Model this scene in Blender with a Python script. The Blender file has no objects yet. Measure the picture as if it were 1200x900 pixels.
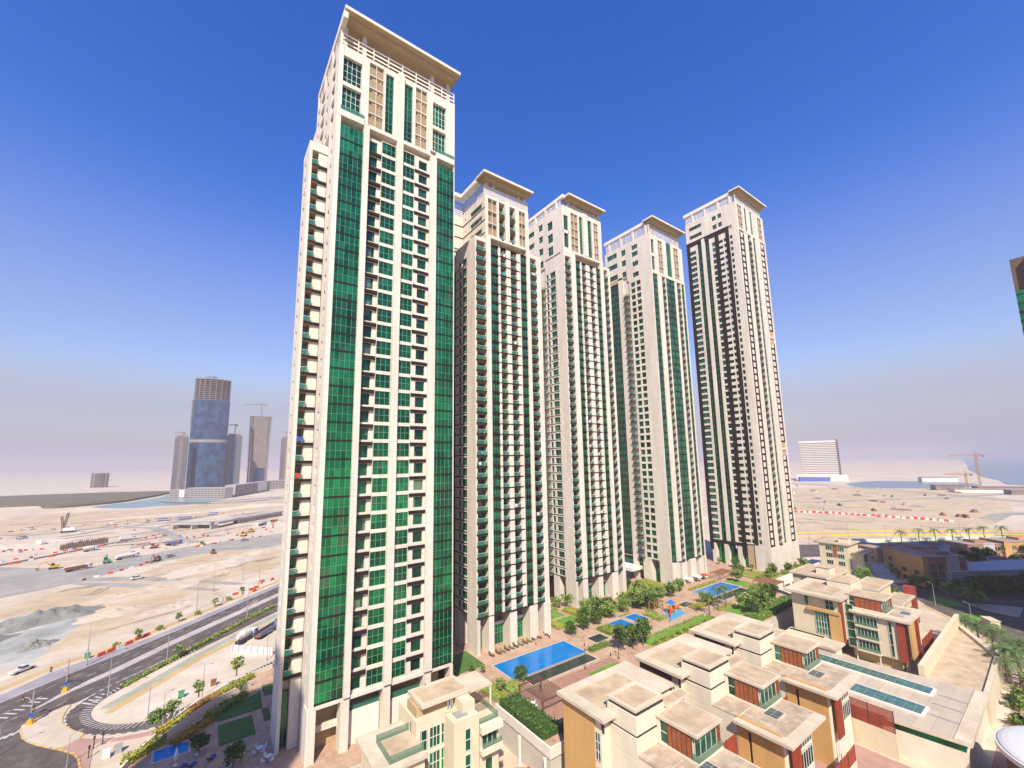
import bpy, math, random
from mathutils import noise as mnoise
from mathutils import Vector, Matrix
R = math.radians
rnd = random.Random(7)
scene = bpy.context.scene
COL = scene.collection

# ------------------------------------------------------------------ camera, sky, sun, exposure
cam_d = bpy.data.cameras.new("camera")
cam = bpy.data.objects.new("camera", cam_d)
COL.objects.link(cam)
_M = [[0.8132442, -0.581728, -0.0150485], [0.07017, 0.1237018, -0.9898354], [0.5776765, 0.8039219, 0.1414196]]
cam.matrix_world = Matrix((
    (_M[0][0], -_M[1][0], -_M[2][0], 0.0),
    (_M[0][1], -_M[1][1], -_M[2][1], 0.0),
    (_M[0][2], -_M[1][2], -_M[2][2], 50.0),
    (0, 0, 0, 1)))
cam_d.sensor_width = 36.0
cam_d.lens = 490.45 / 1200 * 36.0
cam_d.shift_x = 0.0036
cam_d.shift_y = 0.0179
cam_d.clip_start = 0.5
cam_d.clip_end = 60000
scene.camera = cam

DUST = (2.2, 2.12, 2.72)
SUN_EL, SUN_AZ = 46.0, 214.5          # azimuth clockwise from +Y: the sun stands behind the viewer's left shoulder
world = bpy.data.worlds.new("World")
scene.world = world
world.use_nodes = True
nt = world.node_tree
sky = nt.nodes.new("ShaderNodeTexSky")
sky.sky_type = 'NISHITA'
sky.sun_disc = False
sky.sun_elevation = R(SUN_EL)
sky.sun_rotation = R(SUN_AZ)
sky.altitude = 0
sky.air_density = 1.3
sky.dust_density = 0.3
sky.ozone_density = 3.5
bg = nt.nodes["Background"]
bg.inputs[1].default_value = 0.13
hs = nt.nodes.new("ShaderNodeHueSaturation")
hs.inputs['Saturation'].default_value = 1.38
hs.inputs['Hue'].default_value = 0.524
nt.links.new(sky.outputs[0], hs.inputs['Color'])
# the dust layer low in the sky: lavender grey, thinning with elevation
tcw = nt.nodes.new("ShaderNodeTexCoord")
sxyz = nt.nodes.new("ShaderNodeSeparateXYZ"); nt.links.new(tcw.outputs['Generated'], sxyz.inputs[0])
rampw = nt.nodes.new("ShaderNodeValToRGB")
rampw.color_ramp.interpolation = 'EASE'
e = rampw.color_ramp.elements
e[0].position = 0.0; e[0].color = (1, 1, 1, 1)
e[1].position = 0.56; e[1].color = (0, 0, 0, 1)
e.new(0.10).color = (.86, .86, .86, 1); e.new(0.22).color = (.40, .40, .40, 1)
nt.links.new(sxyz.outputs[2], rampw.inputs[0])
mixw = nt.nodes.new("ShaderNodeMix"); mixw.data_type = 'RGBA'
nzw = nt.nodes.new("ShaderNodeTexNoise"); nzw.inputs['Scale'].default_value = 1.6; nzw.inputs['Detail'].default_value = 5
mpw = nt.nodes.new("ShaderNodeMapping"); mpw.inputs['Scale'].default_value = (1, 1, 3.5)
nt.links.new(tcw.outputs['Generated'], mpw.inputs[0]); nt.links.new(mpw.outputs[0], nzw.inputs['Vector'])
mmw = nt.nodes.new("ShaderNodeMath"); mmw.operation = 'MULTIPLY_ADD'; mmw.inputs[1].default_value = .16; mmw.inputs[2].default_value = .92
nt.links.new(nzw.outputs[0], mmw.inputs[0])
m2w = nt.nodes.new("ShaderNodeMath"); m2w.operation = 'MULTIPLY'; m2w.use_clamp = True
nt.links.new(rampw.outputs[0], m2w.inputs[0]); nt.links.new(mmw.outputs[0], m2w.inputs[1])
nt.links.new(m2w.outputs[0], mixw.inputs[0]); nt.links.new(hs.outputs[0], mixw.inputs[6])
mixw.inputs[7].default_value = (DUST[0], DUST[1], DUST[2], 1)
nt.links.new(mixw.outputs[2], bg.inputs[0])

sun_d = bpy.data.lights.new("sun", 'SUN')
sun_d.energy = 5.0
sun_d.angle = R(0.53)
sun_d.color = (1.0, 0.905, 0.765)
sun = bpy.data.objects.new("sun", sun_d)
COL.objects.link(sun)
_d = Vector((math.sin(R(SUN_AZ)) * math.cos(R(SUN_EL)), math.cos(R(SUN_AZ)) * math.cos(R(SUN_EL)), math.sin(R(SUN_EL))))
sun.rotation_euler = _d.to_track_quat('Z', 'Y').to_euler()
sun.location = _d * 400
vs = scene.view_settings
vs.view_transform = 'Standard'
vs.look = 'None'
vs.exposure = 0.68
vs.gamma = 1.0
vs.use_curve_mapping = False
scene.cycles.max_bounces = 6
scene.cycles.volume_bounces = 1
scene.cycles.transparent_max_bounces = 8

# ------------------------------------------------------------------ materials
MATS = {}
ALB = 0.80        # darkens all pale base colours alike so that exposure can be raised

def mat(name, col, rough=0.8, var=0.0, scale=1.0, metal=0.0, bump=0.0, bscale=None, col2=None, spec=0.5, coords='Object', detail=4.0, stretch=None, trans=0.0, alpha=1.0):
    m = bpy.data.materials.new(name)
    m.use_nodes = True
    n = m.node_tree.nodes
    l = m.node_tree.links
    p = n["Principled BSDF"]
    p.inputs['Roughness'].default_value = rough
    p.inputs['Metallic'].default_value = metal
    p.inputs['Specular IOR Level'].default_value = spec
    if alpha < 1: p.inputs['Alpha'].default_value = alpha
    if max(col) > .3 and not metal:
        col = tuple(x * ALB for x in col)
        if col2: col2 = tuple(x * ALB for x in col2)
    c = (*col, 1)
    p.inputs['Base Color'].default_value = c
    if var or col2 or bump:
        tc = n.new("ShaderNodeTexCoord")
        vec = tc.outputs['Object']
        if coords == 'World':
            g = n.new("ShaderNodeNewGeometry"); vec = g.outputs['Position']
        if stretch:
            mp = n.new("ShaderNodeMapping"); mp.inputs['Scale'].default_value = stretch
            l.new(vec, mp.inputs[0]); vec = mp.outputs[0]
    if var or col2:
        t = n.new("ShaderNodeTexNoise")
        t.inputs['Scale'].default_value = scale
        t.inputs['Detail'].default_value = detail
        t.inputs['Roughness'].default_value = 0.6
        l.new(vec, t.inputs['Vector'])
        r = n.new("ShaderNodeValToRGB")
        if col2 is None:
            a = tuple(max(0, x * (1 - var)) for x in col); b = tuple(min(1, x * (1 + var)) for x in col)
        else:
            a, b = col, col2
        r.color_ramp.elements[0].position = 0.32; r.color_ramp.elements[0].color = (*a, 1)
        r.color_ramp.elements[1].position = 0.68; r.color_ramp.elements[1].color = (*b, 1)
        l.new(t.outputs[0], r.inputs[0])
        l.new(r.outputs[0], p.inputs['Base Color'])
    if bump:
        t2 = n.new("ShaderNodeTexNoise")
        t2.inputs['Scale'].default_value = bscale or scale * 4
        t2.inputs['Detail'].default_value = 6
        l.new(vec, t2.inputs['Vector'])
        bp = n.new("ShaderNodeBump"); bp.inputs['Strength'].default_value = bump; bp.inputs['Distance'].default_value = 0.3
        l.new(t2.outputs[0], bp.inputs['Height'])
        l.new(bp.outputs[0], p.inputs['Normal'])
    MATS[name] = m
    return m

def grid_lines(name, base, line, sx, sy, w=0.03, rough=0.8, var=0.1, nscale=0.4):
    """paving: noise-mottled base with joints at a world spacing"""
    m = mat(name, base, rough, var, nscale, coords='World')
    n, l = m.node_tree.nodes, m.node_tree.links
    p = n["Principled BSDF"]
    g = n.new("ShaderNodeNewGeometry")
    b = n.new("ShaderNodeTexBrick")
    b.offset = 0.0
    b.inputs['Scale'].default_value = 1.0
    b.inputs['Brick Width'].default_value = sx
    b.inputs['Row Height'].default_value = sy
    b.inputs['Mortar Size'].default_value = w
    b.inputs['Color1'].default_value = (1, 1, 1, 1); b.inputs['Color2'].default_value = (0.8, 0.8, 0.8, 1)
    b.inputs['Mortar'].default_value = (*line, 1)
    l.new(g.outputs['Position'], b.inputs['Vector'])
    mx = n.new("ShaderNodeMix"); mx.data_type = 'RGBA'; mx.blend_type = 'MULTIPLY'; mx.inputs[0].default_value = 1.0
    src = p.inputs['Base Color'].links[0].from_socket
    l.new(src, mx.inputs[6]); l.new(b.outputs[0], mx.inputs[7]); l.new(mx.outputs[2], p.inputs['Base Color'])
    return m

def glassmat(name, col, rough=0.06, metal=0.75, cell=(1.0, 3.5), var=0.35, blind=0.0):
    """tinted reflective glazing: each pane slightly different in tint"""
    m = mat(name, col, rough, metal=metal, spec=0.6)
    n, l = m.node_tree.nodes, m.node_tree.links
    p = n["Principled BSDF"]
    g = n.new("ShaderNodeNewGeometry")
    mp = n.new("ShaderNodeMapping"); mp.inputs['Scale'].default_value = (1 / cell[0], 1 / cell[0], 1 / cell[1])
    l.new(g.outputs['Position'], mp.inputs[0])
    fl = n.new("ShaderNodeVectorMath"); fl.operation = 'FLOOR'; l.new(mp.outputs[0], fl.inputs[0])
    wn = n.new("ShaderNodeTexWhiteNoise"); l.new(fl.outputs[0], wn.inputs['Vector'])
    r = n.new("ShaderNodeValToRGB")
    r.color_ramp.elements[0].color = (*[c * (1 - var) for c in col], 1)
    r.color_ramp.elements[1].color = (*[min(1, c * (1 + var)) for c in col], 1); r.color_ramp.elements[1].position = .86
    if blind:
        q = r.color_ramp.elements.new(.90); q.color = (*[min(1, c * .5 + blind * k) for c, k in zip(col, (.9, 1.0, .85))], 1)
        r.color_ramp.elements.new(1.0).color = q.color
    l.new(wn.outputs[0], r.inputs[0]); l.new(r.outputs[0], p.inputs['Base Color'])
    # broad drift of tint, standing in for uneven reflections over the facade
    tb = n.new("ShaderNodeTexNoise"); tb.inputs['Scale'].default_value = 0.09; tb.inputs['Detail'].default_value = 4; l.new(g.outputs['Position'], tb.inputs['Vector'])
    rb_ = n.new("ShaderNodeValToRGB"); rb_.color_ramp.elements[0].position = .38; rb_.color_ramp.elements[0].color = (.45, .5, .45, 1); rb_.color_ramp.elements[1].position = .62; rb_.color_ramp.elements[1].color = (1.15, 1.2, 1.0, 1)
    l.new(tb.outputs[0], rb_.inputs[0])
    mt = n.new("ShaderNodeMix"); mt.data_type = 'RGBA'; mt.blend_type = 'MULTIPLY'; mt.inputs[0].default_value = 1
    l.new(r.outputs[0], mt.inputs[6]); l.new(rb_.outputs[0], mt.inputs[7]); l.new(mt.outputs[2], p.inputs['Base Color'])
    # slight waviness of each sheet
    t = n.new("ShaderNodeTexNoise"); t.inputs['Scale'].default_value = 0.35; t.inputs['Detail'].default_value = 2
    l.new(g.outputs['Position'], t.inputs['Vector'])
    bp = n.new("ShaderNodeBump"); bp.inputs['Strength'].default_value = 0.3; bp.inputs['Distance'].default_value = 0.25
    l.new(t.outputs[0], bp.inputs['Height']); l.new(bp.outputs[0], p.inputs['Normal'])
    return m

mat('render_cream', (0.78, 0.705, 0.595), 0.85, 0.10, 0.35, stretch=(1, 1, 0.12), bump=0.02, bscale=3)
mat('render_white', (0.83, 0.77, 0.675), 0.85, 0.08, 0.5, stretch=(1, 1, 0.2), bump=0.02, bscale=3)
def joints(name):
    m = MATS[name]; n, l = m.node_tree.nodes, m.node_tree.links; p = n["Principled BSDF"]
    g = n.new("ShaderNodeNewGeometry"); sx = n.new("ShaderNodeSeparateXYZ"); l.new(g.outputs['Position'], sx.inputs[0])
    ad = n.new("ShaderNodeMath"); l.new(sx.outputs[0], ad.inputs[0]); l.new(sx.outputs[1], ad.inputs[1])
    cx = n.new("ShaderNodeCombineXYZ"); l.new(ad.outputs[0], cx.inputs[0]); l.new(sx.outputs[2], cx.inputs[1])
    b = n.new("ShaderNodeTexBrick"); b.offset = 0; b.inputs['Scale'].default_value = 1; b.inputs['Brick Width'].default_value = 1.6; b.inputs['Row Height'].default_value = 1.05; b.inputs['Mortar Size'].default_value = .03
    b.inputs['Color1'].default_value = (1, 1, 1, 1); b.inputs['Color2'].default_value = (.93, .925, .915, 1); b.inputs['Mortar'].default_value = (.80, .78, .75, 1)
    l.new(cx.outputs[0], b.inputs['Vector'])
    mx = n.new("ShaderNodeMix"); mx.data_type = 'RGBA'; mx.blend_type = 'MULTIPLY'; mx.inputs[0].default_value = 1
    l.new(p.inputs['Base Color'].links[0].from_socket, mx.inputs[6]); l.new(b.outputs[0], mx.inputs[7]); l.new(mx.outputs[2], p.inputs['Base Color'])
joints('render_cream')
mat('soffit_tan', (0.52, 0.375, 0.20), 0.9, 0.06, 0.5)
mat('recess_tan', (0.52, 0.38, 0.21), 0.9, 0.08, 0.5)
mat('trim_brown', (0.022, 0.015, 0.013), 0.8, 0.2, 1.0, spec=.12)
mat('frame_dark', (0.03, 0.028, 0.027), 0.5)
mat('louver_tan', (0.55, 0.43, 0.27), 0.7)
mat('mullion', (0.10, 0.24, 0.17), 0.4)
mat('metal_white', (0.75, 0.74, 0.72), 0.4)
glassmat('glass_green', (0.010, 0.18, 0.072), 0.05, 0.68, (0.9, 3.5), 0.42, .05)
glassmat('glass_dark', (0.012, 0.085, 0.05), 0.06, 0.45, (1.5, 3.1), 0.5, .16)
glassmat('glass_deep', (0.008, 0.11, 0.05), 0.05, 0.55, (.9, 3.05), 0.5, .06)
glassmat('glass_olive', (0.012, 0.045, 0.018), 0.08, 0.25, (1.3, 3.05), 0.4)
mat('balustrade', (0.06, 0.24, 0.16), 0.08, metal=0.25, alpha=0.5)

# ------------------------------------------------------------------ mesh helpers
class MB:
    def __init__(s): s.v = []; s.f = []; s.m = []
    def box(s, x0, x1, y0, y1, z0, z1, m, skip=''):
        if x0 > x1: x0, x1 = x1, x0
        if y0 > y1: y0, y1 = y1, y0
        if z0 > z1: z0, z1 = z1, z0
        b = len(s.v)
        s.v += [(x0, y0, z0), (x1, y0, z0), (x1, y1, z0), (x0, y1, z0), (x0, y0, z1), (x1, y0, z1), (x1, y1, z1), (x0, y1, z1)]
        for k, q in (('b', (0, 3, 2, 1)), ('t', (4, 5, 6, 7)), ('s', (0, 1, 5, 4)), ('e', (1, 2, 6, 5)), ('n', (2, 3, 7, 6)), ('w', (3, 0, 4, 7))):
            if k not in skip:
                s.f.append(tuple(b + i for i in q)); s.m.append(m)
        return s
    def face(s, pts, m):
        b = len(s.v); s.v += [tuple(p) for p in pts]; s.f.append(tuple(range(b, b + len(pts)))); s.m.append(m); return s
    def prism(s, poly, z0, z1, m, mtop=None):
        a = sum(poly[i][0] * poly[(i + 1) % len(poly)][1] - poly[(i + 1) % len(poly)][0] * poly[i][1] for i in range(len(poly)))
        if a < 0: poly = poly[::-1]
        n = len(poly); b = len(s.v)
        s.v += [(p[0], p[1], z0) for p in poly] + [(p[0], p[1], z1) for p in poly]
        s.f.append(tuple(b + i for i in range(n - 1, -1, -1))); s.m.append(m)
        s.f.append(tuple(b + n + i for i in range(n))); s.m.append(mtop or m)
        for i in range(n):
            j = (i + 1) % n
            s.f.append((b + i, b + j, b + n + j, b + n + i)); s.m.append(m)
        return s
    def sheet(s, poly, z, m):
        a = sum(poly[i][0] * poly[(i + 1) % len(poly)][1] - poly[(i + 1) % len(poly)][0] * poly[i][1] for i in range(len(poly)))
        if a < 0: poly = poly[::-1]
        return s.face([(p[0], p[1], z) for p in poly], m)
    def tube(s, pts, rads, m, n=8, cap=True):
        rings = []
        for i, p in enumerate(pts):
            p = Vector(p)
            d = Vector(pts[min(i + 1, len(pts) - 1)]) - Vector(pts[max(i - 1, 0)])
            if d.length < 1e-9: d = Vector((0, 0, 1))
            d.normalize()
            u = d.cross(Vector((0, 0, 1)) if abs(d.z) < 0.9 else Vector((1, 0, 0))).normalized(); w = d.cross(u)
            b = len(s.v)
            r = rads[i] if isinstance(rads, (list, tuple)) else rads
            for k in range(n):
                t = 2 * math.pi * k / n
                s.v.append(tuple(p + u * (r * math.cos(t)) + w * (r * math.sin(t))))
            rings.append(b)
        for a, b in zip(rings, rings[1:]):
            for k in range(n):
                k2 = (k + 1) % n
                s.f.append((a + k, b + k, b + k2, a + k2)); s.m.append(m)
        if cap:
            s.f.append(tuple(rings[0] + k for k in range(n))); s.m.append(m)
            s.f.append(tuple(rings[-1] + k for k in range(n - 1, -1, -1))); s.m.append(m)
        return s
    def obox(s, c, ang, lx, ly, z0, z1, m):
        """box centred at c, turned by ang about z"""
        ca, sa = math.cos(ang), math.sin(ang)
        poly = [(c[0] + ca * x - sa * y, c[1] + sa * x + ca * y) for x, y in ((-lx / 2, -ly / 2), (lx / 2, -ly / 2), (lx / 2, ly / 2), (-lx / 2, ly / 2))]
        return s.prism(poly, z0, z1, m)
    def mesh(s, name, org=(0, 0, 0), smooth=False):
        me = bpy.data.meshes.new(name)
        ox, oy, oz = org
        me.from_pydata([(x - ox, y - oy, z - oz) for x, y, z in s.v], [], s.f)
        names = []
        for k in s.m:
            if k not in names: names.append(k)
        for k in names: me.materials.append(MATS[k])
        idx = {k: i for i, k in enumerate(names)}
        me.polygons.foreach_set('material_index', [idx[k] for k in s.m])
        if smooth: me.polygons.foreach_set('use_smooth', [True] * len(me.polygons))
        me.update()
        return me
    def build(s, name, parent=None, org=None, smooth=False):
        if org is None:
            org = tuple(parent.location) if parent is not None else (0, 0, 0)
        o = bpy.data.objects.new(name, s.mesh(name, org, smooth))
        COL.objects.link(o)
        if parent is not None: o.parent = parent
        else: o.location = org
        return o

def tag(o, label=None, cat=None, group=None, kind=None):
    if label: o['label'] = label
    if cat: o['category'] = cat
    if group: o['group'] = group
    if kind: o['kind'] = kind
    return o

def empty(name, loc, label, cat, group=None, rz=0):
    o = bpy.data.objects.new(name, None)
    o.empty_display_size = 1
    o.location = loc; o.rotation_euler = (0, 0, rz)
    COL.objects.link(o)
    return tag(o, label, cat, group)

def copy_tree(o, loc, rz=0.0, sc=1.0, label=None, group=None):
    c = o.copy(); COL.objects.link(c)
    c.location = loc; c.rotation_euler = (0, 0, rz); c.scale = (sc, sc, sc) if not isinstance(sc, tuple) else sc
    if label: c['label'] = label
    if group: c['group'] = group
    for ch in o.children:
        d = ch.copy(); COL.objects.link(d); d.parent = c
        for g in ch.children:
            e = g.copy(); COL.objects.link(e); e.parent = d
    return c

def struct(name, mb, org=(0, 0, 0)):
    o = mb.build(name, None, org)
    o['kind'] = 'structure'
    return o
# ------------------------------------------------------------------ the ground
Z0 = -6.0       # street level; the podium garden deck is z = 0
def sandmat(name, c1, c2, sc, bump=0.3, bs=0.5, fine=.12, fs=1.1):
    """ground: broad colour drift plus a finer mottling"""
    m = mat(name, c1, 0.95, col2=c2, scale=sc, coords='World', bump=bump, bscale=bs, detail=8)
    n, l = m.node_tree.nodes, m.node_tree.links
    p = n["Principled BSDF"]
    g = n.new("ShaderNodeNewGeometry")
    t = n.new("ShaderNodeTexNoise"); t.inputs['Scale'].default_value = fs * .12; t.inputs['Detail'].default_value = 10; t.inputs['Roughness'].default_value = .75
    l.new(g.outputs['Position'], t.inputs['Vector'])
    r = n.new("ShaderNodeValToRGB")
    r.color_ramp.elements[0].position = .35; r.color_ramp.elements[0].color = (1 - fine * 2, 1 - fine * 2.2, 1 - fine * 2.4, 1)
    r.color_ramp.elements[1].position = .65; r.color_ramp.elements[1].color = (1, 1, 1, 1)
    l.new(t.outputs[0], r.inputs[0])
    mx = n.new("ShaderNodeMix"); mx.data_type = 'RGBA'; mx.blend_type = 'MULTIPLY'; mx.inputs[0].default_value = 1
    l.new(p.inputs['Base Color'].links[0].from_socket, mx.inputs[6]); l.new(r.outputs[0], mx.inputs[7]); l.new(mx.outputs[2], p.inputs['Base Color'])
    return m
sandmat('sand', (0.58, 0.465, 0.325), (0.79, 0.685, 0.53), 0.012)
sandmat('sand_warm', (0.56, 0.43, 0.265), (0.70, 0.56, 0.37), 0.05)
sandmat('sand_pale', (0.61, 0.515, 0.385), (0.75, 0.66, 0.525), 0.05)
sandmat('gravel', (0.27, 0.28, 0.25), (0.55, 0.53, 0.48), 0.06, 0.5, 0.6)
sandmat('asphalt', (0.085, 0.068, 0.060), (0.14, 0.115, 0.10), 0.15, 0.05, 3, .2, 2.5)
sandmat('asphalt_dusty', (0.34, 0.325, 0.28), (0.46, 0.43, 0.37), 0.05, 0.05, 1)
sandmat('shoulder', (0.24, 0.23, 0.25), (0.34, 0.32, 0.33), 0.2, 0.05, 2)
sandmat('median', (0.50, 0.44, 0.41), (0.62, 0.56, 0.52), 0.3, 0.05, 2)
sandmat('pink_paving', (0.46, 0.27, 0.22), (0.54, 0.34, 0.28), 0.3, 0.05, 2)
sandmat('green_path', (0.36, 0.39, 0.30), (0.46, 0.47, 0.37), 0.2, 0.05, 2)
sandmat('yellow_path', (0.60, 0.40, 0.15), (0.66, 0.48, 0.24), 0.1, 0.1, 1)
mat('paint_white', (0.42, 0.40, 0.38), 0.8, col2=(0.66, 0.63, 0.60), scale=.8, coords='World')
mat('paint_yellow', (0.75, 0.45, 0.05), 0.6, 0.15, 1.0)
mat('sea', (0.10, 0.17, 0.20), 0.25, 0.15, 0.01, coords='World', bump=0.15, bscale=0.15)
mat('sea_shallow', (0.22, 0.32, 0.32), 0.3, 0.15, 0.02, coords='World')
sandmat('mangrove', (0.10, 0.083, 0.042), (0.16, 0.13, 0.07), 0.02, 0.9, 0.15)

G = 15000.0
struct('ground', MB().face([(-G, -G, Z0), (G, -G, Z0), (G, G, Z0), (-G, G, Z0)], 'sand'))

def strip(pts, w, z, m):
    """a ribbon of width w along a polyline"""
    mb = MB(); L = []; Rr = []
    for i, p in enumerate(pts):
        a = Vector(pts[max(i - 1, 0)]); b = Vector(pts[min(i + 1, len(pts) - 1)])
        d = (b - a).normalized(); n = Vector((-d.y, d.x)); ww = w[i] if isinstance(w, (list, tuple)) else w
        L.append(Vector(p) + n * ww / 2); Rr.append(Vector(p) - n * ww / 2)
    for i in range(len(pts) - 1):
        mb.face([(*Rr[i], z), (*Rr[i + 1], z), (*L[i + 1], z), (*L[i], z)], m)
    return mb

def smooth(pts, n=6, closed=False):
    """Catmull-Rom through pts"""
    P = [Vector(p) for p in pts]; out = []
    N = len(P)
    rng = range(N) if closed else range(N - 1)
    for i in rng:
        p0 = P[(i - 1) % N] if closed else P[max(i - 1, 0)]
        p1 = P[i]; p2 = P[(i + 1) % N]
        p3 = P[(i + 2) % N] if closed else P[min(i + 2, N - 1)]
        for k in range(n):
            t = k / n
            out.append(0.5 * ((2 * p1) + (-p0 + p2) * t + (2 * p0 - 5 * p1 + 4 * p2 - p3) * t * t + (-p0 + 3 * p1 - 3 * p2 + p3) * t ** 3))
    if not closed: out.append(P[-1])
    return [tuple(v) for v in out]



def resample(pts, step):
    out = [Vector(pts[0])]; acc = 0
    for a, b in zip(pts, pts[1:]):
        a = Vector(a); b = Vector(b); L = (b - a).length; t = step - acc
        while t <= L:
            out.append(a + (b - a) * (t / L)); t += step
        acc = (acc + L) % step
    return out

# broad patches of different sand
for nm, pts, m, dz in (
    ('sand_field', [(-60, 190), (-30, 200), (12, 262), (33, 270), (60, 330), (10, 350), (-30, 300), (-60, 270)], 'sand_warm', .012),
    ('sand_field', [(330, 140), (520, 230), (900, 330), (1050, 150), (700, 60), (430, 70)], 'sand_warm', .05),
    ('sand_field', [(-260, 1400), (-60, 1500), (60, 1500), (400, 1900), (-100, 2600), (-700, 2300), (-480, 1500)], 'sand_pale', .1),
    ('sand_field', [(-140, 560), (60, 640), (160, 760), (60, 800), (-80, 770), (-180, 760)], 'sand_warm', .05),
):
    struct(nm, MB().sheet(smooth(pts, 6, True), Z0 + dz, m))
struct('sand_lot', MB().sheet(smooth([(-16.5, 147), (-16.7, 141), (-13, 134.6), (-8, 132), (-4, 132), (3.5, 136), (12, 141), (26, 147), (30, 170), (24, 178), (2.5, 162), (-6.5, 149.5), (-12, 144)], 5, True), Z0 + .01, 'sand_pale'))

# the highway: shoulder, two carriageways, median
def poly2(far, near, m, z):
    return MB().sheet(list(far) + list(near)[::-1], z, m)
hf = [(-60, 139), (-38.0, 167.5), (-30.2, 177.7), (-19.4, 184), (-5.3, 196), (9.3, 211.7), (31.0, 234.5), (90, 298), (180, 390)]
hw = [(-60, 135), (-36.4, 162.5), (-26.9, 172.3), (-17.0, 180.9), (-4, 193), (10.5, 208.5), (32, 231), (91, 294), (181, 386)]
mf = [(-28.9, 153.2), (-24.6, 160.8), (-17.6, 167.9), (-4.4, 183.6), (29.2, 218.0), (92, 283), (184, 376)]
mn = [(-28.6, 152.8), (-22.6, 159.8), (-14.6, 167), (-4.2, 179.2), (29, 213.2), (94, 279), (187, 372)]
he = [(-21.2, 151.2), (-14.4, 158.6), (-6.2, 166.2), (0.6, 174), (9.4, 183.2), (28, 203), (97, 272), (190, 368)]
inner = [(-60, 122), (-38, 146), (-28.9, 153.2)] + mf[1:]
struct('road_shoulder', poly2(hf, hw, 'shoulder', Z0 + .014))
struct('highway', poly2([(-60, 135)] + hw[1:], inner, 'asphalt', Z0 + .018))
struct('highway', poly2(mn, he, 'asphalt', Z0 + .018))
med = MB().prism(mf + mn[::-1], Z0 - .2, Z0 + .13, 'median')
struct('road_median', med)
# road that turns off the highway, passes the island and leaves at the bottom of the view
turn = [(-28.9, 153.2), (-22.6, 159.8), (-21.2, 151.2), (-25.6, 149.0), (-29.1, 145.8), (-28.3, 141.8), (-27.5, 139.0), (-24.8, 134.9), (-21.8, 131.4), (-19.5, 128.8), (-17.2, 125.7), (-16.0, 122.9), (-15.1, 119.1), (-13, 105), (-20, 100), (-21, 116), (-23, 124), (-28, 133), (-36, 138), (-48, 128), (-60, 122), (-38, 146)]
struct('side_road', MB().sheet(turn, Z0 + .022, 'asphalt'))
struct('side_road', MB().sheet([(-29.8, 136.6), (-27.9, 133.2), (-24.6, 129.8), (-21.5, 126.1), (-19.9, 123.0), (-19.0, 112), (-40, 104), (-60, 110), (-48, 128)], Z0 + .03, 'asphalt'))
# the slip road looping under the garden wall
loop_i = smooth([(60, 172), (38, 156), (19.2, 146.0), (7.4, 138.3), (3.8, 134.8), (-0.4, 132.2), (-4.3, 131), (-8.1, 131.2), (-12.1, 133.4), (-15.4, 137), (-17.2, 141.1), (-17.5, 145), (-16.2, 149), (-13.4, 152.8), (-10, 157), (0, 167), (30, 196), (97, 262)], 5)
loop_o = smooth([(64, 166), (42, 149), (22, 139), (9, 132.6), (4, 129.6), (0.5, 127.8), (-3.5, 126.8), (-8.0, 127.2), (-14, 130.2), (-18.6, 134.9), (-21.2, 140.4), (-22, 146), (-20.2, 151), (-17.6, 155.2), (-14.0, 158.9), (-4, 168.5), (26, 201), (95, 270)], 5)
struct('slip_road', poly2(loop_i, loop_o, 'asphalt', Z0 + .026))
isl = smooth([(-28.6, 145.2), (-25.4, 148.6), (-22.4, 150.6), (-22.6, 146), (-21.8, 140.9), (-19.3, 136.0), (-17.2, 133.0), (-18, 130.9), (-20.1, 129.6), (-22.9, 132.4), (-26.3, 137.1), (-28.2, 141.8)], 4, True)
struct('traffic_island', MB().prism(isl, Z0 - .2, Z0 + .13, 'sand_pale'))
struct('pavement', MB().prism(smooth([(-20.0, 129.4), (-18.0, 131.6), (-15.3, 129.6), (-10.8, 126.8), (-5.5, 125.6), (-1, 126.2), (-0.6, 124.2), (-6, 123.8), (-11, 125.4), (-14.4, 127.2), (-14.2, 122), (-13.4, 112), (-14.6, 112), (-15.1, 119.1), (-16.4, 124.2)], 3, True), Z0 - .2, Z0 + .122, 'pink_paving'))
# painted markings
mk = MB()
for poly, n in ((turn, 0),):
    pass
def dashes(pts, step, ln, w, z, m, mb):
    P = resample(pts, step)
    for a, b in zip(P, P[1:]):
        d = (b - a).normalized(); nn = Vector((-d.y, d.x)) * (w / 2); e = a + d * ln
        mb.face([(*(a - nn), z), (*(e - nn), z), (*(e + nn), z), (*(a + nn), z)], m)
ctr_a = [((a[0] * 2 + b[0]) / 3, (a[1] * 2 + b[1]) / 3) for a, b in zip(hw[1:], [(-40, 144)] + mf[1:] + [(184, 376)])]
ctr_b = [((a[0] + b[0] * 2) / 3, (a[1] + b[1] * 2) / 3) for a, b in zip(hw[1:], [(-40, 144)] + mf[1:] + [(184, 376)])]
for c in (ctr_a, ctr_b): dashes(c, 6.0, 2.2, .16, Z0 + .03, 'paint_white', mk)
ctr_c = [((a[0] + b[0]) / 2, (a[1] + b[1]) / 2) for a, b in zip(mn, he)]
dashes(ctr_c, 6.0, 2.2, .16, Z0 + .03, 'paint_white', mk)
for line, m, w in ((hw, 'paint_white', .3), (mf[1:], 'paint_white', .2), (mn[1:], 'paint_white', .2), (he[1:], 'paint_white', .2)):

    s = strip(line, w, Z0 + .034, m); b = len(mk.v); mk.v += s.v; mk.f += [tuple(b + i for i in f) for f in s.f]; mk.m += s.m
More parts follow.
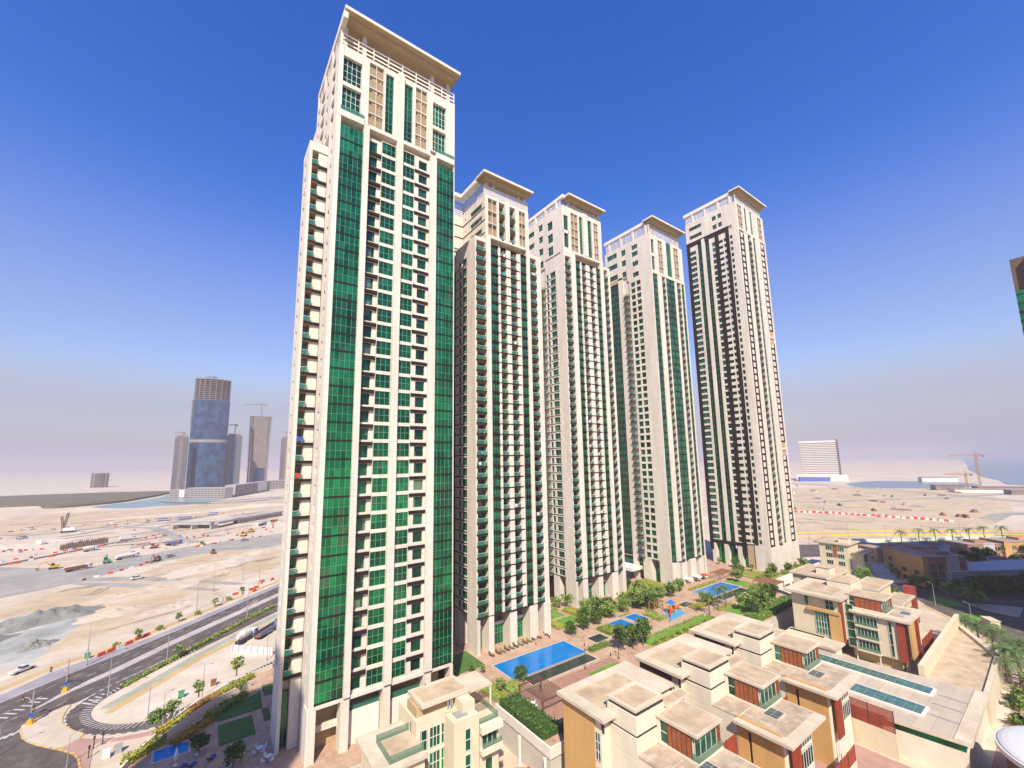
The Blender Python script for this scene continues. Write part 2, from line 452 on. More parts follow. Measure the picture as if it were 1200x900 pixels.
# hatching round the inside of the loop, and dashes on its outside
P = resample(loop_i, 1.0)
for a, b in zip(P[40:130], P[41:131]):
    d = (b - a).normalized(); nn = Vector((d.y, -d.x))
    if (b - a).length < .1: continue
    o = a + nn * -0.15; 
    c = a + nn * -1.9 + d * 0.7
    mk.face([(*o, Z0 + .04), (*(o + d * .28), Z0 + .04), (*(c + d * .28), Z0 + .04), (*c, Z0 + .04)], 'paint_white')
dashes(loop_o, 2.0, 1.0, .45, Z0 + .04, 'paint_white', mk)
P2 = [(-31.6, 141.1), (-28.7, 142.6)]
for k in range(5):
    x, y = -32.6 + k * .95, 140.2 + k * .55
    mk.face([(x, y, Z0 + .04), (x + .5, y - .2, Z0 + .04), (x + 1.2, y + 1.6, Z0 + .04), (x + .7, y + 1.8, Z0 + .04)], 'paint_white')
for k in range(4):
    x, y = -21.6 + k * 1.0, 149.8 + k * .9
    mk.face([(x + 3.2, y - 2.2, Z0 + .04), (x + 3.6, y - 1.9, Z0 + .04), (x + 1.6, y + .3, Z0 + .04), (x + 1.2, y, Z0 + .04)], 'paint_white')
for k in range(7):   # chevrons in the ghost island on the far left
    x, y = -36 + k * 1.0, 152.4 + k * 1.2
    mk.face([(x, y, Z0 + .04), (x + .4, y + .3, Z0 + .04), (x + 2.6, y - 1.6, Z0 + .04), (x + 2.2, y - 1.9, Z0 + .04)], 'paint_white')
struct('road_markings', mk)
# yellow and white kerb stones round the island
kb = MB()
P = resample(isl, .9)
for i, (a, b) in enumerate(zip(P, P[1:])):
    d = (b - a); ang = math.atan2(d.y, d.x)
    kb.obox(((a.x + b.x) / 2, (a.y + b.y) / 2), ang, d.length * .98, .3, Z0 - .1, Z0 + .16, 'paint_yellow' if i % 2 else 'median')
P = resample([(-28.4, 141.6), (-24.9, 134.7), (-21.9, 131.2), (-19.6, 128.6), (-17.3, 125.5), (-16.1, 122.7), (-15.3, 119.1), (-13.4, 106)], .9)
for i, (a, b) in enumerate(zip(P[14:], P[15:])):
    d = (b - a); ang = math.atan2(d.y, d.x)
    kb.obox(((a.x + b.x) / 2, (a.y + b.y) / 2), ang, d.length * .98, .34, Z0 - .1, Z0 + .17, 'paint_yellow' if i % 2 else 'pink_paving')
struct('kerb', kb)
# cycle path beside the highway, and the unfinished dusty crossroads
struct('cycle_path', strip([(-15.2, 143.2), (-13.6, 145.4), (-7.0, 153.4), (2.2, 164.8), (25.5, 188.0), (60, 224)], 2.6, Z0 + .016, 'green_path'))
struct('cycle_path', strip([(-14.4, 140.4), (-12.6, 143), (-6.0, 150.8), (3.2, 162.4), (27, 184), (62, 220)], 2.2, Z0 + .018, 'yellow_path'))
struct('verge', strip([(-60, 144), (-39, 172), (-31, 181.5), (-18, 189), (8, 216), (33, 241), (70, 282)], 2.6, Z0 + .016, 'yellow_path'))
struct('site_track', strip([(-70, 150), (-42, 180), (-31, 189), (-18, 198), (-6, 209.5), (9, 228.5), (31, 252), (80, 300)], 5.5, Z0 + .02, 'sand_pale'))
struct('dusty_road', poly2([(-160, 300), (-93.2, 379.7), (-52, 340), (-31.2, 364), (-6, 384), (22, 394), (80, 410), (200, 470)], [(-120, 235), (-69.1, 289.3), (-46.9, 302.9), (-29.5, 326.9), (12.9, 352), (46.0, 336), (100, 352), (220, 420)], 'asphalt_dusty', Z0 + .02))
struct('dusty_road', MB().sheet([(-46, 312), (-22.3, 297), (16.2, 252), (20, 246), (16, 246.5), (-24, 289), (-48, 304)], Z0 + .026, 'asphalt_dusty'))
struct('dusty_road', MB().sheet([(-47, 303), (-24.0, 281.5), (9.1, 244), (7.3, 241.4), (-25.0, 274), (-50, 300)], Z0 + .026, 'asphalt_dusty'))
struct('dusty_road', strip(smooth([(-180, 620), (-120, 545), (-80, 560), (-30, 560), (30, 640)], 5), 12, Z0 + .03, 'asphalt_dusty'))
struct('dusty_road', strip(smooth([(-60, 545), (-35, 520), (-15, 440), (0, 400)], 5), 9, Z0 + .03, 'asphalt_dusty'))
struct('trench', strip([(-130, 350), (-95, 387), (-73.7, 411), (-56, 438), (-37, 450)], [5, 6, 6, 5, 3], Z0 + .05, 'asphalt'))
hp = smooth([(-58.9, 246), (-50.5, 252), (-37.0, 247), (-31.2, 230), (-33, 219.9), (-35.5, 204.1), (-36.5, 193.1), (-43.4, 188.6), (-75, 200)], 5, True)
# wheel tracks criss-crossing the sand
sandmat('sand_track', (0.43, 0.335, 0.25), (0.60, 0.49, 0.385), .08, .2, .6, .2)
rt_ = random.Random(12); tk = MB(); tki = 0
for (ax, ay, bx, by, n) in ((-70, 190, 40, 330, 9), (-140, 400, 60, 600, 22), (-60, 250, 30, 300, 6), (-200, 520, 40, 740, 10), (360, 140, 900, 260, 18), (420, 60, 560, 260, 8)):
    for k in range(n):
        x, y = rt_.uniform(ax, bx), rt_.uniform(ay, by); a = rt_.gauss(.75, .5) if ax < 300 else rt_.gauss(1.9, .5); L = rt_.uniform(.25, .7) * abs(by - ay) * .5; pts = [(x, y)]
        sc_ = 1 if ay < 250 and ax < 100 else 2.2
        for j in range(6): a += rt_.gauss(0, .22); x += math.cos(a) * L / 6; y += math.sin(a) * L / 6; pts.append((x, y))
        for off in (-.9, .9):
            pp = smooth([(p[0] + off * sc_ * .7 * -math.sin(a), p[1] + off * sc_ * .7 * math.cos(a)) for p in pts], 4); q = strip(pp, .55 * sc_, Z0 + (.046 if sc_ == 1 else .13) + .0015 * (tki % 9), 'sand_track'); tki += 1
            b_ = len(tk.v); tk.v += q.v; tk.f += [tuple(b_ + i for i in f) for f in q.f]; tk.m += q.m
struct('sand_tracks', tk)
struct('gravel_yard', MB().sheet(hp, Z0 + .018, 'gravel'))
def mound(name, c, rx, ry, h, m, ang=0, seed=0, label=None):
    r = random.Random(seed); mb = MB(); n, k = 64, 16
    ph = [r.uniform(0, 6.28) for _ in range(5)]
    ca, sa = math.cos(ang), math.sin(ang)
    rows = []
    for j in range(k + 1):
        t = j / k
        row = []
        for i in range(n):
            a = 2 * math.pi * i / n
            q = 1 + .16 * math.sin(2 * a + ph[0]) + .10 * math.sin(5 * a + ph[1]) + .06 * math.sin(9 * a + ph[2] + 3 * t)
            x, y = rx * t * q * math.cos(a), ry * t * q * math.sin(a)
            z = h * (1 - t * t) ** 1.6 * (.55 + .9 * (.5 + .5 * mnoise.noise(Vector((x * 2.2 / rx + seed * 3.1, y * 2.2 / rx, .3 + seed))))) * (.85 + .5 * mnoise.noise(Vector((x * 6 / rx, y * 6 / rx, seed)))) - (.15 if j == k else 0)
            row.append((c[0] + ca * x - sa * y, c[1] + sa * x + ca * y, Z0 + max(z, -.15)))
        rows.append(row)
    for j in range(k):
        for i in range(n):
            i2 = (i + 1) % n
            if j == 0: mb.face([rows[0][0], rows[1][i], rows[1][i2]], m)
            else: mb.face([rows[j][i], rows[j + 1][i], rows[j + 1][i2], rows[j][i2]], m)
    o = mb.build(name, None, (c[0], c[1], Z0), True)
    if label: tag(o, label, 'mound')
    else: o['kind'] = 'structure'
    return o
sandmat('gravel_dark', (0.15, 0.16, 0.14), (0.27, 0.27, 0.24), .25, .4, 1.2)
mound('gravel_heap', (-46, 236), 17, 8, 4.4, 'gravel_dark', .35, 1, 'long grey gravel heap on the pale yard beyond the highway')
mound('gravel_heap', (-40, 205), 5, 3.4, 2.0, 'gravel_dark', .2, 2, 'small grey gravel heap beside the parked white pickup')
mound('gravel_heap', (-56, 216), 10, 5, 3.0, 'gravel_dark', .9, 3, 'mid-sized grey gravel heap at the left edge of the picture')
for i, (x, y, a, b, h, an) in enumerate(((-14, 262, 22, 9, 3.0, .8), (8, 300, 24, 10, 3.5, .7), (-24, 232, 12, 6, 2.2, .7), (-8, 226, 10, 5, 1.6, .7), (36, 330, 20, 8, 3, .6), (-110, 470, 40, 12, 4, .4), (60, 690, 60, 16, 7, .3), (-30, 650, 60, 12, 4, .2), (430, 210, 40, 14, 3, .9), (-150, 410, 30, 12, 4, .3))):
    mound('sand_heap', (x, y), a * 1.1, b * 1.2, h * .55, 'sand_pale' if i % 2 else 'sand', an, 10 + i)
# far water and mangrove flats
struct('water', MB().sheet(smooth([(-132, 868), (-97, 935), (-66, 1040), (-58, 1130), (-30, 1180), (60, 1060), (10, 830), (-52, 806), (-84, 800)], 4, True), Z0 + .06, 'sea_shallow'))
struct('water', strip([(-60, 880), (10, 800), (60, 800), (110, 830), (260, 900)], 26, Z0 + .1, 'sea_shallow'))
mg = smooth([(-600, 800), (-245, 964), (-182, 884), (-132, 906), (-101, 962), (-62, 1140), (-60, 1240), (-339, 1300), (-700, 1150)], 4, True)
mgm = MB()
o = MB().prism(mg, Z0 - .5, Z0 + 3.2, 'mangrove').build('mangrove', None, (-250, 1050, Z0)); tag(o, 'dark mangrove belt stretching along the far shore on the left', 'mangrove', None, 'stuff')
struct('sea', MB().sheet([(900, -6000), (1211.3, 84.9), (1233.0, 108.0), (1405.0, 131.5), (1627.6, 180.1), (2400, 300), (3372.4, 420), (7000, 900), (14900, 2500), (14900, -6000)], Z0 + .2, 'sea'))
struct('far_inlet', MB().sheet(smooth([(1075, 310), (1195, 318), (1280, 287.9), (1257, 160), (1092, 140), (980, 240)], 4, True), Z0 + .15, 'sea'))
# right-hand streets
struct('boulevard', poly2([(278, 112), (312, 124), (357.9, 92), (435, 56), (900, -150)], [(262, 104), (278.7, 105), (315, 83), (337, 72), (420, 40), (860, -160)], 'asphalt', Z0 + .03))
struct('side_street', MB().sheet([(190.3, 12), (190.3, 19.5), (201, 27.6), (214, 35.6), (225.1, 44.8), (246, 56), (252, 50), (240, 38), (234, 30), (232.8, 22.8), (250, 22.9), (252, 16), (228, 16), (216.7, 26.0), (205.5, 19.7)], Z0 + .02, 'asphalt'))
struct('side_street', MB().sheet([(240, 37), (252, 51), (264, 44), (293, 26), (302, 14), (252, 15), (249, 23), (246, 29)], Z0 + .024, 'asphalt'))
struct('side_street', MB().sheet([(252, 16), (320, -10), (345, 0), (300, 34), (266, 52), (252, 60), (246, 48)], Z0 + .012, 'asphalt'))  # this sheet and the next darken the ground where shade lies
struct('side_street', MB().sheet([(228, 16), (252, 16), (320, -10), (320, -40), (190, -20), (190.3, 12), (205.5, 19.7), (216.7, 26.0)], Z0 + .016, 'asphalt'))
struct('cycle_path', strip([(190.3, 20.8), (201, 29), (214, 37.2), (225, 46)], 1.4, Z0 + .03, 'yellow_path'))
# ------------------------------------------------------------------ dusty air
def haze_box():
    v = bpy.data.materials.new('dusty_air'); v.use_nodes = True
    n, l = v.node_tree.nodes, v.node_tree.links
    n.remove(n["Principled BSDF"])
    pv = n.new("ShaderNodeVolumePrincipled")
    pv.inputs['Color'].default_value = (0.56, 0.535, 0.585, 1)
    pv.inputs['Density'].default_value = HAZE
    pv.inputs['Anisotropy'].default_value = 0.0
    l.new(pv.outputs[0], n["Material Output"].inputs['Volume'])
    MATS['dusty_air'] = v
    g = G + 50
    o = MB().box(-g, g, -g, g, Z0 - 1.0, 192, 'dusty_air').build('haze')
    o['kind'] = 'stuff'
HAZE = 0.00022
haze_box()
# ------------------------------------------------------------------ towers
def south(y): return lambda a, d, z: (a, y - d, z)
def west(x): return lambda a, d, z: (x - d, a, z)
def north(y): return lambda a, d, z: (a, y + d, z)
def east(x): return lambda a, d, z: (x + d, a, z)
def wb(mb, F, a0, a1, d0, d1, z0, z1, m):
    p = F(a0, d0, z0); q = F(a1, d1, z1)
    mb.box(p[0], q[0], p[1], q[1], p[2], q[2], m)

class Tower:
    CAP = 98
    def __init__(s, name, loc, label, cat='tower', group=None):
        s.root = empty(name, loc, label, cat, group)
        s.loc = Vector(loc)
        s.wall = MB(); s.curtain = {}; s.items = []
        s.extra = []
    # plain wall between two heights
    def w(s, F, a0, a1, z0, z1, d=0.0, back=-1.9, m='render_cream'):
        wb(s.wall, F, a0, a1, back, d, z0, z1, m)
    def add(s, name, gen, zs, child=None):
        for z in zs: s.items.append((name, gen, z, child))
    def curt(s, F, a0, a1, z0, z1, fh, d=0.0, step=0.95, glass='glass_green', band='trim_brown', bh=0.32, off=0.0):
        mb = MB()
        wb(mb, F, a0, a1, -1.85, d - .12, z0, z1, glass)
        n = max(1, round((a1 - a0) / step)); st = (a1 - a0) / n
        for i in range(n + 1):
            a = a0 + i * st
            wb(mb, F, max(a0, a - .03), min(a1, a + .03), d - .15, d - .06, z0, z1, 'mullion')
        z = z0 + off
        while z < z1 - .1:
            if z > z0 - .01: wb(mb, F, a0 + .001, a1 - .001, d - .15, d - .02, z, z + bh, band)
            for q in (1.75,):
                if z + q < z1 - .1: wb(mb, F, a0 + .002, a1 - .002, d - .16, d - .08, z + q, z + q + .06, 'mullion')
            z += fh
        s.extra.append(('curtain_wall', mb))
    def wins(s, F, a0, a1, zs, fh, openings, d=0.0, zend=None, m='render_cream', glass='glass_dark', ledge=None, dep=.4, back=-1.9):
        """wall bay with an opening list [(w0, w1, sill, head, ncol, nrow)] on every floor"""
        openings = sorted(openings); dep = max(.06, min(dep, d - back - .2)) if back > -1.5 else dep
        zs = list(zs); zb = zs[0]; zt = zend if zend is not None else zs[-1] + fh
        edges = [a0] + [e for o in openings for e in o[:2]] + [a1]
        for i in range(0, len(edges), 2):
            if edges[i + 1] - edges[i] > .01: wb(s.wall, F, edges[i], edges[i + 1], back, d, zb, zt, m)
        for (w0, w1, sl, hd, nc, nr) in openings:
            prev = zb
            for z in zs:
                wb(s.wall, F, w0, w1, back, d - .003, prev, z + sl, m); prev = z + hd
            wb(s.wall, F, w0, w1, back, d - .003, prev, zt, m)
            def gen(mb, z, w0=w0, w1=w1, sl=sl, hd=hd, nc=nc, nr=nr):
                wb(mb, F, w0, w1, d - dep - .2, d - dep, z + sl, z + hd, glass)
                for i in range(nc + 1):
                    a = w0 + (w1 - w0) * i / nc
                    wb(mb, F, max(w0, a - .04), min(w1, a + .04), d - dep - .05, d - dep + .05, z + sl, z + hd, 'mullion')
                for i in range(nr + 1):
                    q = sl + (hd - sl) * i / nr
                    wb(mb, F, w0 + .001, w1 - .001, d - dep - .04, d - dep + .04, z + max(sl, q - .04), z + min(hd, q + .04), 'mullion')
            s.add('window', gen, zs)
        if ledge:
            l0, l1, lh, lp = ledge
            def geng(mb, z):
                wb(mb, F, l0, l1, -.5, d + lp, z - lh, z - .01, 'trim_brown')
            s.add('ledge', geng, zs)
    def balc(s, F, a0, a1, zs, fh, proj=.35, rec=1.7, edge=.42, door=.93, rounded=False, bal=1.0, top=None, face=0.0, glass='glass_dark'):
        zs = list(zs)
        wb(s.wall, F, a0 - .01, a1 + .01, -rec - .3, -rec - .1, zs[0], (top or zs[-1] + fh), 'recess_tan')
        def gen(mb, z):
            if rounded:
                n = 8; pts = []
                for i in range(n + 1):
                    t = i / n; a = a0 + (a1 - a0) * t; pts.append((a, face + proj * math.sin(math.pi * t) ** .6))
                poly = [F(a, d, 0)[:2] for a, d in pts] + [F(a1, -rec - .12, 0)[:2], F(a0, -rec - .12, 0)[:2]]
                mb.prism(poly, z - edge, z, 'trim_brown')
            else:
                wb(mb, F, a0 + .002, a1 - .002, -rec - .12, face + proj, z - edge, z, 'trim_brown')
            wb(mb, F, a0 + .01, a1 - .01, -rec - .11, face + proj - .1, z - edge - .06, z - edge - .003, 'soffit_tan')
            wd = (a1 - a0) * door
            wb(mb, F, a0 + .15, a0 + .15 + wd, -rec - .11, -rec - .05, z + .02, z + fh - edge - .3, glass)
            wb(mb, F, a0 + .15 + wd / 2 - .04, a0 + .15 + wd / 2 + .04, -rec - .05, -rec, z + .02, z + fh - edge - .35, 'mullion')
        def child(mb, z):
            if rounded:
                n = 8
                for i in range(n):
                    q = []
                    for t in (i / n, (i + 1) / n):
                        q.append(F(a0 + (a1 - a0) * t, face + proj * math.sin(math.pi * t) ** .6 - .05, 0)[:2])
                    mb.face([(*q[0], z + .05), (*q[1], z + .05), (*q[1], z + bal), (*q[0], z + bal)], 'balustrade')
            else:
                wb(mb, F, a0 + .03, a1 - .03, face + proj - .1, face + proj - .06, z + .04, z + bal, 'balustrade')
            wb(mb, F, a0 + .03, a1 - .03, face + (0 if rounded else proj - .12), face + (.05 if rounded else proj - .04), z + bal + .002, z + bal + .06, 'metal_white')
        s.add('balcony', gen, zs, ('balustrade', child))
    def part(s, name, mb): s.extra.append((name, mb))
    def finish(s):
        s.wall.build('wall', s.root)
        for nm, mb in s.extra: mb.build(nm, s.root)
        byname = {}
        for it in s.items: byname.setdefault(it[0], []).append(it)
        for nm, its in byname.items():
            its.sort(key=lambda t: abs(t[2] - 48))
            keep, rest = its[:s.CAP], its[s.CAP:]
            cache = {}
            for (_, gen, z, child) in keep:
                k = id(gen)
                if k not in cache:
                    mb = MB(); gen(mb, 0.0)
                    me = mb.mesh(nm, (s.loc.x, s.loc.y, 0.0))
                    cm = None
                    if child:
                        cb = MB(); child[1](cb, 0.0); cm = cb.mesh(child[0], (s.loc.x, s.loc.y, 0.0))
                    cache[k] = (me, cm)
                me, cm = cache[k]
                o = bpy.data.objects.new(nm, me); COL.objects.link(o); o.parent = s.root; o.location = (0, 0, z - s.loc.z)
                if cm:
                    c = bpy.data.objects.new(child[0], cm); COL.objects.link(c); c.parent = o
            if rest:
                mb = MB()
                for (_, gen, z, child) in rest:
                    gen(mb, z)
                    if child: child[1](mb, z)
                o = mb.build(nm, s.root); o['kind'] = 'stuff'

def frange(a, n, st): return [a + i * st for i in range(n)]

def louver(T, F, a0, a1, z0, z1, fh, d=0.0, glassgap=True):
    mb = MB()
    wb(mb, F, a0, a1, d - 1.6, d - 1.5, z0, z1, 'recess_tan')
    n = max(1, round((z1 - z0) / fh)); st = (z1 - z0) / n
    for i in range(n):
        zb = z0 + i * st
        wb(mb, F, a0, a1, d - .5, d + .12, zb - .12, zb + .12, 'render_cream')
        k = 9
        for j in range(k):
            q = zb + .45 + j * (st * .55 / k)
            wb(mb, F, a0 + .1, a1 - .1, d - .2, d - .06, q, q + st * .55 / k * .5, 'louver_tan')
        wb(mb, F, (a0 + a1) / 2 - .06, (a0 + a1) / 2 + .06, d - .22, d + .02, zb, zb + st, 'render_cream')
    wb(mb, F, a0, a1, d - .5, d + .12, z1 - .12, z1 + .12, 'render_cream')
    wb(mb, F, a0, a0 + .12, d - .3, d + .1, z0, z1, 'render_cream')
    wb(mb, F, a1 - .12, a1, d - .3, d + .1, z0, z1, 'render_cream')
    T.part('louver_screen', mb)

def railing(F, a0, a1, z0, z1, n, d=0.0, posts=3):
    mb = MB()
    for i in range(n):
        z = z0 + (z1 - z0) * (i + .5) / n
        wb(mb, F, a0, a1, d - .16, d - .06, z - .17, z + .17, 'render_white')
    for i in range(posts + 1):
        a = a0 + (a1 - a0) * i / posts
        wb(mb, F, a - .12, a + .12, d - .3, d - .02, z0, z1, 'render_cream')
    return mb

def roof_slab(T, x0, x1, y0, y1, z0, z1):
    mb = MB()
    mb.box(x0, x1, y0, y1, z1 - .75, z1, 'render_cream')
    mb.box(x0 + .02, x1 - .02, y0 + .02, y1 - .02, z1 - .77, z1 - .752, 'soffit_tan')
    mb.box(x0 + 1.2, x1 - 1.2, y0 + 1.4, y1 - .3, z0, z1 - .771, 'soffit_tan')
    T.part('roof_slab', mb)

def legs(T, F, spans, z1, dep=4.5, d=0.0):
    for a0, a1 in spans:
        mb = MB(); wb(mb, F, a0, a1, -dep, d, 0, z1, 'render_cream'); T.part('column', mb)

# ---- tower 1: nearest, emerald curtain walls on both sides of a white grid
X0, Y0 = 16.9, 83.6
T = Tower('residential_tower', (30.7, 96, 0), 'nearest and largest cream tower, two emerald glass strips framing its white window grid')
S = south(Y0); FH = 3.5
zs = frange(8.9, 32, FH); ZT = 120.9
W = T.wall
W.box(17.95, 44.4, Y0 + 1.85, 116, 8.9, 139.5, 'render_cream')          # body
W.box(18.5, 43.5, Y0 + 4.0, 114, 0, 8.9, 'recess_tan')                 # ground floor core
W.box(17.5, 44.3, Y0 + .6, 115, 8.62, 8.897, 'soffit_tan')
T.curt(S, 17.75, 22.7, 8.9, ZT, FH, d=.02)
T.curt(S, 39.8, 44.55, 8.9, ZT, FH, d=.02)
T.w(S, 22.7, 23.85, 8.9, 122.5, d=.55)
T.w(S, 38.15, 39.8, 8.9, 122.5, d=.55)
T.w(S, 30.0, 31.45, 8.9, 139.6, d=.6)
T.wins(S, 23.85, 26.75, zs, FH, [(23.9, 25.95, .4, 2.8, 1, 1)], d=-.55, zend=ZT, dep=.35, ledge=(23.85, 26.75, .66, .5), back=-1.9)
T.wins(S, 26.75, 30.0, zs, FH, [(26.85, 29.95, .55, 3.35, 3, 2)], d=0, zend=ZT, glass='glass_green', dep=.22)
T.wins(S, 31.45, 34.45, zs, FH, [(31.5, 34.4, .55, 3.35, 3, 2)], d=0, zend=ZT, glass='glass_green', dep=.22)
T.wins(S, 34.45, 38.15, zs, FH, [(35.5, 37.6, .6, 2.75, 1, 1)], d=-.1, zend=ZT, dep=.35, ledge=(34.45, 38.15, .66, .18))
T.w(S, 17.4, 17.75, 8.9, 139.6, d=.1); T.w(S, 44.55, 44.75, 8.9, 139.6, d=.1)
T.w(S, 17.75, 44.55, 8.3, 8.9, d=.12, back=-1.2)
# transfer band and crown
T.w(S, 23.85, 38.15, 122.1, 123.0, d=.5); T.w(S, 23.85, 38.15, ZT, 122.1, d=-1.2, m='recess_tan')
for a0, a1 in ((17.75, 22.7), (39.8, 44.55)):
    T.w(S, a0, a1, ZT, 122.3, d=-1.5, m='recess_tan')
    T.w(S, a0 - .02, a1 + .02, 122.5, 123.9, d=.3, m='render_cream')
    b = MB(); wb(b, S, a0, a1, .2, .26, 123.9, 124.9, 'balustrade'); T.part('balustrade', b)
for a0, a1, b0, b1 in ((17.75, 22.9, 18.0, 21.9), (38.3, 44.55, 38.9, 42.4)):
    T.w(S, a0, b0, 123.9, 139.6); T.w(S, b1, a1, 123.9, 139.6)
    T.w(S, b0, b1, 123.9, 124.2, d=-.01); T.w(S, b0, b1, 130.1, 131.0, d=-.01); T.w(S, b0, b1, 137.2, 139.6, d=-.01)
    for q0, q1 in ((124.2, 130.1), (131.0, 137.2)):
        b = MB()
        wb(b, S, b0, b1, -.9, -.7, q0, q1, 'glass_green')
        for i in range(5): wb(b, S, b0 + (b1 - b0) * i / 4 - .04, b0 + (b1 - b0) * i / 4 + .04, -.72, -.62, q0, q1, 'metal_white')
        for i in range(1, 4): wb(b, S, b0, b1, -.71, -.63, q0 + (q1 - q0) * i / 4 - .04, q0 + (q1 - q0) * i / 4 + .04, 'metal_white')
        T.part('window', b)
T.w(S, 22.9, 23.4, 123, 139.6); T.w(S, 37.35, 38.3, 123, 139.6)
louver(T, S, 23.4, 26.75, 123.2, 138.8, 3.0); louver(T, S, 34.3, 37.35, 123.2, 138.8, 3.0)
T.w(S, 26.75, 27.25, 123, 139.6); T.w(S, 29.1, 30.0, 123, 139.6); T.w(S, 31.45, 31.5, 123, 139.6); T.w(S, 33.7, 34.3, 123, 139.6)
T.w(S, 23.4, 26.75, 138.9, 139.6); T.w(S, 34.3, 37.35, 138.9, 139.6); T.w(S, 27.25, 29.1, 138.2, 139.6); T.w(S, 31.5, 33.7, 138.2, 139.6)
T.curt(S, 27.25, 29.1, 123, 138.2, 3.0, d=-.3, band='mullion', bh=.1); T.curt(S, 31.5, 33.7, 123, 138.2, 3.0, d=-.3, band='mullion', bh=.1)
T.part('railing', railing(S, 17.6, 44.6, 139.9, 143.0, 3, d=0, posts=8))
T.part('railing', railing(west(17.2), Y0 + .2, 106, 139.9, 143.0, 3, d=0, posts=6))
for a in (18.3, 22.4, 38.9, 43.2):
    b = MB(); wb(b, S, a - .45, a + .45, -1.7, -.5, 139.5, 144.85, 'render_cream'); T.part('roof_post', b)
roof_slab(T, 17.3, 45.0, 80.9, 104.5, 144.9, 146.6)
W.box(20, 42, 90, 112, 139.5, 144.6, 'render_cream')
# west side of the body
Wt = west(X0 + .15)
T.wins(Wt, Y0 - .16, 90.0, zs, FH, [(86.2, 87.5, .8, 2.4, 1, 1)], d=0, zend=122.5, back=-.9, glass='glass_dark', dep=.3)
T.w(Wt, Y0 - .16, 90.0, 0, 8.9, back=-1.2)
T.wins(Wt, Y0 - .16, 106, frange(122.5, 5, 3.4), 3.4, [(86.5, 89.5, .6, 2.9, 2, 2), (93, 94.5, .6, 2.2, 1, 1), (97, 101, .6, 2.9, 3, 2), (103, 104.5, .4, 2.4, 1, 1)], d=0, zend=139.6, back=-.9)
T.w(Wt, Y0 - 2.8, 106, 143.4, 144.88, d=.02, back=-.9)
for y in (90.5, 98, 105.2): T.w(Wt, y - .6, y + .6, 139.6, 143.4, back=-.9)
# west wing with its stack of balconies facing the viewer
W.box(13.95, 17.0, 91.9, 97.0, 0, 117.2, 'render_cream')
W.box(16.6, 18.0, 97.0, 117, 0, 117.0, 'render_cream')
S2 = south(90.0)
T.w(S2, 13.35, 13.95, 0, 117.2, d=0, back=-1.95); T.w(S2, 13.35, 17.0, 117.2, 119.1, d=0, back=-7)
T.w(S2, 15.25, 17.02, 0, 117.2, d=-.25, back=-1.95)
T.balc(S2, 13.95, 15.25, frange(12.4, 30, FH), FH, proj=.25, rec=1.5, edge=.55, door=.7, top=117.2)
def lg(mb, z): wb(mb, S2, 15.25, 16.95, -.4, .18, z - .55, z - .01, 'trim_brown')
T.add('ledge', lg, frange(12.4, 30, FH))
for k in range(30):
    z = 12.4 + k * FH
W2 = west(13.4)
T.wins(W2, 92.0, 97.0, frange(12.2, 30, FH), FH, [(93.6, 95.2, .8, 2.5, 1, 1)], d=0, zend=117.2, back=-.56)
T.w(W2, 92.0, 97, 0, 12.2, back=-.56)
T.wins(west(16.5), 97.0, 117, frange(12.2, 30, FH), FH, [(99, 101, .8, 2.5, 2, 1), (108, 111, .3, 2.6, 2, 1)], d=.0, zend=117.0, back=-.1)
b = MB(); wb(b, S2, 14.0, 15.2, -1.7, -1.4, 0.3, 9.4, 'glass_dark'); wb(b, S2, 14.55, 14.65, -1.42, -1.3, .3, 9.4, 'mullion'); T.part('door', b)
# east wing and back, plain
W.box(44.4, 47.8, 91, 117, 0, 118.0, 'render_cream')
T.w(south(91.0), 44.8, 47.8, 0, 118, d=.02, m='trim_brown')  # dark brown face stands in for the shaded gap between the towers
legs(T, S, ((16.85, 18.35), (22.4, 23.9), (30.0, 31.45), (38.2, 39.8), (44.0, 44.75)), 8.6, dep=2.2, d=.15)
b = MB(); wb(b, S, 24.2, 29.8, -1.6, -1.2, 0, 5.6, 'render_white'); wb(b, S, 31.6, 38, -1.6, -1.2, 0, 5.2, 'render_white')
T.part('podium_screen', b)
b = MB(); wb(b, S, 24.2, 29.8, -1.5, -1.44, 5.6, 6.7, 'balustrade'); wb(b, S, 31.6, 38, -1.5, -1.44, 5.2, 6.3, 'balustrade'); T.part('balustrade', b)
b = MB(); wb(b, S, 18.4, 22.4, -2.4, -2.0, 3.6, 4.7, 'render_cream'); T.part('beam', b)
T.finish()

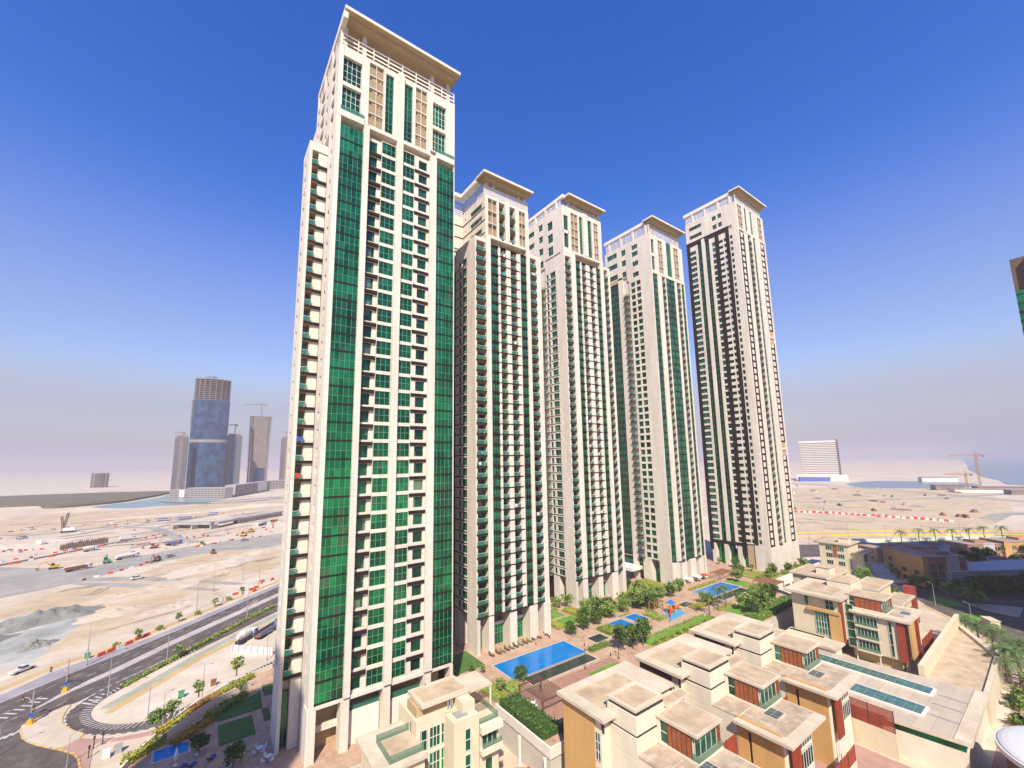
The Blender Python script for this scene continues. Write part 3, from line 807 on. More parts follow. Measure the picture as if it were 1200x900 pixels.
# ---- towers 2 and 3: bowed fronts with paired balconies
def bowed(name_label, xs, y0, wy, fh, nfl, zb, zlow, ztop, zpar, zslab, loc, upper_bal, variant):
    T = Tower('residential_tower', loc, name_label)
    (x0, xb0, xb1, xc0, xc1, xg0, xg1, xq1, xb2, xw2, xb3, xw3, xg2, xc2, xb5, xe) = xs
    S = south(y0); Wt = west(x0 - .03)
    zs = frange(zb, nfl, fh); zt = zb + nfl * fh
    W = T.wall
    yb = y0 + 24
    W.box(x0 + .5, xe - .1, y0 + 2.0, yb, zb, zlow - .4, 'render_cream')
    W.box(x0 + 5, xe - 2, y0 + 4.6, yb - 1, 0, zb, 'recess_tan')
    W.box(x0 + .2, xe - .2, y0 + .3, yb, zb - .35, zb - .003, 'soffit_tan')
    T.w(S, x0, xb0, 0, zlow, d=0)
    T.balc(S, xb0, xb1, zs, fh, top=zlow - 2, proj=.25, bal=1.05)
    T.w(S, xb0, xb1, zlow - 1.2, zlow, d=-.05)
    T.w(S, xb1, xc1, zb, zlow + 1.5, d=.45)
    T.curt(S, xg0, xg1, zb, zt, fh, d=.1, glass='glass_deep', bh=.4)
    T.w(S, xg1, xq1, zb, zt, d=.5)
    T.balc(S, xq1, xb2, zs, fh, proj=.4, edge=.32, bal=1.0, top=zt)
    T.w(S, xb2, xw2, zb, zt, d=.62)
    T.balc(S, xw2, xb3, zs, fh, proj=.4, edge=.32, bal=1.0, top=zt)
    T.w(S, xb3, xw3, zb, zt, d=.5)
    T.curt(S, xw3, xg2, zb, zt, fh, d=.1, glass='glass_deep', bh=.4)
    T.w(S, xg2, xc2, zb, zlow + 1.5, d=.45)
    T.balc(S, xc2, xb5, zs, fh, top=zlow - 2, proj=.25, bal=1.05)
    T.w(S, xc2, xb5, zlow - 1.2, zlow, d=-.05)
    T.w(S, xb5, xe, 0, zlow, d=.1)
    # the bowed dark slab edges that tie the middle together
    def bow(mb, z):
        n = 14; pts = []
        for i in range(n + 1):
            t = i / n; pts.append((xg0 + (xg2 - xg0) * t, .2 + .5 * math.sin(math.pi * t)))
        poly = [S(a, d, 0)[:2] for a, d in pts] + [S(xg2, -.6, 0)[:2], S(xg0, -.6, 0)[:2]]
        mb.prism(poly, z - .34, z - .02, 'trim_brown')
    T.add('floor_band', bow, zs + [zt])
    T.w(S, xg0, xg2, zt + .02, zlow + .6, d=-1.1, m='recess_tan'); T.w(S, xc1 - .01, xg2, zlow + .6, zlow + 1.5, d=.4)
    # west side of the low block
    if variant == 2:
        ops = [(y0 + 4.9, y0 + 7.8, .3, 2.45, 2, 1), (y0 + 8.4, y0 + 9.9, .3, 2.45, 1, 1)]
        y1 = y0 + 12
    else:
        ops = [(y0 + 5.1, y0 + 8.3, .3, 2.45, 2, 1), (y0 + 9.2, y0 + 10.6, .3, 2.45, 1, 1)]
        y1 = y0 + 11.2
    nz = int((zlow - 2.5 - zb) / fh)
    T.wins(Wt, y0 + .02, y1, zs[:nz], fh, ops, d=0, zend=zlow, back=-.55)
    def lw(mb, z): wb(mb, Wt, y0 + 4.7, y1, -.2, .05, z - .15, z + .12, 'trim_brown')
    T.add('ledge', lw, zs[:nz])
    # legs
    lg = [(x0, xb0 + .2, 5), (xb1, xc1, 3.5), ((xb2 + xw2) / 2 - 1.2, (xb2 + xw2) / 2 + 1.2, 4), (xg2 - 1.6, xc2, 4), (xb5 - .6, xe, 4)]
    for a0, a1, dp in lg:
        b = MB(); wb(b, S, a0, a1, -dp, .35, 0, zb - .4, 'render_cream'); T.part('column', b)
    b = MB(); wb(b, Wt, y0, y0 + 4.8, -1.2, -.01, 0, zb, 'render_cream'); T.part('column', b)
    b = MB(); wb(b, Wt, y1 - 3, y1, -5, -.01, 0, zb, 'render_cream'); T.part('column', b)
    # glazed lobby between the legs
    for a0, a1 in ((xb0 + .2, xb1), (xc1, (xb2 + xw2) / 2 - 1.2), ((xb2 + xw2) / 2 + 1.2, xg2 - 1.6)):
        b = MB(); wb(b, S, a0, a1, -3.6, -3.4, 0, 5.2, 'glass_green')
        n = max(2, round((a1 - a0) / .9))
        for i in range(n + 1): wb(b, S, a0 + (a1 - a0) * i / n - .05, a0 + (a1 - a0) * i / n + .05, -3.42, -3.3, 0, 5.2, 'mullion')
        wb(b, S, a0, a1, -3.41, -3.32, 2.9, 3.05, 'mullion')
        T.part('lobby_window', b)
        b = MB(); wb(b, S, a0, a1, -3.7, -2.9, 5.2, 6.0, 'render_white'); T.part('beam', b)
    # the upper body
    ux0, ux1 = xc0, xc2 + .1
    W.box(ux0 + .52, ux1 - .1, y0 + 1.9, yb + 1, zlow - .4, ztop, 'render_cream')
    uz0 = zlow + 1.5; ufl = int((ztop - uz0) / 3.2); ufh = (ztop - uz0) / ufl
    uzs = frange(uz0, ufl, ufh)
    T.w(S, ux0, ux0 + .9, uz0, ztop, d=.1)
    louver(T, S, ux0 + .9, xg1 - .05, uz0, ztop, ufh)
    T.w(S, xg1 - .05, xq1 - .1, uz0, ztop, d=.2)
    if upper_bal:
        T.balc(S, xq1 - .1, xb2, uzs, ufh, proj=.45, edge=.45, top=ztop, rounded=True)
        T.w(S, xb2, xw2, uz0, zpar, d=.5)
        T.balc(S, xw2, xb3, uzs, ufh, proj=.45, edge=.45, top=ztop, rounded=True)
    else:
        T.curt(S, xq1 - .1, xb2 - .3, uz0, ztop, ufh, d=-.3, band='mullion', bh=.12)
        T.w(S, xb2 - .3, xw2 + .1, uz0, zpar, d=.5)
        T.curt(S, xw2 + .1, xb3 + .6, uz0, ztop, ufh, d=-.3, band='mullion', bh=.12)
    T.w(S, xb3 + (0 if upper_bal else .6), xw3, uz0, ztop, d=.2)
    louver(T, S, xw3, xg2 + .1, uz0, ztop, ufh)
    T.w(S, xg2 + .1, ux1, uz0, ztop, d=.1)
    T.part('railing', railing(S, ux0, ux1, zpar + .1, zslab - 1.6, 6, d=-.3, posts=2))
    T.w(S, ux0, ux1, ztop, zpar, d=.02)
    for a in (ux0 + 1.0, ux0 + 3.6, ux1 - 3.4, ux1 - 1.0):
        b = MB(); wb(b, S, a - .35, a + .35, -1.4, -.5, zpar - .2, zslab - .5, 'render_cream'); T.part('roof_post', b)
    roof_slab(T, ux0 - 1.8, ux1 + .6, y0 - 2.4, y0 + 2.6, zslab - .4, zslab + 1.2)
    Wu = west(ux0)
    return T, S, Wt, Wu, zs, (ux0, ux1, uz0, ufh, uzs, yb)

T, S, Wt, Wu, zs, (ux0, ux1, uz0, ufh, uzs, yb) = bowed(
    'second cream tower from the left, bowed balcony front rising behind the large blue pool',
    (60.8, 61.0, 64.45, 64.45, 66.1, 66.2, 68.9, 69.6, 71.8, 73.4, 75.9, 77.4, 80.0, 81.3, 84.3, 86.2), 100.4, 0, 3.05, 35, 9.4, 117.5, 131.5, 132.2, 137.4, (73, 110, 0), True, 2)
# corner windows of the upper body and the re-entrant arm
Wa = west(ux0 - .03)
T.wins(Wa, 100.5, 114.2, uzs, ufh, [(101.7, 109.2, 1.1, 2.9, 6, 3), (112.2, 112.8, 1.1, 2.7, 1, 1)], d=.05, zend=132.2, back=-.55)
def lw(mb, z): wb(mb, Wa, 100.5, 114.2, -.2, .12, z + .45, z + .8, 'trim_brown')
T.add('ledge', lw, uzs)
Sa = south(114.2)
T.wall.box(53.2, ux0, 114.7, 127, 0, 131.5, 'render_cream')
T.wins(Sa, 53.2, ux0, uzs, ufh, [(54.5, 57.6, 1.1, 2.9, 4, 3)], d=.05, zend=131.6, back=-.55)
T.wins(Sa, 53.2, 60.8, zs, 3.05, [(54.2, 57.2, .5, 2.3, 2, 1)], d=.05, zend=uz0, back=-.55, m='trim_brown')  # lower arm coloured dark brown to stand for shade between the towers
def lw2(mb, z): wb(mb, Sa, 53.2, ux0, -.2, .12, z + .45, z + .8, 'trim_brown')
T.add('ledge', lw2, uzs)
T.part('railing', railing(Wa, 101, 114, 132.0, 136.2, 6, d=-.3, posts=3))
T.part('railing', railing(Sa, 53.2, ux0, 132.0, 136.0, 6, d=-.3, posts=3))
b = MB(); b.box(ux0 - 1.8, ux0 + .6, 103.01, 112.2, 137.0, 138.2, 'render_white'); b.box(52, ux0 + .4, 112.21, 114.8, 137.0, 138.2, 'render_white'); T.part('roof_beam', b)
T.wins(Wt, 112.4, 126, zs[:-2], 3.05, [(116, 118, .5, 2.2, 1, 1)], d=-.02, zend=110, back=-.6, m='trim_brown')  # north part painted dark likewise, its shade put into the wall colour
b = MB(); b.box(55.2, 57.4, 115, 117, 131.5, 135.0, 'render_cream'); T.part('plant_room', b)
T.finish()

k = lambda v: 106.8 + (v - 106.8) * 1.06
T, S, Wt, Wu, zs, (ux0, ux1, uz0, ufh, uzs, yb) = bowed(
    'third cream tower from the left, middle one of the five, glazed strip beside paired balconies',
    (106.8, k(107.0), k(109.9), k(109.9), k(112.2), k(112.25), k(114.6), k(115.3), k(117.4), k(119.4), k(121.5), k(123.1), k(125.6), k(127.5), k(130.2), k(131.5)), 110.4, 0, 3.05, 39, 9.2, 130.2, 148.2, 150.0, 153.2, (119.5, 121, 0), False, 3)
# upper west corner windows, then the flat west face under a pergola
for q in ((k(107.0), k(109.6)),):
    b = MB()
    for z0, z1 in ((132.5, 138.5), (139.8, 146)):
        wb(b, S, q[0], q[1], -.7, -.5, z0, z1, 'glass_dark')
        for i in range(4): wb(b, S, q[0] + (q[1] - q[0]) * i / 3 - .05, q[0] + (q[1] - q[0]) * i / 3 + .05, -.52, -.42, z0, z1, 'mullion')
    T.part('window', b)
T.wall.box(107.3, k(109.9), 112.4, 134, 128, 150, 'render_cream')
for z0, z1 in ((130.2, 132.5), (138.5, 139.8), (146, 150)): T.w(S, 106.8, k(109.9), z0, z1)
T.w(S, 106.8, k(107.0), 132.5, 146); T.w(S, k(109.6), k(109.9), 132.5, 146)
Wt = west(106.77)
T.wins(Wt, 110.42, 121.5, [131.0, 136.4, 141.8], 5.4, [(116.3, 119.4, .8, 4.4, 2, 3)], d=.02, zend=150, back=-.55)
T.wins(Wt, 121.5, 126.5, [128, 133.6, 139, 144.2], 5.2, [(122.4, 125, .8, 3.6, 2, 2)], d=.02, zend=150, back=-.55)
T.wins(Wt, 126.5, 134, [128, 133.5, 139, 144.3], 5.2, [(127.9, 131.9, .8, 3.0, 3, 2)], d=.02, zend=150, back=-.55)
T.balc(west(106.8), 121.9, 126.6, zs[:-2], 3.05, proj=1.1, rec=1.5, edge=.4, rounded=True, top=128)
T.wall.box(107.9, 110, 121.7, 134, 0, 128, 'trim_brown')
T.wins(west(106.85), 126.8, 134, zs[:-1], 3.05, [(128, 130.5, .6, 2.3, 2, 1)], d=0, zend=128, back=-1.1)
T.part('roof_beam', MB().box(106.8, 108.0, 110.0, 134, 153.0, 154.3, 'render_white'))
T.part('railing', railing(Wt, 112, 134, 150.1, 153.0, 4, d=-.3, posts=4))
for y in (114, 120.5, 127): T.w(Wt, y - .5, y + .5, 150, 153, back=-1)
T.finish()

# ---- tower 4
T = Tower('residential_tower', (166, 116, 0), 'fourth cream tower from the left, two columns of small square windows on its west face')
y0 = 104.0; x0 = 153.5; xe = 178.4; fh = 3.05; zb = 9.3
S = south(y0); Wt = west(x0 - .03); nf = 40; zs = frange(zb, nf, fh); zt = zb + nf * fh
W = T.wall
W.box(x0 + .5, xe - .1, y0 + 2, 129, zb, 149, 'render_cream'); W.box(x0 + 4, xe - 2, y0 + 4.5, 127, 0, zb, 'recess_tan'); W.box(x0 + .2, xe - .2, y0 + .3, 129, zb - .35, zb - .003, 'soffit_tan')
T.w(S, x0, 153.9, 0, 149.6); T.curt(S, 153.9, 156.9, zb, zt, fh, d=.1, bh=.4, glass='glass_deep')
T.w(S, 156.9, 160.0, zb, zt + 1, d=.4); T.balc(S, 160.0, 162.6, zs, fh, proj=.7, rounded=True, top=zt); T.w(S, 162.6, 163.4, zb, zt, d=.3)
T.curt(S, 163.4, 166.2, zb, zt, fh, d=.15, bh=.4, glass='glass_deep'); T.w(S, 166.2, 166.6, zb, zt, d=.1, m='trim_brown'); T.curt(S, 166.6, 169.9, zb, zt, fh, d=.15, bh=.4, glass='glass_deep')
T.w(S, 169.9, 171.6, zb, zt, d=.3); T.balc(S, 171.6, 174.4, zs, fh, proj=.7, rounded=True, top=zt); T.w(S, 174.4, 175.4, zb, zt, d=.3)
T.curt(S, 175.4, 177.6, zb, zt, fh, d=.1, bh=.4, glass='glass_deep'); T.w(S, 177.6, xe, 0, zt + 1, d=.2)
T.w(S, 153.9, 177.6, zt, zt + 1.4, d=.45)
T.wins(Wt, y0 + .02, 116.4, zs, fh, [(110.2, 112.5, .4, 2.5, 1, 1), (113.2, 115.5, .4, 2.5, 1, 1)], zend=zt + 1, back=-.55)
T.balc(Wt, 116.4, 119.8, zs[:-1], fh, proj=.9, rec=1.2, rounded=True, top=zt + 4)
T.w(Wt, 119.8, 122.6, 0, zt + 4, back=-.56); T.w(Wt, 122.6, 130, zt + 2, zt + 4, back=-.56, m='recess_tan')
T.curt(Wt, 122.6, 127.6, zb, zt + 2, fh, d=-.3, glass='glass_olive', bh=.3); T.wins(Wt, 127.6, 130, zs, fh, [(128.2, 129.6, .6, 2.3, 1, 1)], zend=zt + 2, back=-.55)
T.wins(Wt, y0 + .02, 117.4, [zt + 1, 137.5, 142.2, 145.5], 4.2, [(110.8, 114.1, .6, 2.8, 3, 3)], zend=150.5, back=-.55)
T.wins(Wt, 117.4, 130, [134.4, 140, 145.2], 5.0, [(117.5, 120, .4, 3.2, 2, 3), (122.6, 128.6, 1.2, 3.6, 5, 2)], zend=150.5, back=-.55)
uz = zt + 1.4; us = frange(uz, 5, 3.2)
T.w(S, 153.9, 154.1, uz, 149.6); T.w(S, 156.3, 158.9, uz, 149.6); T.w(S, 162.4, 165.5, uz, 149.6); T.w(S, 169.3, 171.0, uz, 149.6); T.w(S, 174.9, xe, uz, 149.6)
for a0, a1, z0, z1 in ((154.1, 156.3, uz + .5, uz + 7), (154.1, 156.3, uz + 8.4, uz + 15)):
    b = MB(); wb(b, S, a0, a1, -.8, -.6, z0, z1, 'glass_green')
    for i in range(4): wb(b, S, a0 + (a1 - a0) * i / 3 - .05, a0 + (a1 - a0) * i / 3 + .05, -.62, -.5, z0, z1, 'mullion')
    T.part('window', b)
T.w(S, 154.1, 156.3, uz, uz + .5); T.w(S, 154.1, 156.3, uz + 7, uz + 8.4); T.w(S, 154.1, 156.3, uz + 15, 149.6)
louver(T, S, 158.9, 162.4, uz, 148.6, 3.2); louver(T, S, 171.0, 174.9, uz, 148.6, 3.2)
T.w(S, 158.9, 162.4, 148.75, 149.6); T.w(S, 171, 174.9, 148.75, 149.6)
T.curt(S, 165.5, 169.3, uz, 149.6, 3.2, d=-.3, band='mullion', bh=.12)
T.part('railing', railing(S, x0, 176.5, 149.8, 154.6, 6, d=-.3, posts=2)); T.part('railing', railing(Wt, 105, 129, 150.6, 155, 6, d=-.3, posts=4))
for a in (155.2, 158.5, 172, 175.4):
    b = MB(); wb(b, S, a - .4, a + .4, -1.4, -.5, 149.4, 155.6, 'render_cream'); T.part('roof_post', b)
for y in (106, 113, 120, 127): T.w(Wt, y - .5, y + .5, 150.5, 155, back=-1)
roof_slab(T, 152.6, 178.2, 101.4, 106.5, 155.4, 157.2); T.part('roof_beam', MB().box(x0 - .1, 155, 106.55, 130, 155.4, 156.9, 'render_white'))
for a0, a1 in ((x0, 158.5), (160.2, 163.6), (166.2, 170.5), (172.5, 176), (177.0, xe)):
    b = MB(); wb(b, S, a0, a1, -4, .35, 0, zb - .4, 'render_cream'); T.part('column', b)
b = MB(); wb(b, Wt, y0, 109.5, -2, -.01, 0, zb, 'render_cream'); T.part('column', b)
b = MB(); wb(b, Wt, 113.5, 117.5, -4, -.01, 0, zb, 'render_cream'); T.part('column', b)
b = MB(); wb(b, Wt, 109.5, 113.5, -3.2, -3.0, 0, 5.5, 'glass_green'); T.part('lobby_window', b)
b = MB(); wb(b, Wt, 118.5, 133, -1, 6.5, 4.2, 5.4, 'render_white'); wb(b, Wt, 118.5, 133, -1, -.6, 6.3, 8.6, 'glass_green'); T.part('canopy', b)
T.finish()

# ---- tower 5: brown framed west face
T = Tower('residential_tower', (221, 103, 0), 'tallest cream tower at the right end, dark brown bands up its west face')
y0 = 90.0; x0 = 206.8; xe = 236.0; fh = 3.15; zb = 11.0; nf = 48; zs = frange(zb, nf, fh); zt = zb + nf * fh
S = south(y0); Wt = west(x0 - .03); W = T.wall
W.box(x0 + .5, xe - .1, y0 + 2, 117, zb, 178, 'render_cream'); W.box(x0 + 3, xe - 2, y0 + 4, 115, 0, zb, 'recess_tan')
T.w(S, x0, 207.6, 0, 178)
def ladder(a0, a1, zlist, f):
    T.w(S, a0, a1, zlist[0] - .5, zlist[-1] + f, d=-.05)
    def g(mb, z):
        wb(mb, S, a0 + .02, a0 + .85, -.3, .14, z - .45, z + f - .45, 'trim_brown'); wb(mb, S, a1 - .85, a1 - .02, -.3, .14, z - .45, z + f - .45, 'trim_brown')
        wb(mb, S, a0 + .85, a1 - .85, -.3, .1, z - .45, z + .3, 'trim_brown')
    T.add('window_frame', g, zlist)
ladder(207.6, 212.0, zs, fh)
T.w(S, 212, 215.9, 0, zt + 2, d=.2)
T.balc(S, 215.9, 219.3, zs, fh, proj=.8, rounded=True, top=zt)
T.w(S, 219.3, 221.5, 0, zt + 2, d=.25); T.curt(S, 221.5, 224, zb, zt, fh, d=-.1, bh=.5, glass='glass_olive'); T.w(S, 224, 229.3, 0, zt + 2, d=.25)
ladder(229.3, 234.2, zs[:13], fh); ladder(229.3, 234.2, zs[15:31], fh); ladder(229.3, 234.2, zs[33:], fh)
for z in (zs[13], zs[31]): T.w(S, 229.3, 234.2, z - .8, z + 2 * fh - .6, d=.0, m='recess_tan'); T.w(S, 229.3, 234.2, z + 2, z + 3.0, d=.3)
T.w(S, 234.2, xe, 0, zt + 2, d=.1)
T.w(S, 207.6, xe, zt + .8, zt + 2.0, d=.3)
uz = zt + 2.0
louver(T, S, 207.6, 212.2, uz, 177, 3.2); louver(T, S, 229.0, 233.5, uz - 4, 177, 3.2)
T.w(S, 212.2, 215, uz, 178); T.curt(S, 215, 217, uz, 177, 3.2, d=-.2, band='mullion'); T.w(S, 217, 221, uz, 178); T.curt(S, 221, 223, uz, 177, 3.2, d=-.2, band='mullion'); T.w(S, 223, 229, uz, 178); T.w(S, 233.5, xe, uz, 178)
T.w(S, x0, xe, 177.3, 178.2, d=.02)
# west face
T.w(Wt, y0 + .02, 93.0, 0, 178, back=-.55)
T.wins(Wt, 93.0, 94.8, zs, fh, [(93.1, 94.4, .4, 2.3, 1, 1)], zend=164.4, back=-.55)
T.w(Wt, 94.6, 96.25, zb, 164.4, d=.2, back=-.55, m='trim_brown')
T.wins(Wt, 96.2, 100.0, zs, fh, [(96.25, 97.5, .4, 2.2, 1, 1), (97.9, 100.0, .5, 2.0, 1, 1)], zend=164.4, back=-.55)
T.w(Wt, 99.9, 101.75, zb - 5, 164.4, d=.2, back=-.55, m='trim_brown')
T.wins(Wt, 101.7, 104.0, zs, fh, [(101.75, 103.6, .3, 2.5, 1, 2)], zend=164.4, back=-.55)
T.w(Wt, 104, 105, zb - 3, 164.4, d=.1, back=-.55)
T.curt(Wt, 105, 107.3, zb, 164.4, fh, d=-.2, glass='glass_olive', bh=.3); T.w(Wt, 107.3, 109, zb, 166, d=.3, back=-.55); T.curt(Wt, 109, 111.4, zb, 164.4, fh, d=-.2, glass='glass_olive', bh=.3)
T.w(Wt, 111.4, 112.4, zb, 164.4, d=.1, back=-.55)
T.wins(Wt, 112.4, 115.8, zs, fh, [(112.5, 115.6, .4, 2.5, 2, 2)], zend=164.4, back=-.55)
T.w(Wt, 115.6, 117.4, zb - 5, 164.4, d=.2, back=-.55, m='trim_brown')
T.w(Wt, 94.8, 117.4, 164.4, 166.8, d=.2, back=-.55, m='trim_brown')
T.w(Wt, 100, 117.4, zb - 1.5, zb, d=.22, back=-.55, m='trim_brown')
T.wins(Wt, 93.0, 117.4, [167.2, 172.0], 4.8, [(97.6, 99.6, 1.2, 3.6, 2, 2), (100.4, 102.6, 1.2, 3.6, 2, 2), (108.5, 115.4, 1.4, 3.4, 6, 2)], zend=177.5, back=-.55)
T.w(Wt, 93.0, 117.4, 166.8, 167.2, back=-.55); T.w(Wt, 93, 117.4, 177.5, 178.2, d=.02, back=-.55)
T.part('railing', railing(Wt, 92, 117, 178.3, 182.2, 6, d=-.3, posts=4)); T.part('railing', railing(S, 207, 234, 178.3, 182.2, 6, d=-.3, posts=3))
for y in (93, 99, 106, 113): T.w(Wt, y - .5, y + .5, 178.2, 182.6, back=-1)
for a in (209, 213, 229, 233): T.w(S, a - .4, a + .4, 178.2, 182.6, d=-.5)
roof_slab(T, 205.9, 236.2, 87.4, 92.5, 182.6, 184.6); T.part('roof_beam', MB().box(x0 - .2, x0 + 1.4, 92.55, 118, 182.6, 184.3, 'render_white'))
for a0, a1 in ((x0, 212.5), (213.8, 219), (220.6, 226), (227.5, xe)):
    b = MB(); wb(b, S, a0, a1, -3.5, .5, 0, zb - .6, 'render_cream'); T.part('column', b)
b = MB(); wb(b, Wt, 97, 99.9, -4, -.4, 0, zb, 'recess_tan'); wb(b, Wt, 92, 96.5, -2, -.01, 0, zb, 'render_cream'); T.part('column', b)
for y in (102.2, 108.5, 114.5):
    b = MB(); wb(b, Wt, y, y + 2, -2, .1, 0, zb - 1.5, 'render_cream'); T.part('column', b)
b = MB(); wb(b, Wt, 100, 117, -2.4, -2.2, 0, zb - 1.6, 'glass_green'); T.part('lobby_window', b)
T.finish()
# ------------------------------------------------------------------ plants
def leafmat(name, c1, c2, sc=1.5):
    m = mat(name, c1, 0.75, col2=c2, scale=sc, spec=0.25)
    return m
leafmat('leaf_dark', (0.022, 0.055, 0.012), (0.055, 0.11, 0.025), .9)
leafmat('leaf_mid', (0.065, 0.125, 0.018), (0.15, 0.23, 0.04), .9)
leafmat('leaf_light', (0.14, 0.21, 0.04), (0.30, 0.36, 0.10), .9)
leafmat('leaf_yellow', (0.20, 0.20, 0.02), (0.38, 0.33, 0.05), 1.2)
leafmat('leaf_orange', (0.34, 0.16, 0.02), (0.45, 0.26, 0.05), 1.2)
leafmat('leaf_red', (0.40, 0.04, 0.02), (0.30, 0.10, 0.03), 1.2)
leafmat('palm_leaf', (0.05, 0.10, 0.025), (0.13, 0.19, 0.06), .8)
mat('bark', (0.16, 0.11, 0.075), 0.9, 0.3, 3, bump=.3)
mat('soil', (0.10, 0.06, 0.035), 0.95, 0.3, 1)
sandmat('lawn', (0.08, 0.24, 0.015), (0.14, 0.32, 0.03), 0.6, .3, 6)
sandmat('lawn_shade', (0.045, 0.12, 0.02), (0.07, 0.17, 0.03), 0.6, .3, 6)  # same grass as lawn, with the tower garden's shade put into its colour
sandmat('groundcover', (0.15, 0.21, 0.02), (0.34, 0.30, 0.05), 1.2, .6, 4)

def leafquad(mb, c, s, r, m):
    a = Vector((r.gauss(0, 1), r.gauss(0, 1), r.gauss(0, 1))).normalized()
    b = a.cross(Vector((r.gauss(0, 1), r.gauss(0, 1), r.gauss(0, 1)))).normalized()
    a *= s * r.uniform(.6, 1.2); b *= s * r.uniform(.4, .8)
    mb.face([c - a, c - a * .2 + b, c + a, c - a * .2 - b], m)

def crown_mesh(r, rx, rz, clumps, per, leaf, mats, flat=0.0):
    mb = MB()
    for i in range(clumps):
        d = Vector((r.gauss(0, 1), r.gauss(0, 1), r.gauss(0, 1) * (1 - flat))).normalized() * (r.uniform(.25, 1) ** .5)
        c = Vector((d.x * rx, d.y * rx, d.z * rz)) * r.uniform(.75, 1.08)
        cr = rx * r.uniform(.22, .4)
        m = r.choice(mats)
        for k in range(per):
            p = Vector((r.gauss(0, .5), r.gauss(0, .5), r.gauss(0, .42))) * cr
            leafquad(mb, c + p, leaf, r, m)
    return mb

def proto_tree(h, rx, rz, clumps, per, leaf, mats, seed, trunk=.14, name='tree'):
    """trunk with limbs + crown, as two meshes about the foot"""
    r = random.Random(seed)
    tb = MB(); zc = h - rz
    tb.tube([(0, 0, -.05), (.05, .03, zc * .4), (r.uniform(-.2, .2), r.uniform(-.2, .2), zc * .8), (0, 0, zc + rz * .3)], [trunk, trunk * .8, trunk * .65, trunk * .25], 'bark', 6)
    for i in range(5):
        a = 2 * math.pi * i / 5 + r.uniform(-.3, .3)
        e = Vector((math.cos(a) * rx * .7, math.sin(a) * rx * .7, zc + rz * r.uniform(-.1, .5)))
        tb.tube([(0, 0, zc * .65), tuple(e * .5 + Vector((0, 0, zc * .4))), tuple(e)], [trunk * .5, trunk * .35, trunk * .12], 'bark', 5)
    cb = crown_mesh(r, rx, rz, clumps, per, leaf, mats)
    cb.v = [(x, y, z + zc) for x, y, z in cb.v]
    return tb.mesh('trunk'), cb.mesh('crown')

TREES = {
    'round_dark': [proto_tree(4.6, 2.0, 1.7, 46, 26, .26, ['leaf_dark', 'leaf_dark', 'leaf_mid'], s) for s in (1, 2)],
    'round_mid': [proto_tree(4.6, 2.1, 1.6, 44, 24, .26, ['leaf_mid', 'leaf_mid', 'leaf_light', 'leaf_dark'], s) for s in (3, 4)],
    'pale': [proto_tree(4.4, 2.2, 1.5, 40, 20, .24, ['leaf_light', 'leaf_light', 'leaf_mid'], s) for s in (5, 6)],
    'tall_dark': [proto_tree(6.2, 2.0, 2.2, 52, 26, .28, ['leaf_dark', 'leaf_dark', 'leaf_mid'], s) for s in (7, 8)],
    'sapling': [proto_tree(3.2, 1.1, 1.2, 20, 18, .2, ['leaf_yellow', 'leaf_light', 'leaf_mid'], s) for s in (9, 10)],
    'bush': [proto_tree(1.9, 1.25, .9, 24, 22, .2, ['leaf_mid', 'leaf_light', 'leaf_dark'], s, .06) for s in (11, 12)],
    'yellow_bush': [proto_tree(1.5, 1.15, .7, 22, 20, .18, ['leaf_yellow', 'leaf_yellow', 'leaf_light'], s, .05) for s in (13, 14)],
}
def palm_proto(h, seed, fr=2.9, n=20):
    r = random.Random(seed); tb = MB(); cb = MB()
    tb.tube([(0, 0, -.05), (.06, .02, h * .35), (.1, .08, h * .7), (.12, .1, h)], [.26, .2, .18, .16], 'bark', 7)
    for i in range(n):
        a = 2 * math.pi * i / n * 2.4 + r.uniform(-.15, .15); up = r.uniform(.15, 1.15)
        L = fr * r.uniform(.85, 1.1); pts = []
        for k in range(7):
            t = k / 6
            rr = L * (t * math.cos(up * .9) ** .3 * .95); z = h + L * (math.sin(up) * t * .9 - .85 * t * t * (1.0 if up < .7 else .75))
            pts.append(Vector((.12 + rr * math.cos(a), .1 + rr * math.sin(a), z)))
        side = Vector((-math.sin(a), math.cos(a), 0))
        for k in range(6):
            w = .34 * math.sin(math.pi * (k + .6) / 7) + .06
            p, q = pts[k], pts[k + 1]; mid = (p + q) / 2
            for sg in (-1, 1):
                for j in range(3):
                    u = p + (q - p) * (j / 3); v = p + (q - p) * ((j + .7) / 3)
                    tip = (u + v) / 2 + side * sg * w * 1.5 + (q - p) * .45 + Vector((0, 0, -.14))
                    cb.face([u, v, tip], 'palm_leaf')
    return tb.mesh('trunk'), cb.mesh('crown')
TREES['palm'] = [palm_proto(4.2, s) for s in (21, 22)]
TREES['tall_palm'] = [palm_proto(6.5, s, 3.4, 24) for s in (23, 24)]
_tn = [0]
def tree(kind, x, y, z, label, sc=1.0, group=None, name=None):
    _tn[0] += 1
    tm, cm = TREES[kind][_tn[0] % 2]
    nm = name or {'palm': 'palm_tree', 'tall_palm': 'palm_tree', 'bush': 'shrub', 'yellow_bush': 'shrub'}.get(kind, 'garden_tree')
    rt = empty(nm, (x, y, z), label, 'tree' if 'tree' in nm else 'shrub', group, _tn[0] * 2.399)
    rt.scale = (sc, sc, sc)
    for n, me in (('trunk', tm), ('crown', cm)):
        o = bpy.data.objects.new(n, me); COL.objects.link(o); o.parent = rt
    return rt

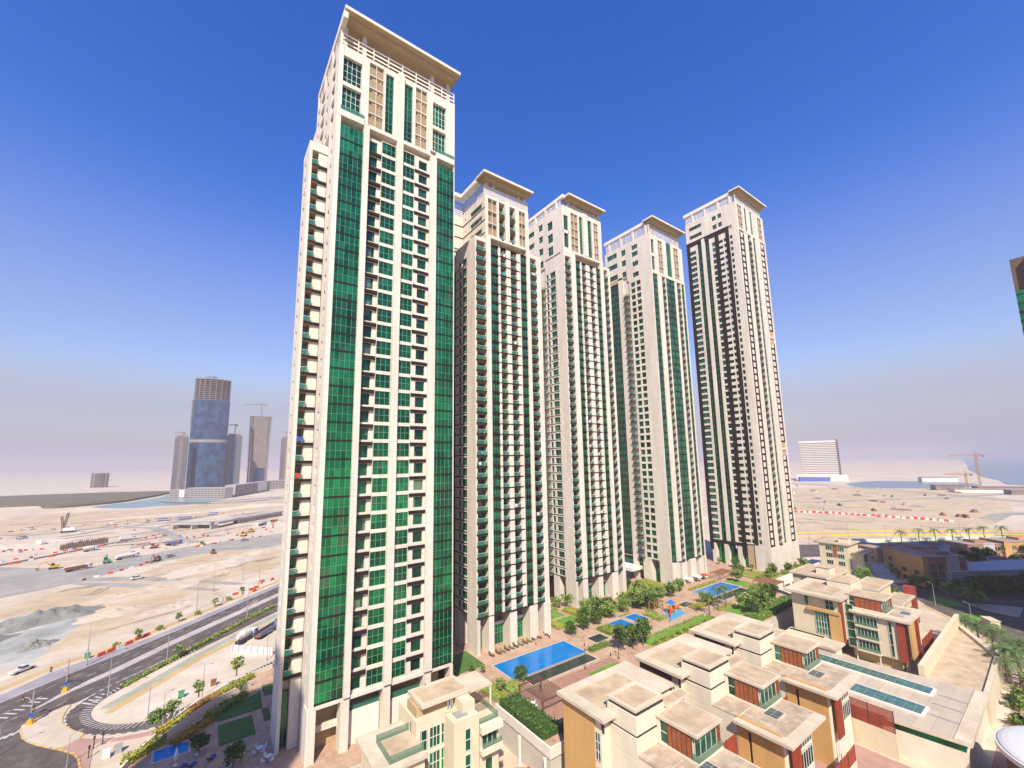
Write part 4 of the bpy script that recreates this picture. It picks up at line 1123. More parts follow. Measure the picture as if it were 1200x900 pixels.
def hedge(x0, x1, y0, y1, z0, h, m, label, leaf=.22, dens=9, name='hedge', seed=0, ang=0.0):
    """leafy hedge: a dark solid heart covered by leaf faces; built about its centre"""
    r = random.Random(seed + int(x0 * 7 + y0 * 3)); mb = MB()
    lx, ly = (x1 - x0), (y1 - y0); ms = m if isinstance(m, (list, tuple)) else [m]
    mb.box(-lx / 2 + .12, lx / 2 - .12, -ly / 2 + .12, ly / 2 - .12, 0, h * .8, ms[0])
    n = int((lx * ly + 2 * h * (lx + ly)) * dens)
    for i in range(min(n, 6000)):
        u, v = r.uniform(-.5, .5), r.uniform(-.5, .5)
        if r.random() < lx * ly / (lx * ly + 2 * h * (lx + ly)): c = Vector((u * lx, v * ly, h * (1 + .18 * math.sin(u * lx * 1.7 + seed) * math.sin(v * ly * 1.3)) + r.gauss(0, .1)))
        elif r.random() < lx / (lx + ly): c = Vector((u * lx, r.choice((-.5, .5)) * ly + r.gauss(0, .08), r.uniform(0, h)))
        else: c = Vector((r.choice((-.5, .5)) * lx + r.gauss(0, .08), v * ly, r.uniform(0, h)))
        leafquad(mb, c, leaf, r, r.choice(ms))
    o = mb.build(name, None, (0, 0, 0)); o.location = ((x0 + x1) / 2, (y0 + y1) / 2, z0); o.rotation_euler = (0, 0, ang)
    return tag(o, label, 'hedge' if name == 'hedge' else 'planting')

# ------------------------------------------------------------------ podium garden
grid_lines('deck_paving', (0.56, 0.37, 0.25), (0.62, 0.60, 0.58), 1.2, 1.2, .03, .85, .14, .25)
mat('deck_wall', (0.62, 0.57, 0.49), .85, .08, .4)
mat('timber_deck', (0.30, 0.17, 0.12), .75, .15, .8)
def watermat(name, col):
    m = mat(name, col, 0.08, 0.14, .35, coords='World', bump=.2, bscale=1.2, spec=.22)
    return m
watermat('pool_water', (0.0, 0.20, 0.56)); watermat('dark_water', (0.025, 0.04, 0.032))
mat('pool_rim', (0.55, 0.45, 0.36), .7, .1, 1)
deck = [(-7.4, 101.8), (-4.1, 108.9), (-0.3, 115), (2.9, 118.9), (9.9, 124), (16.9, 126.6), (40, 134), (80, 145), (140, 150), (190, 140), (232, 128), (238, 110), (236, 84), (194.5, 82.9), (183.8, 80.6), (180, 72), (172, 66.2), (140.2, 66.2), (139.5, 62), (52.4, 62), (52.4, 79.0), (10, 79.0), (-12, 84)]
o = MB().prism(deck, Z0 - .3, 0, 'deck_wall', 'deck_paving').build('podium_deck'); o['kind'] = 'structure'
# white edge beam round the south-west corner of the deck
b = MB(); b.box(52.2, 52.55, 61.7, 79, -1.2, .55, 'render_white'); b.box(52.56, 139, 61.7, 62.05, -1.2, .55, 'render_white')
tag(b.build('parapet_wall', None, (90, 62, 0)), 'long low white parapet edging the pool deck above the street', 'wall')
def pool(name, x0, x1, y0, y1, m, label, cat='pool', z=.0):
    b = MB(); w = .45
    b.box(x0 - w, x1 + w, y0 - w, y0, -.1, z + .12, 'pool_rim'); b.box(x0 - w, x1 + w, y1, y1 + w, -.1, z + .12, 'pool_rim')
    b.box(x0 - w, x0, y0, y1, -.1, z + .12, 'pool_rim'); b.box(x1, x1 + w, y0, y1, -.1, z + .12, 'pool_rim')
    rt = empty(name, ((x0 + x1) / 2, (y0 + y1) / 2, 0), label, cat)
    b.build('rim', rt)
    b = MB(); b.box(x0, x1, y0, y1, -.08, z + .05, m); b.build('water', rt)
    return rt
pool('swimming_pool', 61.5, 85.2, 85.0, 93.8, 'pool_water', 'largest blue swimming pool, in front of the second tower')
pool('reflecting_pool', 63.6, 84.6, 80.6, 84.3, 'dark_water', 'dark green basin along the near side of the largest blue pool', 'basin')
pool('swimming_pool', 153.4, 174.8, 88.4, 96.4, 'pool_water', 'blue swimming pool in front of the fourth tower')
pool('reflecting_pool', 153.6, 173.4, 84.0, 87.7, 'dark_water', 'dark basin along the near side of the blue pool by the fourth tower', 'basin')
pool('paddling_pool', 104.8, 110.8, 89.2, 94.8, 'pool_water', 'small square blue paddling pool, left one of the pair among the trees', 'pool')
pool('paddling_pool', 112.8, 118.2, 89.6, 95.2, 'pool_water', 'small square blue paddling pool, right one of the pair near the playground', 'pool')
pool('paddling_pool', 109.6, 113.5, 86.2, 87.7, 'pool_water', 'tiny blue pool strip in front of the paired paddling pools', 'pool')
pool('reflecting_pool', 91.6, 96.9, 87.2, 91.0, 'dark_water', 'small square dark basin right of the largest blue pool', 'basin')
pool('reflecting_pool', 136.4, 142.0, 88.3, 91.5, 'dark_water', 'small dark basin between playground and the far blue pool', 'basin')
pool('plunge_pool', -3.8, 1.0, 100.4, 104.0, 'pool_water', 'small blue plunge pool behind the garden wall left of the nearest tower', 'pool')
def patch(name, pts, z, m, kind='structure'):
    o = MB().prism(pts, z - .08, z, m).build(name); o['kind'] = kind; return o
rect = lambda a, b, c, d: [(a, c), (b, c), (b, d), (a, d)]
for pts, m in ((rect(102, 136, 76.9, 80.0), 'lawn'), (rect(93, 100.5, 101.2, 106.8), 'lawn'), (rect(94, 99.5, 108.2, 112.2), 'lawn'), (rect(139, 147.3, 103.5, 110.8), 'lawn'), (rect(137, 144, 99.5, 102.5), 'lawn'),
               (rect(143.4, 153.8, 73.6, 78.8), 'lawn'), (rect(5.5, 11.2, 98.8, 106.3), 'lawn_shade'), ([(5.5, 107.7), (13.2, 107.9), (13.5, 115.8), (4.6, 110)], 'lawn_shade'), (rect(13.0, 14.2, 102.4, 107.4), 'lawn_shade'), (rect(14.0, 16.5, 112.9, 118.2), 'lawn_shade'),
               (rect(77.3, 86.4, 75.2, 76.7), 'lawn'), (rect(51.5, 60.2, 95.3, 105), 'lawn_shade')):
    patch('lawn', pts, .09, m)
patch('timber_terrace', rect(57.0, 88, 66.5, 79.4), .02, 'timber_deck')
sandmat('promenade_paving', (0.53, 0.36, 0.245), (0.62, 0.44, 0.31), .3, .05, 2)
patch('promenade', rect(88, 150, 80.6, 84.2), .014, 'promenade_paving'); patch('promenade', rect(60, 132, 95.2, 100.2), .016, 'promenade_paving')
patch('promenade', rect(112, 150, 98, 109), .012, 'promenade_paving')
for x0, x1, y0, y1 in ((89.2, 92.6, 100.4, 113), (101, 105.5, 100.6, 112), (92.7, 100.9, 112.6, 117.5), (134, 138.8, 103, 117), (148, 154.5, 101, 118.5), (139, 147.8, 111.4, 116.5), (118.6, 122.5, 86, 90), (124, 133, 94.5, 97.2), (101.8, 135, 76.1, 76.8), (142, 153, 79.2, 81.6), (112, 117, 95.6, 96.8), (86, 93, 83.7, 85.6), (155, 175, 97.4, 98.8), (55.2, 57, 79.5, 88), (175.5, 183, 78, 88), (190, 204, 84.5, 100), (206, 234, 84.2, 87.8)):
    o = patch('groundcover', rect(x0, x1, y0, y1), .22, 'groundcover', 'stuff'); tag(o, None, None)
for x0, x1, y0, y1, h, m, lb in (
    (52.8, 57.4, 64.5, 78.4, 1.5, ['leaf_dark', 'leaf_mid', 'leaf_dark'], 'thick dark green hedge along the west parapet of the deck'),
    (57.5, 66, 62.3, 65.0, 1.4, ['leaf_dark', 'leaf_mid', 'leaf_dark'], 'dark green hedge on the deck corner behind the nearest villa roof'),
    (52.9, 54.6, 79.8, 92.0, 1.0, ['leaf_light', 'leaf_yellow', 'leaf_mid'], 'bright yellow-green hedge strip west of the largest pool'),
    (86.2, 93.2, 83.8, 85.5, .9, ['leaf_mid', 'leaf_dark'], 'short trimmed hedge beside the dark basin'),
    (141.5, 153, 66.8, 71.4, 1.6, ['leaf_mid', 'leaf_dark', 'leaf_light'], 'broad green hedge above the wall left of the stepped villa'),
    (154, 172, 67, 71.5, 1.5, ['leaf_mid', 'leaf_dark'], 'long green hedge further along the wall behind the stepped villa'),
    (207, 233, 84.6, 86.6, 1.3, ['leaf_mid', 'leaf_light', 'leaf_yellow'], 'green planting along the foot of the tallest right tower'),
    (191, 204, 86, 90, 1.1, ['leaf_mid', 'leaf_yellow', 'leaf_light'], 'yellow-green planting left of the tallest tower entrance'),
    (89.5, 92.4, 101, 112, .7, ['leaf_yellow', 'leaf_light'], 'yellow-green planting bed left of the square lawn'),
    (148.2, 153.2, 102, 117, .8, ['leaf_yellow', 'leaf_light', 'leaf_mid'], 'yellow planting bed beneath the fourth tower'),
    (57.2, 61.0, 80.4, 84.4, .8, ['leaf_light', 'leaf_orange', 'leaf_mid'], 'mixed flower bed at the west end of the largest pool'),
    (77, 86, 70.2, 71.6, .8, ['leaf_dark', 'leaf_mid'], 'low dark hedge strip behind the second villa roof'),
):
    hedge(x0, x1, y0, y1, .1, h, m, lb, dens=7)
for x0, x1, y0, y1, h, m, lb in (
    (101.8, 134, 80.15, 80.75, .6, ['leaf_light', 'leaf_mid'], 'low green hedge between the long front lawn and the promenade'),
    (98.2, 103.6, 88.2, 93.4, .8, ['leaf_mid', 'leaf_yellow', 'leaf_light'], 'planting island left of the paddling pools'),
    (119.2, 123, 86.2, 92.6, .8, ['leaf_light', 'leaf_yellow', 'leaf_mid'], 'planting island between paddling pools and playground'),
    (106, 121, 99.4, 101.2, .8, ['leaf_yellow', 'leaf_mid'], 'yellow-green hedge behind the paddling pools'),
    (124, 134, 98.6, 101.4, .9, ['leaf_mid', 'leaf_light'], 'green bed behind the playground grove'),
    (137.2, 151.5, 84.8, 87.6, .7, ['leaf_yellow', 'leaf_light', 'leaf_mid'], 'yellow-green bed in front of the small dark basin by the far pool'),
    (101.2, 105.2, 101, 111.5, .8, ['leaf_yellow', 'leaf_light', 'leaf_mid'], 'yellow-green bed right of the square lawn'),
    (93, 100.6, 113, 117, .9, ['leaf_light', 'leaf_mid'], 'green bed at the foot of the third tower'),
    (155, 174, 97.6, 98.6, .6, ['leaf_yellow', 'leaf_mid'], 'low hedge behind the far blue pool'),
    (158, 172, 74.4, 76.2, .9, ['leaf_mid', 'leaf_light'], 'rounded hedge along the seating area of the hedge garden'),
):
    hedge(x0, x1, y0, y1, .1, h, m, lb, dens=7)
for pts in (rect(107, 131, 101.4, 104.2), rect(134.5, 138.4, 104, 116), rect(154, 171, 73.8, 79.4), rect(142.4, 152.6, 79.2, 81.4), rect(176.5, 183.5, 88.5, 96)):
    patch('lawn', pts, .1, 'lawn')
# garden wall planting left of the nearest tower
wl = [(-9, 97.5), (-7.5, 101.7), (-4.1, 108.7), (-0.3, 114.8), (2.9, 118.7), (9.9, 123.8), (17, 126.4)]
b = MB()
for a, c in zip(wl, wl[1:]):
    d = Vector(c) - Vector(a); b.obox(((a[0] + c[0]) / 2, (a[1] + c[1]) / 2), math.atan2(d.y, d.x), d.length + .1, .35, Z0, .9, 'render_cream')
tag(b.build('garden_wall', None, (0, 112, Z0)), 'cream garden wall between the slip road and the tower garden', 'wall')
b = MB(); wl2 = [(-3.4, 106), (1.0, 111.2), (5.2, 115.6), (12, 119.6)]
for a, c in zip(wl2, wl2[1:]):
    d = Vector(c) - Vector(a); b.obox(((a[0] + c[0]) / 2, (a[1] + c[1]) / 2), math.atan2(d.y, d.x), d.length + .1, .2, 0, 1.3, 'render_cream')
tag(b.build('garden_wall', None, (4, 113, 0)), 'inner cream wall behind the shaded lawn, overgrown with shrubs', 'wall')
for i, (cx, cy, L, W_, h, m, lb) in enumerate((
    (-5.2, 104.6, 6.4, 1.6, 1.2, ['leaf_yellow', 'leaf_mid', 'leaf_light'], 'yellow-green bushes on the garden wall beside the plunge pool'),
    (-1.4, 111.2, 7.0, 1.7, 1.3, ['leaf_yellow', 'leaf_orange', 'leaf_light'], 'yellow and orange bushes in the middle of the garden wall bed'),
    (3.4, 116.6, 6.5, 1.7, 1.0, ['leaf_orange', 'leaf_red', 'leaf_mid'], 'red flowering bushes along the garden wall'),
    (9.4, 121.6, 8.0, 1.7, 1.0, ['leaf_yellow', 'leaf_light', 'leaf_mid'], 'yellow-green bushes at the tower end of the garden wall'),
    (1.6, 106.6, 7.6, 1.8, .9, ['leaf_orange', 'leaf_yellow', 'leaf_mid'], 'orange and yellow hedge between plunge pool and lawn'),
    (7.2, 112.6, 9.0, 1.8, 1.1, ['leaf_mid', 'leaf_yellow', 'leaf_light'], 'green shrub bed above the shaded upper lawn'))):
    hedge(cx - L / 2, cx + L / 2, cy - W_ / 2, cy + W_ / 2, .05, h, m, lb, leaf=.25, dens=9, seed=i, ang=.68)
for k, (kd, x, y, lb, sc) in enumerate((
    ('round_dark', 89.7, 95.4, 'dark round tree at the north end of the largest pool', .85), ('round_dark', 95.6, 95.9, 'dark round tree behind the small square dark basin', .85), ('round_dark', 101.6, 96.6, 'dark green tree left of the paddling pools', .95),
    ('pale', 108.3, 97.2, 'pale airy tree behind the left paddling pool', 1.15), ('pale', 116.1, 98.0, 'pale airy tree behind the right paddling pool', 1.05), ('round_mid', 122.8, 97.0, 'large bushy tree left of the playground', 1.5), ('round_dark', 126.2, 94.4, 'dense dark tree touching the playground canopy', 1.2), ('pale', 120.4, 100.6, 'pale tree at the back of the playground grove', 1.2),
    ('tall_dark', 93.1, 80.0, 'tall dark tree nearest the largest pool, left of three', 1.05), ('tall_dark', 96.6, 78.8, 'tall dark tree in the middle of the three behind the villa roofs', 1.0), ('tall_dark', 100.4, 78.4, 'tall dark tree right of the three, at the lawn corner', 1.15), ('round_dark', 62.4, 83.6, 'small dark tree at the near corner of the largest pool', .75),
    ('pale', 105.4, 113.6, 'pale tree in the bed below the third tower', 1.0), ('pale', 105.6, 105.0, 'pale yellow-green tree right of the square lawn', 1.05), ('pale', 101.2, 114.6, 'pale thin tree at the top of the square lawn', .9), ('round_mid', 103.2, 102.4, 'green bushy tree at the low corner of the square lawn', .8),
    ('round_mid', 142.5, 97.6, 'bushy tree at the left end of the far blue pool', 1.1), ('pale', 138.2, 99.0, 'pale tree between playground and far blue pool', 1.0), ('pale', 134.0, 101.6, 'pale tree in the promenade below the fourth tower', 1.1), ('round_mid', 150.6, 99.4, 'green tree right beside the far blue pool', 1.05), ('sapling', 146.2, 99.0, 'yellowish sapling left of the far blue pool', 1.2),
    ('round_mid', 148.6, 73.8, 'bushy tree on the lawn left of the stepped villa', 1.25), ('round_mid', 152.2, 70.8, 'dark bushy tree behind the hedge of the stepped villa', 1.3), ('round_dark', 146.0, 70.2, 'dark tree at the front of the hedge garden', 1.1), ('round_mid', 157.0, 72.6, 'bushy tree between hedge and brown pergola', 1.1), ('pale', 160.5, 76.5, 'pale tree near the round seating area', .9),
    ('sapling', 194, 86, 'yellowish sapling left of the tallest tower', 1.2), ('sapling', 198.5, 87.5, 'yellowish sapling before the brown-banded tower face', 1.3), ('round_mid', 203, 88, 'small green tree at the corner leg of the tallest tower', 1.0), ('sapling', 201, 96, 'yellow sapling in front of the tallest tower lobby', 1.1), ('round_mid', 203, 104, 'small green tree by the tallest tower lobby glass', .9), ('sapling', 203.5, 112, 'sapling at the far end of the tallest tower lobby', 1.1),
    ('round_mid', 212, 85.6, 'small green tree below the leftmost leg of the tallest tower', .9), ('sapling', 220, 85.4, 'sapling below the middle legs of the tallest tower', 1.1), ('round_mid', 228, 85.6, 'small green tree below the right leg of the tallest tower', .9),
    ('round_dark', 7.3, 90.8, 'dark round tree on the plaza beside the nearest tower', .8), ('sapling', 2.3, 121.2, 'yellow-green tree outside the garden wall near the parked trailer', 1.1), ('round_dark', 2.6, 98.6, 'dark small tree beside the plunge pool', .7), ('round_mid', -4.3, 112.8, 'bushy yellow-green tree overhanging the garden wall', .7), ('round_mid', -2.0, 115.6, 'green tree on the garden wall at the bend of the road', .65), ('sapling', 9.6, 127.4, 'small yellow tree beyond the end of the garden wall', 1.4), ('sapling', 9.8, 117.8, 'yellow sapling behind the upper shaded lawn', .9),
    ('round_mid', 65.2, 68.2, 'bushy tree beside the pergola behind the nearest villa', .8), ('pale', 56.3, 83.0, 'pale shrub tree at the west end of the largest pool', .6), ('sapling', 57.4, 92.0, 'yellow sapling between second tower and pool', .6), ('bush', 56.0, 94.3, 'dark round bush at the corner of the second tower', .8),
    ('round_mid', 98.6, 99.2, 'bushy tree between dark trees and the square lawn', 1.0), ('round_dark', 112.0, 100.6, 'dark tree in the hedge behind the paddling pools', 1.1), ('round_mid', 108.8, 103.2, 'green tree on the upper promenade lawn', 1.1), ('pale', 128.4, 102.8, 'pale tree at the right end of the upper promenade lawn', 1.1),
    ('round_mid', 136.6, 107.6, 'green tree in the lawn strip below the fourth tower', 1.0), ('round_dark', 136.2, 113.2, 'dark tree at the top of the lawn strip below the fourth tower', 1.0), ('pale', 144.8, 85.8, 'pale tree in the yellow bed before the far dark basin', .95), ('round_mid', 163.8, 77.8, 'round tree on the seating lawn of the hedge garden', 1.0), ('round_dark', 169.2, 74.6, 'dark tree at the right end of the hedge garden lawn', 1.1), ('round_mid', 180.4, 92.4, 'tree on the lawn right of the far blue pool', 1.1), ('round_mid', 188.6, 95.6, 'tree between far blue pool and tallest tower', 1.1),
    ('round_mid', 172, 78.6, 'green tree right of the round seating area', .9), ('bush', 166.5, 80.8, 'low green bush by the brown pergola', 1.0), ('bush', 160.4, 82.0, 'low green bush left of the brown pergola', 1.0),
)):
    tree(kd, x, y, .1, lb, sc)
for x, y, sc, lb in ((135.6, 79.2, 1.0, 'left of the three palms on the lawn below the far pool'), (142.8, 80.2, 1.05, 'middle of the three palms below the far pool'), (147.6, 80.0, 1.0, 'right of the three palms below the far pool')):
    tree('tall_palm', x, y, .1, lb, sc * .95)
r = random.Random(5)
for k in range(9):
    tree('yellow_bush', 103.5 + k * 3.6, 76.4 + r.uniform(-.1, .1), .15, 'small pale bush in the row along the front lawn edge', .8, 'row of pale bushes along the front lawn')
# loungers beside the big pool
mat('lounger_wood', (0.14, 0.07, 0.045), .6, .2, 2); mat('cushion_green', (0.16, 0.22, 0.10), .9, .1, 2); mat('cushion_blue', (0.02, 0.05, 0.40), .8); mat('fabric_white', (0.80, 0.78, 0.74), .9); mat('fabric_red', (0.50, 0.05, 0.04), .8); mat('umbrella_canvas', (0.66, 0.55, 0.40), .9)
def lounger(x, y, z, rz, cm, label, group=None):
    rt = empty('sun_lounger', (x, y, z), label, 'sun lounger', group)
    b = MB(); b.box(x - .35, x + .35, y - .95, y + .45, z + .28, z + .36, 'lounger_wood')
    for dx in (-.3, .24):
        for dy in (-.9, .35): b.box(x + dx, x + dx + .06, y + dy, y + dy + .06, z, z + .28, 'lounger_wood')
    b.build('frame', rt)
    b = MB(); b.box(x - .32, x + .32, y - .93, y + .4, z + .362, z + .44, cm)
    b.face([(x - .32, y + .4, z + .44), (x + .32, y + .4, z + .44), (x + .32, y + .98, z + .95), (x - .32, y + .98, z + .95)], cm)
    b.face([(x - .33, y + .42, z + .36), (x - .33, y + 1.0, z + .89), (x + .33, y + 1.0, z + .89), (x + .33, y + .42, z + .36)], 'lounger_wood')
    b.build('cushion', rt)
    rt.rotation_euler = (0, 0, rz)
    return rt
for k, x in enumerate((64.1, 66.3, 67.8, 69.3, 70.9, 72.4, 74.1, 75.8, 77.4, 79.0, 81.0, 84.0)):
    lounger(x, 98.4 + .12 * k, .02, .25, 'cushion_green' if k in (2, 4, 6, 8) else 'lounger_wood', 'green cushioned sun lounger in the row beside the largest pool' if k in (2, 4, 6, 8) else 'dark wooden sun lounger in the row beside the largest pool', 'green loungers by the largest pool' if k in (2, 4, 6, 8) else 'brown loungers by the largest pool')
for k, (x, y) in enumerate(((0.3, 95.4), (1.6, 95.0), (4.3, 95.2))):
    lounger(x, y, .02, 2.6, 'cushion_blue', ('blue lounger furthest left on the shaded plaza', 'blue lounger second from left on the shaded plaza', 'blue lounger beside the dark plaza tree')[k])
def parasol(x, y, z, h, rad, m, label, closed=False):
    rt = empty('parasol', (x, y, z), label, 'parasol')
    b = MB(); b.tube([(x, y, z), (x, y, z + h)], .035, 'metal_white', 6); b.box(x - .3, x + .3, y - .3, y + .3, z, z + .08, 'metal_white'); b.build('pole', rt)
    b = MB(); n = 8
    if closed: b.tube([(x, y, z + h * .35), (x, y, z + h * .6), (x, y, z + h)], [.22, .3, .05], m, 8)
    else:
        for i in range(n):
            a0, a1 = 2 * math.pi * i / n, 2 * math.pi * (i + 1) / n
            b.face([(x, y, z + h), (x + rad * math.cos(a0), y + rad * math.sin(a0), z + h - .55), (x + rad * math.cos(a1), y + rad * math.sin(a1), z + h - .55)], m)
            b.face([(x + rad * math.cos(a0), y + rad * math.sin(a0), z + h - .55), (x + rad * math.cos(a0), y + rad * math.sin(a0), z + h - .72), (x + rad * math.cos(a1), y + rad * math.sin(a1), z + h - .72), (x + rad * math.cos(a1), y + rad * math.sin(a1), z + h - .55)], m)
    b.build('canopy', rt)
parasol(2.3, 98.2, .1, 2.8, 1.3, 'fabric_white', 'closed white parasol between plunge pool and loungers', True)
parasol(-.6, 97.2, .1, 2.8, 1.3, 'fabric_white', 'closed white parasol nearest the plunge pool steps', True)
parasol(162.5, 103.2, .1, 2.7, 1.9, 'fabric_white', 'left white parasol at the foot of the fourth tower')
parasol(168.5, 102.4, .1, 2.7, 1.9, 'fabric_white', 'right white parasol at the foot of the fourth tower')
parasol(173.5, 102.2, .1, 2.5, 1.7, 'fabric_red', 'red parasol at the foot of the fourth tower')
def cafe_table(x, y, z, label):
    rt = empty('cafe_table', (x, y, z), label, 'table')
    b = MB(); b.prism([(x + .6 * math.cos(t * .5236), y + .6 * math.sin(t * .5236)) for t in range(12)], z + .7, z + .75, 'fabric_white'); b.build('tabletop', rt)
    b = MB(); b.tube([(x, y, z), (x, y, z + .7)], .05, 'metal_white', 6); b.build('leg', rt)
def garden_chair(x, y, z, rz, label, group):
    rt = empty('garden_chair', (x, y, z), label, 'chair', group)
    b = MB(); b.box(x - .24, x + .24, y - .24, y + .24, z + .42, z + .47, 'fabric_white'); b.build('seat', rt)
    b = MB(); b.box(x - .24, x + .24, y + .2, y + .25, z + .47, z + .95, 'fabric_white'); b.build('backrest', rt)
    for dx in (-.22, .18):
        for dy in (-.22, .18):
            b = MB(); b.box(x + dx, x + dx + .04, y + dy, y + dy + .04, z, z + .42, 'fabric_white'); b.build('leg', rt)
    rt.rotation_euler = (0, 0, rz)
for (x, y, lb) in ((11.3, 92.6, 'round white table with white chairs on the shaded plaza'), (12.3, 89.2, 'second round white table nearer the tower columns'), (58.4, 74.3, 'white cafe table under the brown pergola')):
    cafe_table(x, y, .02, lb)
    for q in range(4):
        a = q * 1.57 + .4; garden_chair(x + .95 * math.cos(a), y + .95 * math.sin(a), .02, a - 1.57, 'white garden chair at ' + ('the left plaza table' if x < 12 else 'the right plaza table' if x < 20 else 'the pergola table'), 'white garden chairs ' + str(int(x)))
def pergola(x0, x1, y0, y1, z, h, m, label):
    rt = empty('pergola', ((x0 + x1) / 2, (y0 + y1) / 2, z), label, 'pergola')
    for x in (x0, x1):
        for y in (y0, y1):
            b = MB(); b.box(x - .13, x + .13, y - .13, y + .13, z, z + h, m); b.build('post', rt)
    b = MB()
    for y in (y0, y1): b.box(x0 - .4, x1 + .4, y - .08, y + .08, z + h, z + h + .22, m)
    n = int((x1 - x0) / .55)
    for i in range(n + 1):
        x = x0 + (x1 - x0) * i / n; b.box(x - .05, x + .05, y0 - .4, y1 + .4, z + h + .222, z + h + .36, m)
    b.build('roof_beams', rt)
mat('pergola_wood', (0.13, 0.06, 0.04), .7, .2, 1); mat('pergola_orange', (0.36, 0.17, 0.09), .7, .15, 1)
pergola(57.6, 63.4, 70.0, 77.6, .02, 2.8, 'pergola_wood', 'dark wooden pergola over a table behind the nearest villa')
pergola(176, 184, 76.4, 84, .02, 2.7, 'pergola_orange', 'terracotta pergola beside the hedge garden of the stepped villa')
pergola(124, 128.6, 91.6, 93.6, .02, 2.7, 'pergola_orange', 'small brown pergola behind the playground')
pergola(176, 186, 97, 101, .02, 2.4, 'pergola_orange', 'terracotta shelter at the far end of the far blue pool')
# playground
rt = empty('playground_frame', (129.5, 88.5, 0), 'red and yellow climbing frame with slide on a blue safety mat', 'playground')
mat('play_red', (0.62, 0.05, 0.03), .4); mat('play_yellow', (0.80, 0.42, 0.02), .4); mat('play_blue', (0.03, 0.18, 0.55), .4); mat('mat_blue', (0.05, 0.36, 0.62), .8)
patch('playground_mat', [(122, 84.4), (131.5, 85.2), (136.5, 92.6), (128.5, 91.6)], .03, 'mat_blue')
for x, y in ((127, 87), (129, 87), (127, 89), (129, 89), (131.4, 88.4), (132.8, 88.4), (131.4, 90), (132.8, 90)):
    b = MB(); b.tube([(x, y, 0), (x, y, 3.2)], .09, 'play_yellow', 6); b.build('post', rt)
b = MB(); b.box(126.9, 129.1, 86.9, 89.1, 1.35, 1.5, 'play_red'); b.box(131.3, 132.9, 88.3, 90.1, 1.0, 1.15, 'play_red'); b.box(129.1, 131.4, 88.4, 89, 1.2, 1.3, 'play_yellow'); b.build('platform', rt)
b = MB(); b.face([(126.8, 86.8, 3.2), (129.2, 86.8, 3.2), (128, 88, 4.4)], 'play_blue'); b.face([(129.2, 86.8, 3.2), (129.2, 89.2, 3.2), (128, 88, 4.4)], 'play_blue'); b.face([(129.2, 89.2, 3.2), (126.8, 89.2, 3.2), (128, 88, 4.4)], 'play_blue'); b.face([(126.8, 89.2, 3.2), (126.8, 86.8, 3.2), (128, 88, 4.4)], 'play_blue'); b.build('roof', rt)
b = MB(); b.tube([(126.9, 87.4, 1.4), (126, 87, .9), (125, 86.6, .3), (124.5, 86.4, .2)], .38, 'play_red', 8); b.build('slide', rt)
b = MB(); b.tube([(132.9, 89, 1.1), (133.8, 88.6, .6), (134.6, 88.2, .2)], .38, 'play_yellow', 8); b.build('slide', rt)
b = MB(); b.box(126.95, 127.03, 87, 89, 1.5, 2.3, 'play_yellow'); b.box(129, 129.06, 87, 88.3, 1.5, 2.3, 'play_red'); b.build('panel', rt)
# people on the deck
mat('skin', (0.35, 0.20, 0.13), .6); mat('cloth_white', (0.75, 0.73, 0.7), .9); mat('cloth_dark', (0.03, 0.03, 0.05), .9); mat('cloth_red', (0.5, 0.08, 0.05), .9); mat('hair_dark', (0.02, 0.015, 0.012), .8)
def person(x, y, z, rz, top, bottom, label, walk=.18):
    V = [(0, 0, .95), (0, 0, 1.2), (0, 0, 1.42), (0, 0, 1.52), (0, .02, 1.62), (0, .01, 1.74),
         (.19, 0, 1.41), (.26, .03, 1.14), (.25, .12, .9), (-.19, 0, 1.41), (-.26, -.03, 1.14), (-.25, .06, .9),
         (.1, 0, .9), (.11, walk, .5), (.11, walk * .8, .07), (.11, walk * .8 + .16, .03), (-.1, 0, .9), (-.11, -walk * .6, .5), (-.11, -walk * 1.3, .09), (-.11, -walk * 1.3 + .15, .03)]
    E = [(0, 1), (1, 2), (2, 3), (3, 4), (4, 5), (2, 6), (6, 7), (7, 8), (2, 9), (9, 10), (10, 11), (0, 12), (12, 13), (13, 14), (14, 15), (0, 16), (16, 17), (17, 18), (18, 19)]
    Rr = [.15, .14, .15, .06, .1, .08, .07, .05, .04, .07, .05, .04, .1, .07, .05, .04, .1, .07, .05, .04]
    me = bpy.data.meshes.new('person'); me.from_pydata(V, E, []); me.update()
    o = bpy.data.objects.new('person', me); COL.objects.link(o)
    sk = o.modifiers.new('skin', 'SKIN'); sb = o.modifiers.new('sub', 'SUBSURF'); sb.levels = 1; sb.render_levels = 1
    for i, d in enumerate(me.skin_vertices[0].data): d.radius = (Rr[i], Rr[i] * .8); d.use_root = (i == 0)
    dg = bpy.context.evaluated_depsgraph_get(); ev = o.evaluated_get(dg)
    m2 = bpy.data.meshes.new_from_object(ev); o.modifiers.clear(); o.data = m2
    m2.materials.clear()
    for k in ('skin', top, bottom, 'hair_dark'): m2.materials.append(MATS[k])
    for p in m2.polygons:
        c = p.center
        p.material_index = 3 if c.z > 1.68 or (c.z > 1.56 and c.y < -.03) else 0 if c.z > 1.47 or (abs(c.x) > .2 and c.z < 1.2) else 1 if c.z > .95 else 2 if c.z > .1 else 3
        p.use_smooth = True
    o.location = (x, y, z); o.rotation_euler = (0, 0, rz)
    tag(o, label, 'person')
person(77.4, 96.4, .02, .6, 'cloth_white', 'cloth_red', 'person in a white top walking beside the largest pool')
person(83.2, 97.4, .02, 2.6, 'cloth_white', 'cloth_dark', 'person in white standing by the last pool loungers')
person(112.6, 104.8, .02, 1.2, 'cloth_dark', 'cloth_dark', 'person in dark clothes on the promenade below the third tower')
